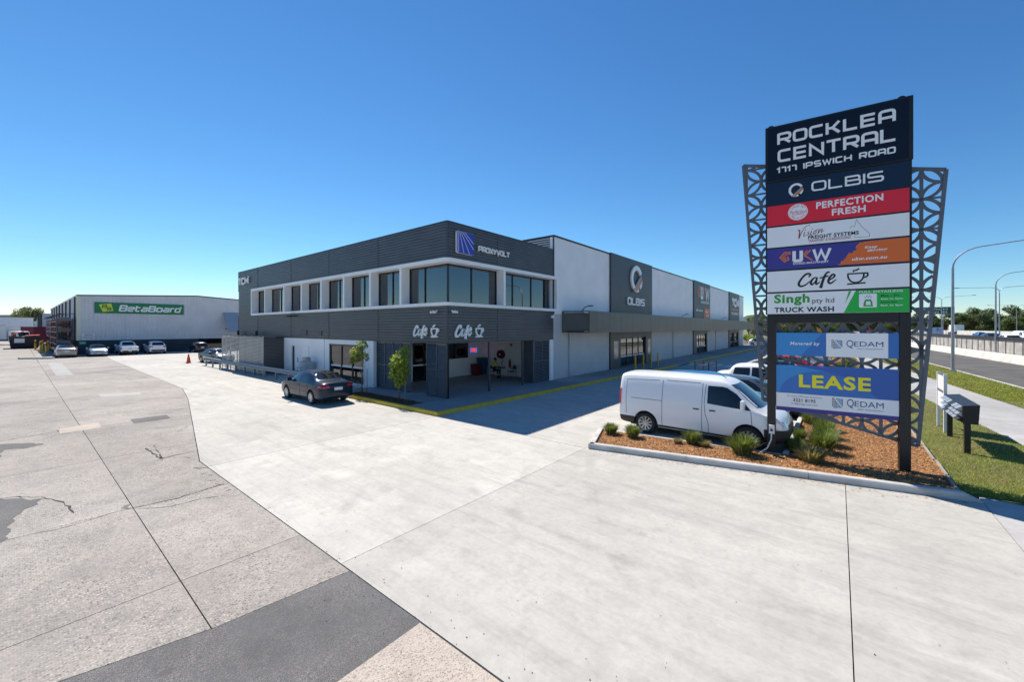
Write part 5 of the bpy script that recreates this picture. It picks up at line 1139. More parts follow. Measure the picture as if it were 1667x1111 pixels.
ute = dict(rear=1.15, front=4.3, r=.38, ww=.24, spokes=6, st=[
    (0, .5, 1.0, 1.08, .72, .66), (.04, .42, 1.04, 1.12, .86, .80), (.15, .40, 1.05, 1.13, .90, .84), (1.45, .38, 1.05, 1.13, .91, .84), (1.58, .38, 1.05, 1.18, .91, .78), (1.72, .38, 1.05, 1.70, .91, .62), (2.1, .36, 1.05, 1.78, .915, .62), (2.9, .36, 1.05, 1.79, .915, .62), (3.25, .36, 1.04, 1.68, .91, .6), (3.85, .36, 1.03, 1.2, .91, .7), (4.1, .37, 1.02, 1.14, .9, .72),
    (4.75, .4, .98, 1.06, .88, .7), (5.1, .42, .9, .96, .8, .62), (5.22, .48, .76, .82, .66, .5), (5.26, .55, .66, .7, .5, .4)],
    side_win=[[(1.82, 1.14), (2.55, 1.13), (2.55, 1.6), (1.9, 1.58)], [(2.63, 1.13), (3.6, 1.1), (3.2, 1.52), (2.95, 1.62), (2.63, 1.62)]], windscreen=[(-.68, 1.18), (.68, 1.18), (.57, 1.66), (-.57, 1.66)], rear_win=[(-.55, 1.24), (.55, 1.24), (.53, 1.62), (-.53, 1.62)],
    tail=[[(.74, .74), (.86, .74), (.86, 1.0), (.74, 1.0)]], head=[[(.42, .8), (.72, .8), (.76, .92), (.44, .9)]], grille=[[(-.36, .66), (.36, .66), (.36, .9), (-.36, .9)]], seams=[[(2.59, .45), (2.59, 1.08)], [(1.66, .6), (1.66, 1.1)]], rear_seams=[[(-.72, .62), (-.72, 1.02)], [(.72, .62), (.72, 1.02)], [(-.72, .62), (.72, .62)]], handles=[(1.95, .98), (2.8, .98)], mirror=(3.5, 1.16), plates=[(0, .55, 'b')], bump=[([(-.8, .42), (.8, .42), (.8, .58), (-.8, .58)], 'b')], black_rear=[[(-.16, .84), (.16, .84), (.16, .9), (-.16, .9)]])
hat = dict(rear=.72, front=3.3, r=.31, ww=.2, spokes=7, st=[
    (0, .42, .86, .92, .6, .46), (.05, .30, .94, 1.08, .77, .6), (.2, .23, .96, 1.28, .83, .57), (.5, .2, .96, 1.44, .85, .555), (1.1, .18, .95, 1.5, .86, .575), (1.9, .18, .94, 1.5, .86, .575), (2.3, .18, .93, 1.42, .855, .56), (2.9, .18, .91, 1.07, .85, .62), (3.15, .18, .9, 1.0, .84, .66), (3.65, .2, .84, .91, .81, .62), (3.9, .24, .74, .8, .74, .56), (4.02, .3, .62, .67, .6, .45), (4.06, .38, .54, .58, .45, .35)],
    side_win=[[(.55, 1.04), (.88, 1.0), (.88, 1.32), (.62, 1.28)], [(.95, 1.0), (1.62, .99), (1.62, 1.385), (.95, 1.35)], [(1.7, .99), (2.62, .97), (2.2, 1.31), (1.98, 1.385), (1.7, 1.39)]], windscreen=[(-.62, 1.01), (.62, 1.01), (.52, 1.4), (-.52, 1.4)], rear_win=[(-.58, 1.06), (.58, 1.06), (.5, 1.36), (-.5, 1.36)], tail=[[(.54, .84), (.74, .82), (.74, 1.0), (.6, .98)]], tail_side=[[(.1, .86), (.3, .88), (.28, .96), (.1, .98)]], head=[[(.36, .62), (.62, .64), (.68, .75), (.4, .72)]], grille=[[(-.26, .55), (.26, .55), (.28, .66), (-.28, .66)]], seams=[[(1.66, .26), (1.66, .95)]], handles=[(1.1, .86), (1.85, .86)], mirror=(2.55, 1.0), plates=[(0, .74, 'b')])
van = dict(rear=1.03, front=4.24, r=.345, ww=.2, spokes=10, crease=.6, roofcrease=.45, mirror_m=None, st=[
    (0, .42, 1.12, 1.80, .86, .70), (.03, .32, 1.15, 1.92, .93, .76), (.12, .27, 1.16, 1.965, .955, .79), (.6, .25, 1.17, 1.985, .965, .80), (2.2, .24, 1.17, 1.99, .97, .80), (3.3, .24, 1.16, 1.97, .968, .79), (3.62, .24, 1.15, 1.91, .965, .77), (3.95, .24, 1.14, 1.72, .962, .74), (4.45, .25, 1.11, 1.32, .955, .74), (4.62, .25, 1.07, 1.185, .95, .76), (4.9, .27, 1.0, 1.08, .925, .72), (5.12, .3, .9, .95, .85, .62), (5.23, .36, .72, .76, .72, .52), (5.265, .44, .6, .64, .56, .4)],
    side_win=[[(3.08, 1.22), (4.33, 1.13), (4.22, 1.24), (3.9, 1.56), (3.64, 1.71), (3.5, 1.74), (3.08, 1.74)]], windscreen=[(-.80, 1.22), (.80, 1.22), (.66, 1.80), (-.66, 1.80)], rear_win=[(-.6, 1.3), (.6, 1.3), (.56, 1.78), (-.56, 1.78)],
    tail=[[(.72, .86), (.88, .86), (.86, 1.40), (.74, 1.40)]], tail_side=[[(.02, .86), (.11, .86), (.11, 1.42), (.03, 1.42)]], head=[[(.5, .74), (.8, .76), (.86, .92), (.56, .86)]], head_side=[[(4.72, .82), (5.08, .72), (5.06, .84), (4.8, .93)]], grille=[[(-.46, .66), (.46, .66), (.48, .76), (-.48, .76)]],
    low=(.52, .62, 4.66, .68), black_side=[[(.66, .30), (3.85, .28), (3.85, .34), (.66, .36)]], seams=[[(1.62, .32), (1.62, 1.80)], [(2.92, .32), (2.92, 1.80)], [(3.02, 1.78), (2.99, 1.2), (3.02, .92), (3.12, .62), (3.12, .32)], [(4.36, .62), (4.32, 1.1)], [(.32, .62), (.30, 1.1), (.3, 1.74), (1.5, 1.78)], [(.5, 1.145), (1.62, 1.145)], [(1.75, 1.80), (2.85, 1.80)]], handles=[(2.75, 1.02), (3.24, 1.02)], handle_m=M_BPL, mirror=(4.12, 1.22), msize=(.12, .2), plates=[(0, .7, 'b')])
CARS = dict(sed=sed, suv=suv, ute=ute, hat=hat, van=van)
P_WHITE = paint('white_car_paint', (.84, .845, .85)); P_DKBLUE = mat('dark_blue_grey_car_paint', (.009, .022, .048), .22, spec=.25, coat=.25); P_BLUE = paint('blue_car_paint', (.01, .14, .33), .1); P_GREY = paint('grey_blue_car_paint', (.10, .13, .15), .4)
P_SILVG = paint('warm_grey_car_paint', (.32, .31, .30), .5); P_SILV = paint('silver_blue_car_paint', (.30, .38, .46), .5); P_BLACK = paint('black_car_paint', (.012, .012, .014)); P_REDC = paint('red_car_paint', (.4, .02, .02))
vehicle('sedan', 'dark blue-grey sedan seen from behind, standing by the guard rail', 'sed', P_DKBLUE, (-18.72, 9.30), math.pi, cat='sedan')
VA = R(-1.0); VL = Vector((math.cos(VA), math.sin(VA))); VN = Vector((-math.sin(VA), math.cos(VA)))
vr = Vector((-4.95, 13.1 + .97))
vn = vehicle('delivery_van', 'white panel van parked behind the mulched bed beside the pylon sign', 'van', P_WHITE, (vr.x, vr.y), VA, cat='van', scale=(.925, 1, 1))
MB().tube([(2.3, -.35, 1.96), (2.05, -.36, 2.12)], .012, 6, .006).obj('aerial', M_BPL, vn, local=True)
park = 'cars parked in the bays beside the van'
vehicle('parked_car', 'bright blue hatch-backed four-wheel drive parked right beside the white van', 'suv', P_BLUE, (vr.x - .1, vr.y + 2.75), VA, park, scale=(1, 1, 1.07))
vehicle('parked_car', 'grey-blue station wagon parked between the blue car and the white utility', 'suv', P_GREY, (vr.x + .55, vr.y + 5.5), VA, park, scale=(1.02, .98, .87))
ut = vehicle('utility_truck', 'white utility with black tray rack parked beyond the grey wagon', 'ute', P_WHITE, (vr.x + .3, vr.y + 8.6), VA, park, cat='utility')
MB().tube([(-1.05, -.75, 1.1), (-1.05, -.75, 1.75), (-1.05, .75, 1.75), (-1.05, .75, 1.1)], .03, 6).tube([(-.4, -.75, 1.1), (-.4, -.75, 1.75), (-.4, .75, 1.75), (-.4, .75, 1.1)], .03, 6).tube([(-1.05, -.75, 1.6), (-.4, -.75, 1.6)], .03, 6).tube([(-1.05, .75, 1.6), (-.4, .75, 1.6)], .03, 6).obj('tray_rack', M_BPL, ut, local=True, kind='stuff')
MB().tube([(-.9, -.6, 1.7), (-.9, -.6, 2.9)], .008, 5).obj('aerial', M_BPL, ut, local=True)
vehicle('parked_car', 'white sedan parked next after the white utility', 'sed', P_WHITE, (vr.x + .4, vr.y + 11.9), VA, park)
vehicle('parked_car', 'black hatchback parked two bays past the white utility', 'hat', P_BLACK, (vr.x + 1.1, vr.y + 15.6), VA, park)
vehicle('parked_car', 'red hatchback parked in the sunny bays near the crossing', 'hat', P_REDC, (vr.x + 1.2, vr.y + 21.8), VA, park)
vehicle('parked_car', 'silver hatchback parked far along the sunny bays', 'hat', P_SILV, (vr.x + 1.2, vr.y + 31), VA, park)
hh = gp(1222, 563.5); vehicle('parked_car', 'small white hatchback standing past the far end of the warehouse', 'hat', P_WHITE, (hh.x + .5, hh.y), R(-8), detail=False)
far = 'cars parked along the ribbed metal shed'
vehicle('parked_car', 'warm grey coupe parked at the corner of the ribbed metal shed', 'sed', P_SILVG, (-70.8, 3.75), math.pi, far, scale=(1, 1.05, 1.04), detail=False)
vehicle('parked_car', 'pale blue sedan facing out from the ribbed metal shed', 'sed', P_SILV, (-73.2, 6.35), 0, far, detail=False)
vehicle('utility_truck', 'white pickup backed up beside the ribbed metal shed', 'ute', P_WHITE, (-71.6, 9.2), math.pi, far, cat='utility', detail=False)
vehicle('parked_car', 'white four-wheel drive nose-in to the ribbed metal shed', 'suv', P_WHITE, (-71.7, 12.0), math.pi, far, detail=False)
vehicle('parked_car', 'dark hatchback nose-in near the slatted enclosure and the shed', 'hat', P_BLACK, (-70.5, 16.6), math.pi, far, detail=False)
vehicle('parked_car', 'black sedan glinting behind the end of the guard rail', 'sed', P_BLACK, (-50.2, 12.6), R(8), detail=False)
# ------------------------------------------------------------------ things round the office
gr = thing('guard_rail', 'galvanised W-beam guard rail on short posts along the office wall', 'guard rail', (-45.6, 11.05, 0))
yg = 11.05; gx0, gx1 = -45.9, -21.6
xs_ = [-45.6 + 2 * i for i in range(12)]
for x in xs_: MB().box(x - .05, x + .05, yg + .02, yg + .13, -.06, .74).obj('post', M_GALV, gr)
prof = [(.0, .80), (-.075, .76), (-.08, .70), (-.02, .655), (-.02, .625), (-.08, .58), (-.075, .52), (0, .48)]
for i in range(6):
    a, b = gx0 + i * 4.05, gx0 + (i + 1) * 4.05 + .02; o_ = -.004 * (i % 2); n = len(prof)
    V = [(x, yg + p[0] + o_ + q, p[1]) for x in (a, b) for q in (0, .006) for p in prof]
    MB().add(V, [(k, k + 1, 2 * n + k + 1, 2 * n + k) for k in range(n - 1)] + [(n + k, n + k + 1, 3 * n + k + 1, 3 * n + k) for k in range(n - 1)] + [(0, n, 3 * n, 2 * n), (n - 1, 2 * n - 1, 4 * n - 1, 3 * n - 1)]).obj('beam', M_GALV, gr, smooth=20)
MB().prism([(gx0 - .28, yg - .06), (gx0, yg - .09), (gx0, yg + .05), (gx0 - .28, yg + .08)], .46, .82).obj('end_terminal', M_YEL, gr, bevel=.03)
enc = thing('slatted_enclosure', 'grey slatted service enclosure standing against the office wall', 'enclosure', (-37.2, 11.3, 0))
EX0, EX1, EY = -41.9, -32.6, 11.35
fEn = lambda u, n, z: (u, EY - n, z); fEs = lambda u, n, z: (EX1 + n, u, z)
M_SLAT = mat('grey_aluminium_slat', (.46, .45, .43), .5, .2, var=.15, scale=1.5)
posts_u = [EX0, -40.9, -39.7, -38.1, -36.4, -34.9, -33.6, EX1 - .04]
for u in posts_u: MB().wbox(fEn, u - .03, u + .03, 0, 2.9, -.05, .01).obj('post', M_SLAT, enc)
for a, b in zip(posts_u[:-1], posts_u[1:]):
    mb = MB(); k = 26
    for i in range(k): mb.wbox(fEn, a + .03, b - .03, .12 + i * .105, .12 + i * .105 + .058, -.03, -.01)
    mb.obj('slat_infill', M_SLAT, enc, kind='stuff')
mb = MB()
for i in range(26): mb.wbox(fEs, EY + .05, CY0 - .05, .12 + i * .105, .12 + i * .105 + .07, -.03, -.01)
mb.obj('slat_infill', M_STEEL, enc, kind='stuff')  # side slats darker than the front ones: that side's shade painted in
MB().box(EX0, EX1 - .05, EY + .9, CY0 - .02, 2.7, 2.86).obj('roof_sheet', M_STEEL, enc)
for u in (-41.5, -37.2): MB().cyl((u, 12.45, 2.6), (u, 12.45, 3.25), .1, n=10).obj('flue', M_FRAME, enc)
gas = thing('gas_cylinder', 'squat grey gas cylinder with warning label beside the white wall', 'gas cylinder', (-27.6, 12.25, 0))
M_GASC = mat('grey_gas_cylinder_paint', (.42, .44, .44), .5, var=.1, scale=3)
MB().lathe([(0, .06), (.42, .06), (.47, .16), (.48, .3), (.48, 1.05), (.44, 1.2), (.3, 1.3), (0, 1.33)], c=(-27.6, 12.22, 0), n=28).obj('tank', M_GASC, gas, smooth=50)
MB().lathe([(.24, 1.26), (.25, 1.5), (.27, 1.53), (.22, 1.5), (.21, 1.27)], c=(-27.6, 12.22, 0), n=24).obj('collar', M_GASC, gas, smooth=40)
MB().lathe([(.38, 0), (.40, .08), (.36, .1)], c=(-27.6, 12.22, 0), n=24).obj('foot_ring', M_GASC, gas, smooth=40)
MB().box(-27.92, -27.5, 11.735, 11.742, .55, .95).obj('warning_label', M_LETW, gas); lb_ = gas.children[-1]
MB().box(-27.9, -27.72, 11.73, 11.7345, .60, .72).obj('red_diamond', M_RED, lb_); type_word(lb_, 'LPG', (-27.9, .8, -27.54, .92), lambda u, n, z: (u, 11.735 - n, z), .001, .003, M_INK, bold=.03)
for k, (x, y, h) in enumerate(((-26.75, 12.3, .42), (-26.2, 12.35, .5))):
    bx_ = thing('cardboard_box', ('brown cardboard box leaning by the gas cylinder', 'taller brown carton between the gas cylinder and the window')[k], 'box', (x, y, 0))
    bo = MB().box(x - .22, x + .22, y - .16, y + .16, .005, h).obj('carton', mat('cardboard', (.34, .21, .11), .85, var=.15, scale=5), bx_); MB().box(x - .03, x + .03, y - .163, y + .163, h - .12, h + .002).obj('tape', mat('parcel_tape', (.45, .33, .2), .4), bo)
cn = gp(307, 591.5)
cone = thing('traffic_cone', 'orange traffic cone standing alone on the concrete', 'traffic cone', (cn.x, cn.y, 0))
M_CONE = mat('orange_cone_plastic', (.75, .09, .015), .5)
MB().box(cn.x - .25, cn.x + .25, cn.y - .25, cn.y + .25, .004, .05).obj('base', M_CONE, cone, bevel=.02); MB().lathe([(.19, .05), (.04, .9), (.0, .91)], c=(cn.x, cn.y, 0), n=20).obj('cone_body', M_CONE, cone, smooth=40)
MB().lathe([(.135, .34), (.098, .56)], c=(cn.x, cn.y, 0), n=20).obj('reflective_band', M_LETW, cone, smooth=True)
bol = None
for (x, y) in ((-12.5, 30.91), (-12.5, 32.6), (-12.46, 34.28), (-12.43, 35.89)):
    if bol is None:
        bol = thing('bollard', 'round yellow bollard guarding the first glass entry', 'bollard', (x, y, .15), group='yellow bollards by the first entry')
        MB().lathe([(0, 0), (.07, 0), (.07, 1.08), (.055, 1.12), (0, 1.13)], n=16).obj('post', M_YEL, bol, local=True, smooth=40); MB().lathe([(.11, 0), (.11, .015), (.07, .015)], n=16).obj('flange', M_YEL, bol, local=True)
    else: b2 = copy_tree(bol); b2.location = (x, y, .15)
# ---- cafe verandah
tb = thing('cafe_table', 'small dark round cafe table under the verandah', 'table', (-17.35, 20.15, .15))
MB().lathe([(0, .70), (.38, .70), (.40, .715), (.38, .73), (0, .73)], c=(-17.35, 20.15, .15), n=24).obj('table_top', M_STEEL, tb, smooth=40); MB().cyl((-17.35, 20.15, .17), (-17.35, 20.15, .86), .035).obj('leg', M_STEEL, tb)
MB().box(-17.65, -17.05, 20.11, 20.19, .152, .18).box(-17.39, -17.31, 19.85, 20.45, .153, .178).obj('base', M_STEEL, tb)
def chair(x, y, rz, label):
    c_ = thing('cafe_chair', label, 'chair', (x, y, .15), rz, 'cafe chairs')
    MB().box(-.22, .22, -.22, .22, .43, .46).obj('seat', M_STEEL, c_, local=True, bevel=.01)
    MB().box(-.21, .21, .2, .23, .60, .84).obj('backrest', M_STEEL, c_, local=True, bevel=.01)
    for a in (-.2, .2):
        MB().tube([(a, -.2, 0), (a, -.19, .43)], .013, 6).obj('leg', M_STEEL, c_, local=True); MB().tube([(a, .24, 0), (a, .2, .45), (a, .215, .82)], .013, 6).obj('leg', M_STEEL, c_, local=True)
        MB().tube([(a, -.19, .43), (a, -.19, .62), (a, .2, .64)], .013, 6).obj('armrest', M_STEEL, c_, local=True)
chair(-16.85, 20.75, R(-20), 'empty dark metal chair beside the cafe table'); chair(-17.95, 20.25, R(85), 'dark metal chair that the seated person occupies')
def bin_(x, y, col, label, h, w):
    b = thing('rubbish_bin', label, 'bin', (x, y, .15)); bb_ = MB().prism([(x - w * .42, y - w * .42), (x + w * .42, y - w * .42), (x + w * .42, y + w * .42), (x - w * .42, y + w * .42)], .152, .15 + h, [(x - w / 2, y - w / 2), (x + w / 2, y - w / 2), (x + w / 2, y + w / 2), (x - w / 2, y + w / 2)]).obj('bin_body', col, b, bevel=.03)
    MB().box(x - w * .53, x + w * .53, y - w * .53, y + w * .53, .15 + h, .15 + h + .06).obj('lid', M_BPL if col == M_RED else col, b, bevel=.02)
bin_(-19.95, 20.55, M_RED, 'red rubbish bin with black rim on the verandah', .72, .55); bin_(-19.95, 21.2, M_BLUEB, 'tall blue bin in the verandah corner', 1.15, .6)
hr = thing('fire_hose_reel', 'red fire hose reel on the verandah end wall', 'hose reel', (-18.4, BY, 1.4))
MB().lathe([(.0, -.02), (.30, -.02), (.30, -.05), (.22, -.06), (.22, -.2), (.30, -.21), (.30, -.24), (0, -.24)], c=(-18.4, BY, 1.64), axis='y', n=24).obj('drum', M_RED, hr, smooth=30)
MB().lathe([(.0, -.25), (.19, -.25), (.19, -.2)], c=(-18.4, BY, 1.64), axis='y', n=20).obj('hose_coil', M_BPL, hr); MB().lathe([(0, -.27), (.06, -.27), (.06, -.2)], c=(-18.4, BY, 1.64), axis='y', n=12).obj('hub', M_LETW, hr)
MB().tube([(-18.3, BY - .12, 1.4), (-18.2, BY - .14, 1.2), (-18.35, BY - .12, 1.0), (-18.25, BY - .1, .8)], .02, 6).obj('hose', M_BPL, hr)
fx = thing('fire_extinguisher', 'red fire extinguisher on the verandah end wall', 'extinguisher', (-17.6, BY, .8)); MB().lathe([(0, 0), (.08, 0), (.085, .05), (.085, .42), (.05, .5), (.03, .52), (.03, .56), (0, .56)], c=(-17.6, BY - .12, .75), n=14).obj('cylinder', M_RED, fx, smooth=40); MB().box(-17.64, -17.5, BY - .14, BY - .1, 1.3, 1.34).obj('handle', M_BPL, fx)
al = thing('alarm_box', 'small red alarm strobe high on the verandah end wall', 'alarm', (-17.55, BY, 2.3)); ab_ = MB().box(-17.62, -17.48, BY - .08, BY - .01, 2.2, 2.4).obj('body', M_RED, al); MB().box(-17.59, -17.51, BY - .1, BY - .08, 2.22, 2.3).obj('lens', M_LETW, al)
ns = thing('neon_sign', 'lit red OPEN sign with blue border beside the cafe window', 'neon sign', (BX, 20.65, 1.7))
M_NR = mat('red_neon', (1, .06, .04), .4, emit=1.2); M_NB = mat('blue_neon', (.1, .2, 1), .4, emit=.8)
bk = MB().wbox(fB, 20.32, 21.04, 1.72, 2.08, .02, .05).obj('backing', M_BPL, ns)
MB().ribbon([(20.35, 1.75), (21.01, 1.75), (21.01, 2.05), (20.35, 2.05)], fB, .055, .065, .035, closed=True).obj('border_tube', M_NB, bk); type_word(ns, 'OPEN', (20.44, 1.81, 20.92, 1.99), fB, .055, .065, M_NR, bold=.03)
# a person in hi-vis sitting at the table
def person_at(x, y, z):
    J = {'pel': (0, 0, .50), 'ch': (.02, 0, .80), 'nk': (.05, 0, 1.02), 'hd0': (.07, 0, 1.10), 'hd1': (.10, 0, 1.22), 'hd2': (.09, 0, 1.31),
         'hl': (0, .09, .50), 'kl': (.42, .11, .52), 'al': (.36, .11, .10), 'tl': (.50, .12, .05), 'hr': (0, -.09, .50), 'kr': (.42, -.11, .52), 'ar': (.40, -.11, .10), 'tr': (.54, -.12, .05),
         'sl': (.03, .19, .98), 'el': (.12, .26, .74), 'wl': (.36, .16, .76), 'fl': (.44, .12, .77), 'sr': (.03, -.19, .98), 'er': (.14, -.26, .74), 'wr': (.36, -.14, .78), 'fr': (.43, -.09, .82)}
    rad = {'pel': .15, 'ch': .155, 'nk': .06, 'hd0': .06, 'hd1': .095, 'hd2': .075, 'hl': .095, 'kl': .065, 'al': .045, 'tl': .04, 'hr': .095, 'kr': .065, 'ar': .045, 'tr': .04, 'sl': .07, 'el': .048, 'wl': .035, 'fl': .04, 'sr': .07, 'er': .048, 'wr': .035, 'fr': .04}
    E = [('pel', 'ch'), ('ch', 'nk'), ('nk', 'hd0'), ('hd0', 'hd1'), ('hd1', 'hd2'), ('pel', 'hl'), ('hl', 'kl'), ('kl', 'al'), ('al', 'tl'), ('pel', 'hr'), ('hr', 'kr'), ('kr', 'ar'), ('ar', 'tr'), ('nk', 'sl'), ('sl', 'el'), ('el', 'wl'), ('wl', 'fl'), ('nk', 'sr'), ('sr', 'er'), ('er', 'wr'), ('wr', 'fr')]
    names = list(J); me = bpy.data.meshes.new('p'); me.from_pydata([J[n] for n in names], [(names.index(a), names.index(b)) for a, b in E], [])
    o = link(bpy.data.objects.new('p', me)); o.modifiers.new('s', 'SKIN')
    for i, n in enumerate(names): me.skin_vertices[0].data[i].radius = (rad[n],) * 2
    me.skin_vertices[0].data[0].use_root = True
    m = o.modifiers.new('u', 'SUBSURF'); m.levels = 2; bpy.context.view_layer.update()
    r_ = bpy.data.meshes.new_from_object(o.evaluated_get(bpy.context.evaluated_depsgraph_get())); bpy.data.objects.remove(o)
    for c_ in (mat('skin', (.42, .24, .16), .6), mat('hi_vis_yellow', (.55, .62, .03), .7), mat('navy_workwear', (.012, .014, .022), .8), mat('reflective_tape', (.75, .76, .78), .4), M_BPL): r_.materials.append(c_)
    for p in r_.polygons:
        c_ = p.center
        if c_.z > 1.05: k = 0
        elif c_.z > .64 and c_.x < .2: k = 1 if c_.z > .8 else (3 if .76 < c_.z < .8 else 2)
        elif c_.x > .33 and c_.z > .66: k = 0
        elif c_.z < .09: k = 4
        else: k = 3 if .2 < c_.z < .25 else 2
        p.material_index = k
    r_.shade_smooth(); root = thing('person', 'person in hi-vis shirt and dark workwear seated at the cafe table', 'person', (x, y, z), R(-5))
    b = link(bpy.data.objects.new('body', r_)); b.parent = root
    MB().lathe([(.105, 1.20), (.112, 1.26), (.09, 1.33), (.0, 1.355)], c=(.08, 0, 0), n=16).obj('hair', mat('dark_hair', (.02, .015, .012), .8), root, local=True, smooth=True)
person_at(-17.95, 20.25, .15)
# ---- letter boxes and notice board on the lawn
mbx = thing('letterbox_bank', 'black bank of tenant letterboxes on two posts on the lawn', 'letterboxes', (2.8, 17.8, 0))
M_LBX = mat('black_powder_coat', (.02, .02, .022), .45, .2); M_LBF = mat('silver_flap', (.42, .44, .46), .35, .6)
for y in (16.67, 18.94): MB().box(2.72, 2.84, y - .06, y + .06, -.06, 1.2).obj('post', M_LBX, mbx)
MB().add([(2.68, 16.55, .84), (2.97, 16.55, .84), (2.97, 19.02, .84), (2.68, 19.02, .84), (2.68, 16.55, 1.33), (3.0, 16.55, 1.38), (3.0, 19.02, 1.38), (2.68, 19.02, 1.33)], [(3, 2, 1, 0), (4, 5, 6, 7), (0, 1, 5, 4), (1, 2, 6, 5), (2, 3, 7, 6), (3, 0, 4, 7)]).obj('cabinet', M_LBX, mbx)
for i in range(3):
    for j in range(6):
        y0 = 16.6 + j * .4; z0 = .87 + i * .155; MB().add([(2.678, y0, z0), (2.56, y0, z0 + .05), (2.675, y0, z0 + .135), (2.678, y0 + .35, z0), (2.56, y0 + .35, z0 + .05), (2.675, y0 + .35, z0 + .135)], [(0, 1, 2), (5, 4, 3), (0, 3, 4, 1), (1, 4, 5, 2), (2, 5, 3, 0)]).obj('letter_flap', M_LBF if (i + j) % 4 else M_LBX, mbx)
nb = thing('notice_board', 'white two-panel notice frame on posts behind the letterboxes', 'notice board', (2.75, 20, 0))
for y in (19.5, 20.65): MB().box(2.72, 2.8, y - .04, y + .04, -.05, 1.95).obj('post', M_LETW, nb)
for z0, z1 in ((.78, 1.3), (1.38, 1.88)): MB().box(2.74, 2.77, 19.54, 20.61, z0, z1).obj('panel', M_WP, nb)
for z in (.72, 1.31, 1.89): MB().box(2.725, 2.79, 19.54, 20.61, z, z + .06).obj('rail', M_GALV, nb)
# ------------------------------------------------------------------ lawn, path, road, motorway
SL = -.068
def rx(x48, y): return x48 + SL * (y - 48)
def strip(name, xa, xb, y0, y1, z0, z1, m, n=14, kind='structure', parent=None, fx=None):
    fx = fx or rx; P = [(fx(xa, y0 + (y1 - y0) * i / n), y0 + (y1 - y0) * i / n) for i in range(n + 1)] + [(fx(xb, y1 - (y1 - y0) * i / n), y1 - (y1 - y0) * i / n) for i in range(n + 1)]
    o = MB().prism(P, z0, z1).obj(name, m, parent)
    if kind: o['kind'] = kind
    return o
def fpath(x, y):                                           # footpath edges lean a little more than the road
    return x - .10 * (y - 27) + (.0012 * max(0, y - 40) ** 1.3)
M_LAWN = mat('lawn_soil', (.10, .115, .035), .95, var=.45, scale=1.2, coords='world', col2=(.17, .15, .06))
o = MB().prism([(1.96, 12.62), (rx(7.42, 11.6), 11.6), (rx(7.42, 30), 30), (rx(7.42, 60), 60), (rx(7.42, 140), 140), (-1, 140), (1.45, 60), (1.6, 44), (1.9, 20)], -.2, .0).obj('lawn', M_LAWN); o['kind'] = 'structure'
pathr = struct_root('footpath')
ys_ = [12.9 + 2.6 * i for i in range(26)]
for a, b in zip(ys_[:-1], ys_[1:]):
    MB().prism([(fpath(3.45, a), a + .008), (fpath(6.2, a), a + .008), (fpath(6.2, b), b - .008), (fpath(3.45, b), b - .008)], -.1, .012).obj('slab', M_PATH, pathr)
strip('road', 7.75, 14.4, -60, 400, -.3, -.10, M_ROAD, 20)
rk = thing('road_kerb', 'concrete kerb and channel along the grass verge of the road', 'kerb', (8, 45, 0))
for i in range(24):
    a, b = 12 + i * 5, 17 + i * 5; MB().prism([(rx(7.4, a), a + .01), (rx(7.75, a), a + .01), (rx(7.75, b), b - .01), (rx(7.4, b), b - .01)], -.25, .02, [(rx(7.4, a), a + .01), (rx(7.62, a), a + .01), (rx(7.62, b), b - .01), (rx(7.4, b), b - .01)]).obj('kerb_stone', M_KERB, rk)
marks = struct_root('road_markings')
for i in range(22):
    y = 21.5 + i * 9.2; MB().prism([(rx(10.3, y), y), (rx(10.42, y), y), (rx(10.42, y + 3), y + 3), (rx(10.3, y + 3), y + 3)], -.098, -.095).obj('lane_dash', M_LINE, marks)
strip('edge_line', 13.75, 13.88, -60, 380, -.098, -.095, M_LINE, 20, None, marks)
strip('edge_line', 7.86, 7.95, -60, 380, -.098, -.095, worn_paint('worn_yellow_line', (.55, .36, .05), (.13, .13, .14), .8), 20, None, marks)
med = thing('concrete_barrier', 'long pale concrete barrier between the road and the motorway', 'barrier', (14.5, 60, 0))
M_BARR = mat('pale_barrier_concrete', (.60, .57, .52), .85, var=.2, scale=.8, coords='world')
for i in range(36):
    a, b = 20 + i * 6, 26 + i * 6; g_ = .015
    V = [(rx(x, y), y, z) for y in (a + g_, b - g_) for x, z in ((14.42, -.2), (14.5, .12), (14.66, .68), (15.4, .72), (15.4, -.2))]
    MB().add(V, [(0, 1, 2, 3, 4), (9, 8, 7, 6, 5)] + [(k, (k + 1) % 5, 5 + (k + 1) % 5, 5 + k) for k in range(5)]).obj('barrier_unit', M_BARR, med)
fnc = thing('barrier_fence', 'see-through grey mesh fence on posts above the concrete barrier', 'fence', (15.3, 60, .7))
M_FP = mat('dark_fence_steel', (.035, .037, .04), .5, .3); M_MESH = mat('grey_fence_wire', (.16, .165, .17), .6, .4)
for i in range(72):
    y = 31 + i * 2; x = rx(15.25, y); MB().box(x - .03, x + .03, y - .03, y + .03, .7, 2.12).obj('post', M_FP, fnc)
fw_ = MB()
for i in range(71):
    ya, yb = 31 + i * 2, 33 + i * 2
    for z in (.78, 2.06): fw_.add([(rx(15.23, y), y, z + q) for y in (ya, yb) for q in (0, .04)], [(0, 1, 3, 2)])
    for k in range(1, 16):
        y = ya + k * .125; x = rx(15.24, y); fw_.add([(x, y - .008, .8), (x, y + .008, .8), (x, y + .008, 2.08), (x, y - .008, 2.08)], [(0, 1, 2, 3)])
fw_.obj('wire_infill', M_MESH, fnc, recalc=False, kind='stuff')
rw = thing('retaining_wall', 'weathered grey retaining wall of precast panels behind the mesh fence', 'wall', (18, 60, 0))
M_RETW = mat('weathered_wall_concrete', (.38, .36, .33), .9, var=.35, scale=.9, coords='world')
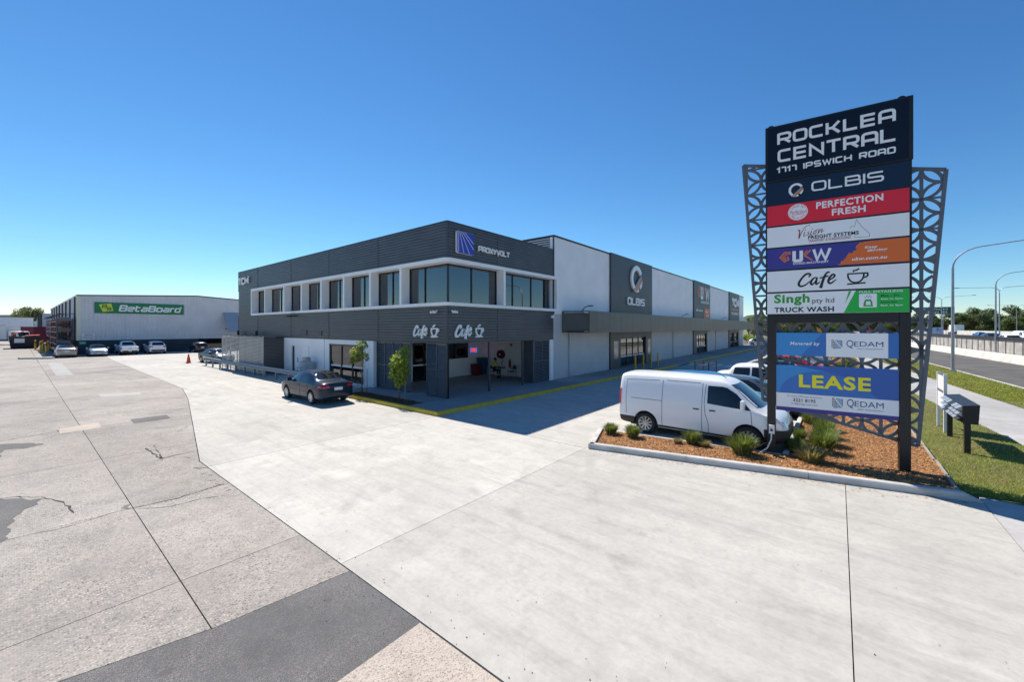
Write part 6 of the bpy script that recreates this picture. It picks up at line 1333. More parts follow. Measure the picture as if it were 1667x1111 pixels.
for i in range(44):
    a, b = 20 + i * 5, 25 + i * 5; MB().prism([(rx(18.0, a), a + .02), (rx(18.3, a), a + .02), (rx(18.3, b), b - .02), (rx(18.0, b), b - .02)], -.3, 1.75).obj('wall_panel', M_RETW, rw)
strip('gravel_strip', 15.4, 18.0, -60, 400, -.3, .3, M_PATH, 20)
scr = thing('motorway_screen', 'low black screen along the top of the retaining wall', 'screen', (18.2, 60, 1.75))
for i in range(44):
    a, b = 20 + i * 5, 25 + i * 5; MB().prism([(rx(18.1, a), a + .02), (rx(18.18, a), a + .02), (rx(18.18, b), b - .02), (rx(18.1, b), b - .02)], 1.75, 2.35).obj('screen_panel', M_BPL, scr)
strip('motorway', 18.3, 46, -60, 600, .4, 1.0, M_ROAD, 24)
fb = thing('motorway_barrier', 'pale concrete barrier on the far side of the motorway', 'barrier', (40, 80, 1))
for i in range(30):
    a, b = 30 + i * 15, 45 + i * 15; MB().prism([(rx(46.2, a), a + .02), (rx(46.6, a), a + .02), (rx(46.6, b), b - .02), (rx(46.2, b), b - .02)], .4, 2.5).obj('barrier_unit', M_BARR, fb)
mv = 'vehicles on the motorway'
def mway(px, D, kind, pm, label, z=1.0, back=False, **kw):
    d = ray(px, 534); x, y = d[0] * D, d[1] * D; vehicle('motorway_car', label, kind, pm, (x, y), R(90 + 3.9 + (180 if back else 0)), mv, detail=False, z=z, **kw)
mway(1646, 56, 'suv', P_WHITE, 'white station wagon passing above the retaining wall', scale=(1, 1, .95)); mway(1610, 64, 'suv', P_BLACK, 'dark four-wheel drive ahead of the white station wagon', back=True); mway(1663, 72, 'van', P_WHITE, 'white van travelling in the far motorway lane', back=True); mway(1598, 95, 'hat', P_BLUE, 'small blue hatchback beyond the dark four-wheel drive')
# trucks on the motorway, simple but with cab, box and wheels
def truck(name, label, loc, rz, boxc, cabm, z=0, L_=7.0, H_=3.6, group=None, cat='truck'):
    t = thing(name, label, cat, (loc[0], loc[1], z), rz, group)
    MB().box(0, L_, -1.2, 1.2, 1.05, H_).obj('cargo_box', boxc, t, local=True, bevel=.04); MB().box(-.2, L_ + 2.2, -.45, .45, .7, 1.05).obj('chassis', M_BPL, t, local=True)
    cp = [(L_ + .25, .55), (L_ + 2.25, .55), (L_ + 2.3, 1.5), (L_ + 1.95, 2.7), (L_ + .25, 2.85)]
    cb = MB().extr(cp, lambda u, n, z_: (u, n, z_), -1.1, 1.1).obj('cab', cabm, t, local=True, bevel=.06)
    MB().add([(L_ + 2.285, -.95, 1.62), (L_ + 2.285, .95, 1.62), (L_ + 2.02, .9, 2.55), (L_ + 2.02, -.9, 2.55)], [(0, 1, 2, 3)]).obj('windscreen', M_GLASSC, cb, local=True)
    for sd in (1.106, -1.106): MB().extr([(L_ + .9, 1.65), (L_ + 2.0, 1.6), (L_ + 1.75, 2.5), (L_ + .9, 2.5)], lambda u, n, z_: (u, n, z_), sd - .004, sd + .004).obj('side_window', M_GLASSC, cb, local=True)
    tm, rm = wheel_meshes(.5, .28, 6)
    for wx in (.9, 2.1, L_ + 1.2):
        for sd in (1, -1):
            w = link(bpy.data.objects.new('wheel', tm)); w.parent = t; w.location = (wx, sd * 1.03, .5); w.rotation_euler = (0, 0, 0 if sd > 0 else math.pi); q = link(bpy.data.objects.new('rim', rm)); q.parent = w
    return t
d = ray(1562, 534); truck('truck', 'white box truck far away on the motorway', (d[0] * 150, d[1] * 150), R(94), M_WHITE, P_WHITE, 1.0, group=mv)
d = ray(1525, 534); truck('truck', 'truck with blue and white box behind the lattice wing', (d[0] * 118, d[1] * 118), R(94), mat('blue_white_truck_box', (.75, .76, .78), .5, var=.9, scale=.9, col2=(.04, .2, .5), detail=1), P_WHITE, .6, L_=6, H_=3.0, group=mv)
# ------------------------------------------------------------------ lamps and gantry sign
M_POLE = mat('lamp_pole_steel', (.36, .38, .41), .45, .5, var=.12, scale=1.5)
def lamp(base, h, arms, label, group, r=.11, z=0.0, reach=5.5):
    t = thing('street_lamp', label, 'street lamp', (base[0], base[1], z), 0, group)
    MB().cyl((0, 0, 0), (0, 0, .12), .22, n=12).obj('base_plate', M_POLE, t, local=True); MB().cyl((0, 0, 0), (0, 0, h - 1.6), r, r * .72, n=12).obj('pole', M_POLE, t, local=True, smooth=40)
    for sgn in arms:
        P = [(0, 0, h - 1.6)] + [(sgn * 1.7 * (1 - math.cos(R(a))), 0, h - 1.6 + 1.55 * math.sin(R(a))) for a in range(12, 85, 12)] + [(sgn * reach, 0, h + .28)]
        if len(arms) == 2: P = [(0, 0, h - 1.6), (0, 0, h - .9), (sgn * .5, 0, h - .35), (sgn * 1.2, 0, h - .12), (sgn * reach, 0, h + .1)]
        a_ = MB().tube(P, r * .6, 8, r * .35).obj('arm', M_POLE, t, local=True, smooth=40); e = P[-1]
        MB().prism([(e[0] - sgn * .1, -.13), (e[0] + sgn * .75, -.15), (e[0] + sgn * .8, .15), (e[0] - sgn * .1, .13)], e[2] - .06, e[2] + .09).obj('lamp_head', M_STEEL, a_, local=True, bevel=.03)
lp = gp(1551, 605); lamp((lp.x, lp.y), 9.9, (1,), 'tall single-arm street lamp on the grass verge', 'street lamps', reach=4.9)
d = ray(1621, 534); lamp((d[0] * 52, d[1] * 52), 10.6, (1,), 'single-arm street lamp rising behind the mesh fence', 'street lamps', r=.1, reach=5)
for px, D, h in ((1627, 95, 13.2), (1533, 128, 13.4), (1597, 190, 10.5), (1655, 150, 12)):
    d = ray(px, 534); lamp((d[0] * D, d[1] * D), h, (1,) if px == 1597 else (1, -1), 'slender single-arm lamp far down the motorway' if px == 1597 else 'slender double-arm lamp standing in the motorway', 'motorway lamps', r=.12, reach=5 if px == 1597 else 6.5)
d = ray(1524, 534); gx_, gy_ = d[0] * 165, d[1] * 165
gn = thing('direction_sign', 'green motorway direction sign on two posts', 'road sign', (gx_, gy_, 0), R(4))
M_GSGN = mat('green_road_sign', (.008, .09, .05), .5)
for u in (-4, 2): MB().cyl((u, .1, -.5), (u, .1, 10.5), .12, n=8).obj('post', M_POLE, gn, local=True)
gb = MB().box(-6, 5.2, -.05, .05, 9.1, 12.0).obj('sign_face', M_GSGN, gn, local=True); type_word(gb, 'IPSWICH', (-4.5, 10.7, 3.2, 11.5), fS, .06, .08, M_LETW, bold=.02, local=True); type_word(gb, 'LOGAN M2', (-4.5, 9.5, 3.2, 10.3), fS, .06, .08, M_LETW, bold=.02, local=True)

# ------------------------------------------------------------------ the ribbed metal shed and its yard
FX = -76.0
shed = thing('metal_shed', 'wide grey ribbed metal shed with a low gable and dark base', 'shed', (FX, 5, 0))
M_SHED = mat('grey_ribbed_sheet', (.64, .635, .64), .55, .0, var=.06, scale=.6); M_DADO = mat('dark_blue_precast_dado', (.03, .045, .06), .7, var=.2, scale=.8); M_TRIMC = mat('cream_corner_trim', (.72, .68, .52), .6)
fF = lambda u, n, z: (FX + n, u, z); SY0, SYR, SY1, SZ0, SZR = 5.0, 17.36, 29.7, 7.68, 8.34
def roofz(y): return SZ0 + (SZR - SZ0) * (1 - abs(y - SYR) / (SYR - SY0))
def vribs(fr, u0, u1, zlo, zhi, m, name, parent, pitch=.38, local=False):
    n = int((u1 - u0) / pitch); p = (u1 - u0) / n; pr = []
    for i in range(n): b = u0 + i * p; pr += [(b, 0), (b + p * .68, 0), (b + p * .76, .035), (b + p * .92, .035)]
    pr.append((u1, 0)); q = len(pr)
    return MB().add([fr(u, a, zlo) for u, a in pr] + [fr(u, a, zhi(u) if callable(zhi) else zhi) for u, a in pr], [(i, i + 1, q + i + 1, q + i) for i in range(q - 1)]).obj(name, m, parent, recalc=False, local=local)
MB().extr([(SY0 + .06, 0), (SY1, 0), (SY1, SZ0), (SYR, SZR), (SY0 + .06, SZ0)], fF, -64, -.06).obj('core', M_DADO, shed)
fw2 = vribs(fF, SY0 + .25, SY1, 1.85, lambda u: roofz(u) - .05, M_SHED, 'front_cladding', shed)
MB().wbox(fF, SY0, SY1, 0, 1.84, -.05, -.02).obj('dado', M_DADO, shed)
MB().box(FX - .2, FX + .06, SY0 - .06, SY0 + .25, 1.85, SZ0).obj('corner_trim', M_TRIMC, shed)
MB().add([fF(y, n, z) for n in (-.1, .09) for y, z in ((SY0 - .1, SZ0 - .06), (SYR, SZR - .06), (SY1 + .1, SZ0 - .06), (SY1 + .1, SZ0 + .09), (SYR, SZR + .09), (SY0 - .1, SZ0 + .09))], [(0, 1, 4, 5), (1, 2, 3, 4), (6, 7, 10, 11), (7, 8, 9, 10), (0, 1, 7, 6), (1, 2, 8, 7), (5, 4, 10, 11), (4, 3, 9, 10)]).obj('barge_capping', M_STEEL, shed)
fSd = lambda u, n, z: (u, SY0 - n, z)
vribs(fSd, FX - 64, FX - .22, 1.85, SZ0 - .1, M_SHED, 'side_cladding', shed, .5); MB().wbox(fSd, FX - 64, FX - .2, SZ0 - .1, SZ0 + .1, -.1, .14).obj('gutter', M_LETW, shed)
for i in range(8): x = FX - 2.5 - i * 7.6; MB().wbox(fSd, x - .12, x + .12, 0, SZ0 - .1, .04, .2).obj('downpipe', M_STEEL, shed)
for i in range(5): x = FX - 4 - i * 10; MB().wbox(fSd, x - .05, x + .05, 5.35, 5.42, 0, 1.3).wbox(fSd, x - .4, x + .4, 5.25, 5.42, 1.0, 1.6).obj('flood_light', M_STEEL, shed)
MB().add([fF(20.75, .1, 5.94), fF(29, .1, 5.94), fF(29, 2.6, 2.85), fF(20.8, 2.6, 2.85), fF(20.75, .1, 5.8), fF(29, .1, 5.8), fF(29, 2.6, 2.72), fF(20.8, 2.6, 2.72)], [(0, 1, 2, 3), (4, 5, 6, 7), (0, 3, 7, 4), (2, 3, 7, 6), (1, 2, 6, 5)]).obj('awning', mat('blue_grey_awning_sheet', (.34, .38, .43), .5), shed)
for yy in (21.0, 25): MB().tube([fF(yy, .05, 3.2), fF(yy, 1.9, 3.6)], .05, 6).obj('awning_bracket', M_STEEL, shed)
MB().wbox(fF, 17.6, 21.2, .1, 1.82, -.02, .01).obj('glazing', M_GLASSC, shed)
bs = thing('wall_sign', 'long green BetaBoard sign with yellow tile emblem on the ribbed shed', 'wall sign', (FX, 6.5, 5.4))
MB().wbox(fF, 6.48, 15.76, 5.44, 6.9, .05, .12).obj('board', mat('green_sign_board', (.01, .20, .065), .45), bs)
b_ = bs.children[-1]; yt = mat('yellow_green_tile', (.72, .70, .06), .5)
MB().extr([(7.25, 5.62), (8.25, 5.8), (8.05, 6.78), (6.88, 6.6)], fF, .125, .14).obj('emblem_tile', yt, b_); et = b_.children[-1]
stroke_word(et, 'B', (7.15, 6.15, 7.65, 6.6), .1, fF, .145, .15, mat('emblem_green', (.02, .24, .04), .5), shear=.15); stroke_word(et, 'B', (7.6, 5.85, 8.05, 6.25), .1, fF, .145, .15, MATS['emblem_green'], shear=.15)
stroke_word(bs, 'BetaBoard', (8.75, 5.72, 15.35, 6.62), .19, fF, .125, .17, M_LETW, gap=.36, shear=.22, rad=.2)
ws = thing('warning_sign', 'white warning notice board low on the corner of the ribbed shed', 'warning sign', (FX, 5.35, 1.95)); MB().wbox(fF, 5.35, 6.5, 1.93, 2.75, .05, .07).obj('board', M_LETW, ws); wb = ws.children[-1]
type_word(wb, 'WARNING', (5.5, 2.53, 6.35, 2.68), fF, .072, .08, M_MAR, bold=.03)
for k, s_ in enumerate(('FORKLIFTS', 'OPERATING', 'IN THIS AREA')): type_word(wb, s_, (5.45, 2.34 - k * .16, 6.4, 2.45 - k * .16), fF, .072, .08, M_INK)
ws = thing('wall_sign', 'small green notice on the dark base of the shed', 'wall sign', (FX, 5.1, 1.5)); nb_ = MB().wbox(fF, 5.1, 5.75, 1.3, 1.75, .02, .05).obj('board', mat('teal_notice', (.04, .25, .18), .5), ws); MB().wbox(fF, 5.18, 5.66, 1.5, 1.58, .052, .06).obj('text_line', M_LETW, nb_)
# cantilever rack beside the shed
rk2 = thing('storage_rack', 'tall steel rack with red beams stacked with goods beside the shed', 'rack', (-78, 3.6, 0))
M_RKB = mat('dark_blue_rack_upright', (.05, .06, .08), .5); M_RKR = mat('red_rack_beam', (.35, .03, .02), .5)
ux = [-77.5, -82, -87, -92, -98, -104]
for x in ux:
    for y in (3.3, 4.6): MB().box(x - .08, x + .08, y - .06, y + .06, 0, 4.7).obj('upright', M_RKB, rk2)
for a, b in zip(ux[:-1], ux[1:]):
    for k, z in enumerate((.5, 1.3, 2.1, 2.85, 3.55, 4.25)):
        for y in (3.26, 4.62): MB().box(b + .08, a - .08, y - .04, y + .04, z, z + .16).obj('beam', M_RKR, rk2)
goods = [mat('brown_stock', (.25, .15, .08), .8), mat('dark_stock', (.05, .05, .055), .7), mat('pale_stock', (.5, .48, .44), .8), mat('grey_stock', (.22, .22, .22), .7)]
r_g = random.Random(4); gk = 0
for a, b in zip(ux[:4], ux[1:5]):
    for z in (.66, 1.46, 2.26, 3.01, 3.71, 4.41):
        for q in range(2):
            x0 = b + .3 + q * (a - b) * .46; w = r_g.uniform(1.0, (a - b) * .42); h = r_g.uniform(.2, .5); lay = ('lowest', 'second', 'third', 'fourth', 'fifth', 'top')[(.66, 1.46, 2.26, 3.01, 3.71, 4.41).index(z)]
            g_ = thing('stock_pack', 'wrapped pack of stock lying on the %s level of the rack' % lay, 'stock', (x0 + w / 2, 3.95, z), 0, 'packs of stock on the rack')
            m_ = goods[gk % 4]; gk += 1
            for e in range(2): MB().box(-w / 2 + .02 * e, w / 2 - .03 * e, -.55, .55, h * e / 2 + .003, h * (e + 1) / 2 - .01).obj('bundle', m_, g_, local=True)
# yard clutter
sk = thing('skip_bin', 'dark open-lidded skip bin with red lids in the far yard', 'skip bin', (-108.5, .9, 0))
M_SKIP = mat('dark_navy_skip', (.025, .025, .04), .5, var=.2, scale=1)
MB().prism([(-110.6, -.6), (-106.4, -.6), (-106.4, 2.4), (-110.6, 2.4)], .1, 2.0, [(-111.2, -.8), (-105.9, -.8), (-105.9, 2.6), (-111.2, 2.6)]).obj('bin_body', M_SKIP, sk, bevel=.04)
M_SKR = mat('red_skip_lid', (.6, .03, .025), .5)
for q, (a, b, z0, z1) in enumerate(((-.8, .85, 2.05, 2.9), (.95, 2.6, 2.05, 2.2))): MB().add([(-111.2, a, z0), (-105.9, a, z0), (-105.9, b, z1), (-111.2, b, z1), (-111.2, a, z0 + .1), (-105.9, a, z0 + .1), (-105.9, b, z1 + .1), (-111.2, b, z1 + .1)], [(0, 1, 2, 3), (4, 5, 6, 7), (0, 1, 5, 4), (1, 2, 6, 5), (2, 3, 7, 6), (3, 0, 4, 7)]).obj('lid', M_SKR, sk)
MB().box(-105.88, -105.82, -.2, .9, 1.0, 1.7).obj('label_plate', M_LETW, sk)
M_MARO = mat('maroon_container', (.16, .015, .035), .6)
d = ray(44, 534); mc = thing('shipping_container', 'maroon shipping container behind the skip bin', 'container', (d[0] * 92, d[1] * 92, 0), YAW)
vribs(lambda u, n, z: (u, -n, z), -1.55, 1.55, .2, 3.7, M_MARO, 'front_side', mc, .26, local=True)
MB().box(-1.55, 1.55, .05, 2.4, .15, 3.75).obj('box', M_MARO, mc, local=True)
for u, z in ((-1.55, .15), (1.43, .15), (-1.55, 3.6), (1.43, 3.6)): MB().box(u, u + .12, -.06, .04, z, z + .15).obj('corner_casting', M_MARO, mc, local=True)
d = ray(40, 534); ux_, uy_ = _c, _s; truck('truck', 'white truck with a long pale trailer in the far left yard', (d[0] * 84 - ux_ * 12.3, d[1] * 84 - uy_ * 12.3), YAW, mat('pale_trailer', (.7, .7, .68), .6, var=.1, scale=.5), P_WHITE, L_=10, H_=4.0)
wc = thing('concrete_block', 'pale blue-grey concrete block beside the far truck', 'block', (-120, -6, 0)); bk_ = MB().box(-121, -119.5, -10, -3.5, 0, 1.3).obj('block', mat('blue_grey_block', (.3, .36, .43), .8, var=.1, scale=1), wc, bevel=.05); MB().box(-119.5, -119.45, -9.5, -4, .1, .2).obj('skid', M_STEEL, wc)
for k, (x, y) in enumerate(((-98, 1.9), (-96, 2.6), (-90.5, 3.0), (-89, 2.2), (-84, 2.6))):
    if k == 0:
        yb_ = thing('bollard', 'thick yellow bollard protecting the storage rack', 'bollard', (x, y, 0), group='yellow bollards by the rack'); MB().lathe([(0, 0), (.11, 0), (.11, 1.5), (.08, 1.58), (0, 1.6)], n=12).obj('post', M_YEL, yb_, local=True, smooth=40); MB().lathe([(.113, 1.1), (.113, 1.3)], n=12).obj('band', M_BPL, yb_, local=True)
    else: b2 = copy_tree(yb_); b2.location = (x, y, 0)
yk = thing('yard_kerb', 'low cream kerb block lying at the end of the shed yard', 'kerb', (-69.5, 1.3, 0))
for a, b in ((0, .5), (.505, 1)): MB().prism([(-70.5 + 1.95 * a, .1 + 2.4 * a), (-70.5 + 1.95 * b, .1 + 2.4 * b), (-70.8 + 1.95 * b, .35 + 2.4 * b), (-70.8 + 1.95 * a, .35 + 2.4 * a)], 0, .2).obj('kerb_stone', M_TRIMC, yk)
s2 = thing('metal_shed', 'smaller grey shed standing behind the rack and skip bin', 'shed', (-150, 4.1, 0))
MB().box(-190, -150.05, 4.15, 24, 0, 6.9).obj('core', M_DADO, s2); vribs(lambda u, n, z: (-150 + n, u, z), 4.1, 24, 1.8, 7.0, M_SHED, 'front_cladding', s2, .5); vribs(lambda u, n, z: (u, 4.1 - n, z), -190, -150, 1.8, 7.0, M_SHED, 'side_cladding', s2, .5)
for i in range(4): MB().box(-152.3 - i * 8, -152 - i * 8, 3.8, 4.1, 0, 7).obj('downpipe', M_STEEL, s2)
def far_shed(name, label, x0, x1, y0, y1, h, m):
    t = thing(name, label, 'shed', (x1, y0, 0)); MB().box(x0, x1, y0, y1, 0, h).obj('wall', m, t); ym = (y0 + y1) / 2
    MB().add([(x0 - .5, y0 - .5, h), (x1 + .5, y0 - .5, h), (x1 + .5, ym, h + 1.5), (x0 - .5, ym, h + 1.5), (x1 + .5, y1 + .5, h), (x0 - .5, y1 + .5, h)], [(0, 1, 2, 3), (3, 2, 4, 5), (1, 4, 2), (0, 3, 5)]).obj('roof', M_ROOF, t)
    for k in range(3): yy = y0 + (y1 - y0) * (.2 + .28 * k); MB().box(x1, x1 + .06, yy, yy + (y1 - y0) * .14, .1, h * .62).obj('roller_door', M_STEEL, t)
far_shed('far_shed', 'low white shed far behind the truck', -300, -230, -60, 4, 7.2, M_WALLW); far_shed('far_shed', 'grey gabled unit past the white truck at the yard edge', -215, -185, -46, -12, 6.0, M_WALLG); far_shed('far_shed', 'long pale warehouse roof beyond the tree', -420, -340, -30, 70, 9.5, M_WALLW)
# light poles, hills
def hill(name, pts, D0, D1, m):
    """ridge line given as (photo column, photo row) at distance D0, sloping down behind and in front"""
    V = []; F = []
    for (px, py) in pts:
        d = ray(px, py); V += [(d[0] * D0 * .8, d[1] * D0 * .8, -5), (d[0] * D0, d[1] * D0, CAMH + d[2] * D0), (d[0] * D1, d[1] * D1, -5)]
    for i in range(len(pts) - 1): F += [(3 * i, 3 * i + 3, 3 * i + 4, 3 * i + 1), (3 * i + 1, 3 * i + 4, 3 * i + 5, 3 * i + 2)]
    o = MB().add(V, F).obj(name, m, None, recalc=False, smooth=True); o['kind'] = 'structure'
M_HILL = mat('forested_hill', (.055, .085, .06), .95, var=.3, scale=.02, coords='world')
hill('hills', [(1080, 534), (1140, 528), (1200, 521), (1216, 514), (1232, 512), (1260, 516), (1320, 522), (1420, 524), (1500, 523), (1560, 524), (1600, 522), (1640, 520), (1680, 517), (1740, 519), (1800, 530)], 2600, 4200, M_HILL)
hill('hills', [(-250, 530), (-120, 522), (-40, 518), (10, 516), (40, 519), (90, 524), (180, 527), (300, 530)], 3000, 4500, M_HILL)
# ------------------------------------------------------------------ vegetation
def leaf_cloud(n, clumps, size, seed, flat=.5, asp=.55):
    """leaf quads gathered in clumps [(x, y, z, radius)]; returns vertices and faces"""
    r_ = np.random.default_rng(seed); cl = np.array(clumps); w = cl[:, 3] ** 2; k = r_.choice(len(cl), n, p=w / w.sum())
    d = r_.normal(size=(n, 3)); d /= np.linalg.norm(d, axis=1)[:, None]; rad = cl[k, 3] * r_.uniform(.35, 1.0, n) ** .5
    P = cl[k, :3] + d * rad[:, None] * np.array([1, 1, .8]); s_ = r_.uniform(*size, n)
    nn = d * .6 + r_.normal(size=(n, 3)) * .6 + np.array([0, 0, flat]); nn /= np.linalg.norm(nn, axis=1)[:, None]
    a = np.cross(nn, r_.normal(size=(n, 3))); a /= np.linalg.norm(a, axis=1)[:, None]; b = np.cross(nn, a)
    A = a * s_[:, None]; B = b * (s_ * asp)[:, None]
    V = np.stack([P - A, P - A * .1 - B + nn * (s_ * .12)[:, None], P + A, P + A * .1 + B - nn * (s_ * .1)[:, None]], 1).reshape(-1, 3)
    return V, np.arange(4 * n).reshape(n, 4)
M_LEAF = mat('sapling_leaf', (.20, .27, .04), .5, island=.45, island_hue=.025); M_BARK = mat('bark', (.13, .095, .07), .9, var=.3, scale=8, bump=.5, bscale=30)
M_LEAFD = mat('eucalypt_leaf', (.075, .115, .035), .6, island=.5, island_hue=.03); M_LEAFY = mat('dry_olive_leaf', (.13, .145, .055), .6, island=.5, island_hue=.03); leafy(M_LEAF, .45, 1.8); leafy(M_LEAFD, .35); leafy(M_LEAFY, .35); M_STAKE = mat('timber_stake', (.26, .2, .14), .9)
def sapling(x, y, label, h, crown, n, seed, bare=False):
    t = thing('sapling', label, 'tree', (x, y, .15)); r_ = random.Random(seed)
    tk = MB().tube([(0, 0, 0), (.02, .01, h * .3), (-.02, .02, h * .6), (.02, 0, h * .9)], .022, 7, .008)
    for i in range(9): z = h * r_.uniform(.3, .85); a = r_.uniform(0, 6.3); L_ = r_.uniform(.25, .5); tk.tube([(0, 0, z), (math.cos(a) * L_ * .5, math.sin(a) * L_ * .5, z + .15), (math.cos(a) * L_, math.sin(a) * L_, z + .35)], .009, 5, .004)
    tk.obj('trunk', M_BARK, t, local=True, smooth=True)
    V, F = leaf_cloud(n, crown, (.035, .075), seed, .4); big_mesh('crown', V, F, M_LEAF, t)
    for a in (-.28, .26): MB().cyl((a, .12, -.02), (a, .12, 1.25), .018, .016, n=6).obj('stake', M_STAKE, t, local=True)
sapling(-15.8, 11.2, 'bushy staked sapling by the corner louvre screen', 2.3, [(0, 0, 1.4, .46), (.18, -.1, 1.8, .46), (-.25, .1, 1.6, .44), (.12, .1, 2.15, .36), (-.2, -.1, 1.15, .34), (.3, 0, 1.3, .34), (.3, .1, 2.4, .2), (-.35, 0, 1.95, .26), (.05, 0, .85, .3), (-.2, .05, .7, .2), (.25, -.05, .95, .26)], 2600, 3)
sapling(-19.0, 11.2, 'thin leaning sapling with its leaves swept to one side near the glazed wall', 2.6, [(-.35, -.1, 2.1, .36), (-.55, 0, 1.8, .32), (-.1, .05, 2.45, .32), (-.75, -.05, 1.6, .22), (.18, 0, 1.95, .22), (.42, .0, 1.8, .15)], 800, 5)
V, F = leaf_cloud(70, [(-19.5, 11.1, .75, .45), (-19.2, 11.0, .4, .3)], (.03, .06), 9)
o = big_mesh('dry_leaves', V, F, mat('dry_leaf', (.32, .2, .1), .8, island=.4)); o.parent = [q for q in C.objects if q.name.startswith('sapling')][1]; o.location = (19.0, -11.2, -.15); o['kind'] = 'stuff'
# strappy clumps in the sign bed
M_BLADE = mat('strap_leaf', (.13, .18, .045), .55, island=.5, island_hue=.03); M_BLADEY = mat('dry_strap_leaf', (.25, .22, .10), .7, island=.45, island_hue=.03)
leafy(M_BLADE, .35); leafy(M_BLADEY, .3)
def tuft_mesh(h, rad, n, seed, dry=.15):
    r_ = np.random.default_rng(seed); V = []; F = []
    for i in range(n):
        a = r_.uniform(0, 2 * np.pi); br = rad * .45 * r_.random() ** .5; hh_ = h * r_.uniform(.5, 1.05); out_ = rad * r_.uniform(.05, .75) * (1 if r_.random() < .8 else 1.3); w = r_.uniform(.006, .012); a2 = a + r_.normal() * .5
        bx, by = br * math.cos(a), br * math.sin(a); tx, ty = -math.sin(a2), math.cos(a2); k = len(V)
        for t in (0, .4, .75, 1):
            ww = w * (1 - t ** 2 * .9); x = bx + math.cos(a2) * out_ * t ** 1.5; y = by + math.sin(a2) * out_ * t ** 1.5; z = hh_ * (t - .18 * t ** 3 * (out_ / rad) * 1.6)
            V += [(x - tx * ww, y - ty * ww, z), (x + tx * ww, y + ty * ww, z)]
        F += [(k, k + 1, k + 3, k + 2), (k + 2, k + 3, k + 5, k + 4), (k + 4, k + 5, k + 7, k + 6)]
    me = bpy.data.meshes.new('blades'); me.from_pydata(V, [], F); return me
TM = [tuft_mesh(.48, .36, 900, 1), tuft_mesh(.5, .34, 800, 2), tuft_mesh(.42, .42, 550, 3)]
for m_, k in zip((M_BLADE, M_BLADE, M_BLADEY), TM): k.materials.append(m_)
DT = [tuft_mesh(.40, .42, 130, 11), tuft_mesh(.42, .4, 120, 12), tuft_mesh(.36, .46, 160, 13)]
for k in DT: k.materials.append(M_BLADEY)
tufts = [(-5.68, 12.05, .80, 0, 'green grassy clump at the driveway end of the mulch bed'), (-4.98, 12.1, .85, 1, 'grassy clump in front of the van rear wheel'), (-3.35, 12.55, .85, 1, 'grassy clump beside the middle of the van'), (-3.0, 12.45, .5, 2, 'small straw-coloured clump touching the clump beside the van'), (-3.68, 12.3, .42, 2, 'tiny dry tuft on its own in the mulch'), (-2.02, 12.38, 1.22, 0, 'large green grassy clump in front of the van door'),
         (-.8, 17.8, .9, 1, 'grassy clump furthest back in the row under the sign'), (-.35, 17.0, 1.1, 0, 'leafy clump second from the back in the row under the sign'), (-.35, 15.9, 1.15, 1, 'dense clump in the middle of the row under the sign'), (-.3, 14.9, 1.2, 0, 'wide clump between the dense clump and the fullest one under the sign'), (-.92, 15.0, .8, 1, 'narrow clump next to the bay kerb under the sign'), (-.34, 14.0, 1.25, 1, 'fullest green clump under the lease board'), (-.95, 13.45, .9, 0, 'clump just right of the post with the power box'), (-.52, 12.8, 1.0, 2, 'straw-coloured spiky clump nearest the concrete kerb')]
for k, (x, y, s_, v, lab) in enumerate(tufts):
    t = thing('grass_clump', lab, 'plant', (x, y, .085), rnd.uniform(0, 6), 'strappy clumps in the mulch bed'); t.scale = (s_,) * 3
    b = link(bpy.data.objects.new('blades', TM[v])); b.parent = t; q = link(bpy.data.objects.new('dry_blades', DT[v])); q.parent = t
for i in range(9):
    y = 21 + i * 3.6; t = thing('grass_clump', 'low grassy clump in the long bed beside the parked cars', 'plant', (.1 + (i % 3) * .4, y, .085), i, 'clumps in the long bed'); t.scale = (1.4,) * 3; b = link(bpy.data.objects.new('blades', TM[i % 2])); b.parent = t
# lawn blades
def blades(n, fn, h, w, seed):
    r_ = np.random.default_rng(seed); P = np.array([fn(r_) for _ in range(n)]); a = r_.uniform(0, 2 * np.pi, n); hh_ = r_.uniform(*h, n); ww = r_.uniform(*w, n); l = r_.normal(size=(n, 2)) * (hh_ * .6)[:, None]
    d = np.stack([np.cos(a) * ww, np.sin(a) * ww, np.zeros(n)], 1); top = P + np.stack([l[:, 0], l[:, 1], hh_], 1)
    return np.stack([P - d, P + d, top], 1).reshape(-1, 3), np.arange(3 * n).reshape(n, 3)
def lawn_pt(ymin, ymax):
    def f(r_):
        while True:
            y = ymin + (ymax - ymin) * r_.random() ** 1.6; x = r_.uniform(-1, 9)
            lo = 2.0 - (y - 12) * .012
            if lo < x < fpath(3.44, y) or fpath(6.22, y) < x < rx(7.38, y): return (x, y, 0)
    return f
V1, F1 = blades(70000, lawn_pt(12.65, 34), (.025, .065), (.004, .009), 1); V2, F2 = blades(40000, lawn_pt(30, 75), (.04, .09), (.012, .025), 2)
o = big_mesh('lawn_grass', np.concatenate([V1, V2]), np.concatenate([F1, F2 + len(V1)]), leafy(mat('lawn_blade', (.24, .32, .045), .6, island=.5, island_hue=.035, var=.55, scale=.8, coords='world', col2=(.28, .25, .08)), .4, 1.6)); tag(o, 'short mown grass of the verge', 'grass', kind='stuff')
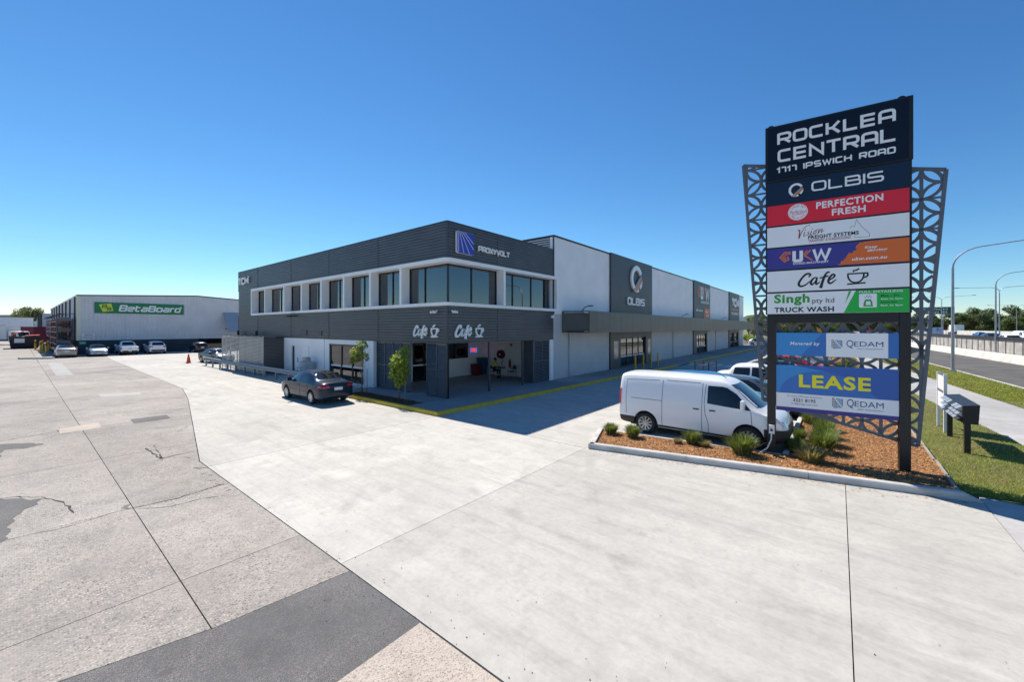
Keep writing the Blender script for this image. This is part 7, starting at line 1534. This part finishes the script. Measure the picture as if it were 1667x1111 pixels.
# trees: prototypes with trunk and crown
def tree_proto(h, w, n, size, m, seed, label):
    t = thing('tree', label, 'tree', (0, 0, 0)); r_ = random.Random(seed); tk = MB().tube([(0, 0, 0), (.1, .05, h * .25), (-.1, .1, h * .5), (.1, 0, h * .75)], h * .028, 8, h * .008); cl = []
    for i in range(13):
        a = r_.uniform(0, 6.3); z0 = h * r_.uniform(.22, .55); L_ = w * r_.uniform(.18, .46); zt = h * r_.uniform(.45, .92); e = (math.cos(a) * L_, math.sin(a) * L_, zt)
        tk.tube([(0, 0, z0), (e[0] * .45, e[1] * .45, z0 + (zt - z0) * .55), e], h * .011, 6, h * .003); cl.append((*e, w * r_.uniform(.10, .2)))
        for j in range(2): cl.append((e[0] + r_.uniform(-1, 1) * w * .14, e[1] + r_.uniform(-1, 1) * w * .14, zt + r_.uniform(-.12, .08) * h, w * r_.uniform(.07, .13)))
    cl.append((0, 0, h * .9, w * .16)); tk.obj('trunk', M_BARK, t, local=True, smooth=True); V, F = leaf_cloud(n, cl, size, seed); big_mesh('crown', V, F, m, t); return t
p0 = tree_proto(11, 11, 5200, (.16, .34), M_LEAFD, 1, 'x'); p1 = tree_proto(9, 12, 5200, (.16, .34), M_LEAFY, 2, 'x'); p2 = tree_proto(7, 10, 4200, (.16, .32), M_LEAFD, 3, 'x')
used = set()
def plant_tree(p, px, D, s_, label, group=None, rz=0.0):
    d = ray(px, 534); t = p if id(p) not in used else copy_tree(p); used.add(id(p)); t.location = (d[0] * D, d[1] * D, -.3); t.scale = (s_,) * 3; t.rotation_euler = (0, 0, rz); t['label'] = label
    if group: t['group'] = group
    return t
plant_tree(p1, 44, 165, .95, 'spreading olive-green tree behind the skip bin').scale = (.95, .95, 1.32)
plant_tree(p2, 3, 190, .7, 'small round tree in front of the low white shed')
for k, (px, D, s_, p) in enumerate([(1497, 190, .9, 0), (1520, 200, 1.0, 1), (1537, 185, .95, 0), (1556, 200, 1.05, 2), (1572, 195, 1.2, 1), (1585, 185, 1.15, 0), (1597, 200, 1.15, 0), (1610, 180, .85, 2), (1622, 190, .95, 0), (1637, 180, .9, 1), (1650, 170, 1.05, 0), (1665, 165, 1.15, 2), (1680, 160, 1.2, 0), (1700, 165, 1.2, 1), (1475, 205, 1.0, 0), (1450, 200, .9, 2), (1425, 210, 1.0, 0), (1400, 200, 1.0, 1), (1370, 205, .9, 0), (1340, 190, .9, 2), (1310, 190, .95, 0), (1285, 180, .85, 1)]):
    plant_tree((p0, p1, p2)[p], px, D, s_, ('tall dark gum tree beyond the motorway', 'broad olive-toned tree beyond the motorway', 'low dense tree beyond the motorway')[p], 'trees beyond the motorway', k * 1.3)
for k, (px, D, s_, p) in enumerate([(1218, 150, .8, 2), (1228, 135, .7, 0), (1240, 120, .6, 2), (1252, 110, .7, 1)]):
    plant_tree((p0, p1, p2)[p], px, D, s_, ('dark gum tree past the end of the warehouse', 'olive-toned tree past the end of the warehouse', 'low dense tree past the end of the warehouse')[p], 'trees past the warehouse', k * 2.1)
V, F = leaf_cloud(26000, [(float(ray(1280 + 24 * i, 534)[0] * (215 + (i % 3) * 12)), float(ray(1280 + 24 * i, 534)[1] * (215 + (i % 3) * 12)), 2.4 + (i * 37 % 10) * .16, 5.5) for i in range(20)], (.35, .8), 77)
o = big_mesh('scrub_belt', V, F, M_LEAFD); tag(o, 'low mass of green scrub in front of the far trees', 'scrub', kind='stuff')
for k, (px, D, s_) in enumerate(((1216, 100, .55), (1224, 96, .4), (1236, 104, .5))):
    d = ray(px, 534); t = thing('shrub', 'yellow-green rounded shrub past the end of the warehouse', 'shrub', (d[0] * D, d[1] * D, 0), k, 'shrubs past the warehouse'); V, F = leaf_cloud(500, [(0, 0, 1.0, .9), (.6, .2, .8, .7), (-.5, .3, .9, .7)], (.1, .2), 90 + k); big_mesh('foliage', V * s_ * 2.2, F, M_LEAF, t); MB().cyl((0, 0, 0), (0, 0, 1.2), .07, .04, n=6).obj('stem', M_BARK, t, local=True)
fl_ = [mat('purple_banner', (.12, .02, .25), .7), mat('red_banner', (.5, .02, .06), .7), mat('orange_banner', (.7, .22, .02), .7)]
for k, (px, D) in enumerate(((1405, 62), (1415, 66), (1330, 46))):
    d = ray(px, 534); x, y = d[0] * D, d[1] * D; t = thing('feather_banner', ('purple feather banner at the end of the car park', 'red feather banner at the end of the car park', 'orange feather banner beside the parked cars')[k], 'banner', (x, y, 0)); MB().cyl((x, y, -.1), (x, y, 3.6), .025, .012, n=6).obj('pole', M_POLE, t)
    fb_ = lambda u, n, z: (x + u * .8, y + n + u * .6, z); MB().extr([(0, .9), (.55, .95), (.62, 2.6), (.45, 3.3), (0, 3.55)], fb_, -.01, .01).obj('flag', fl_[k], t)
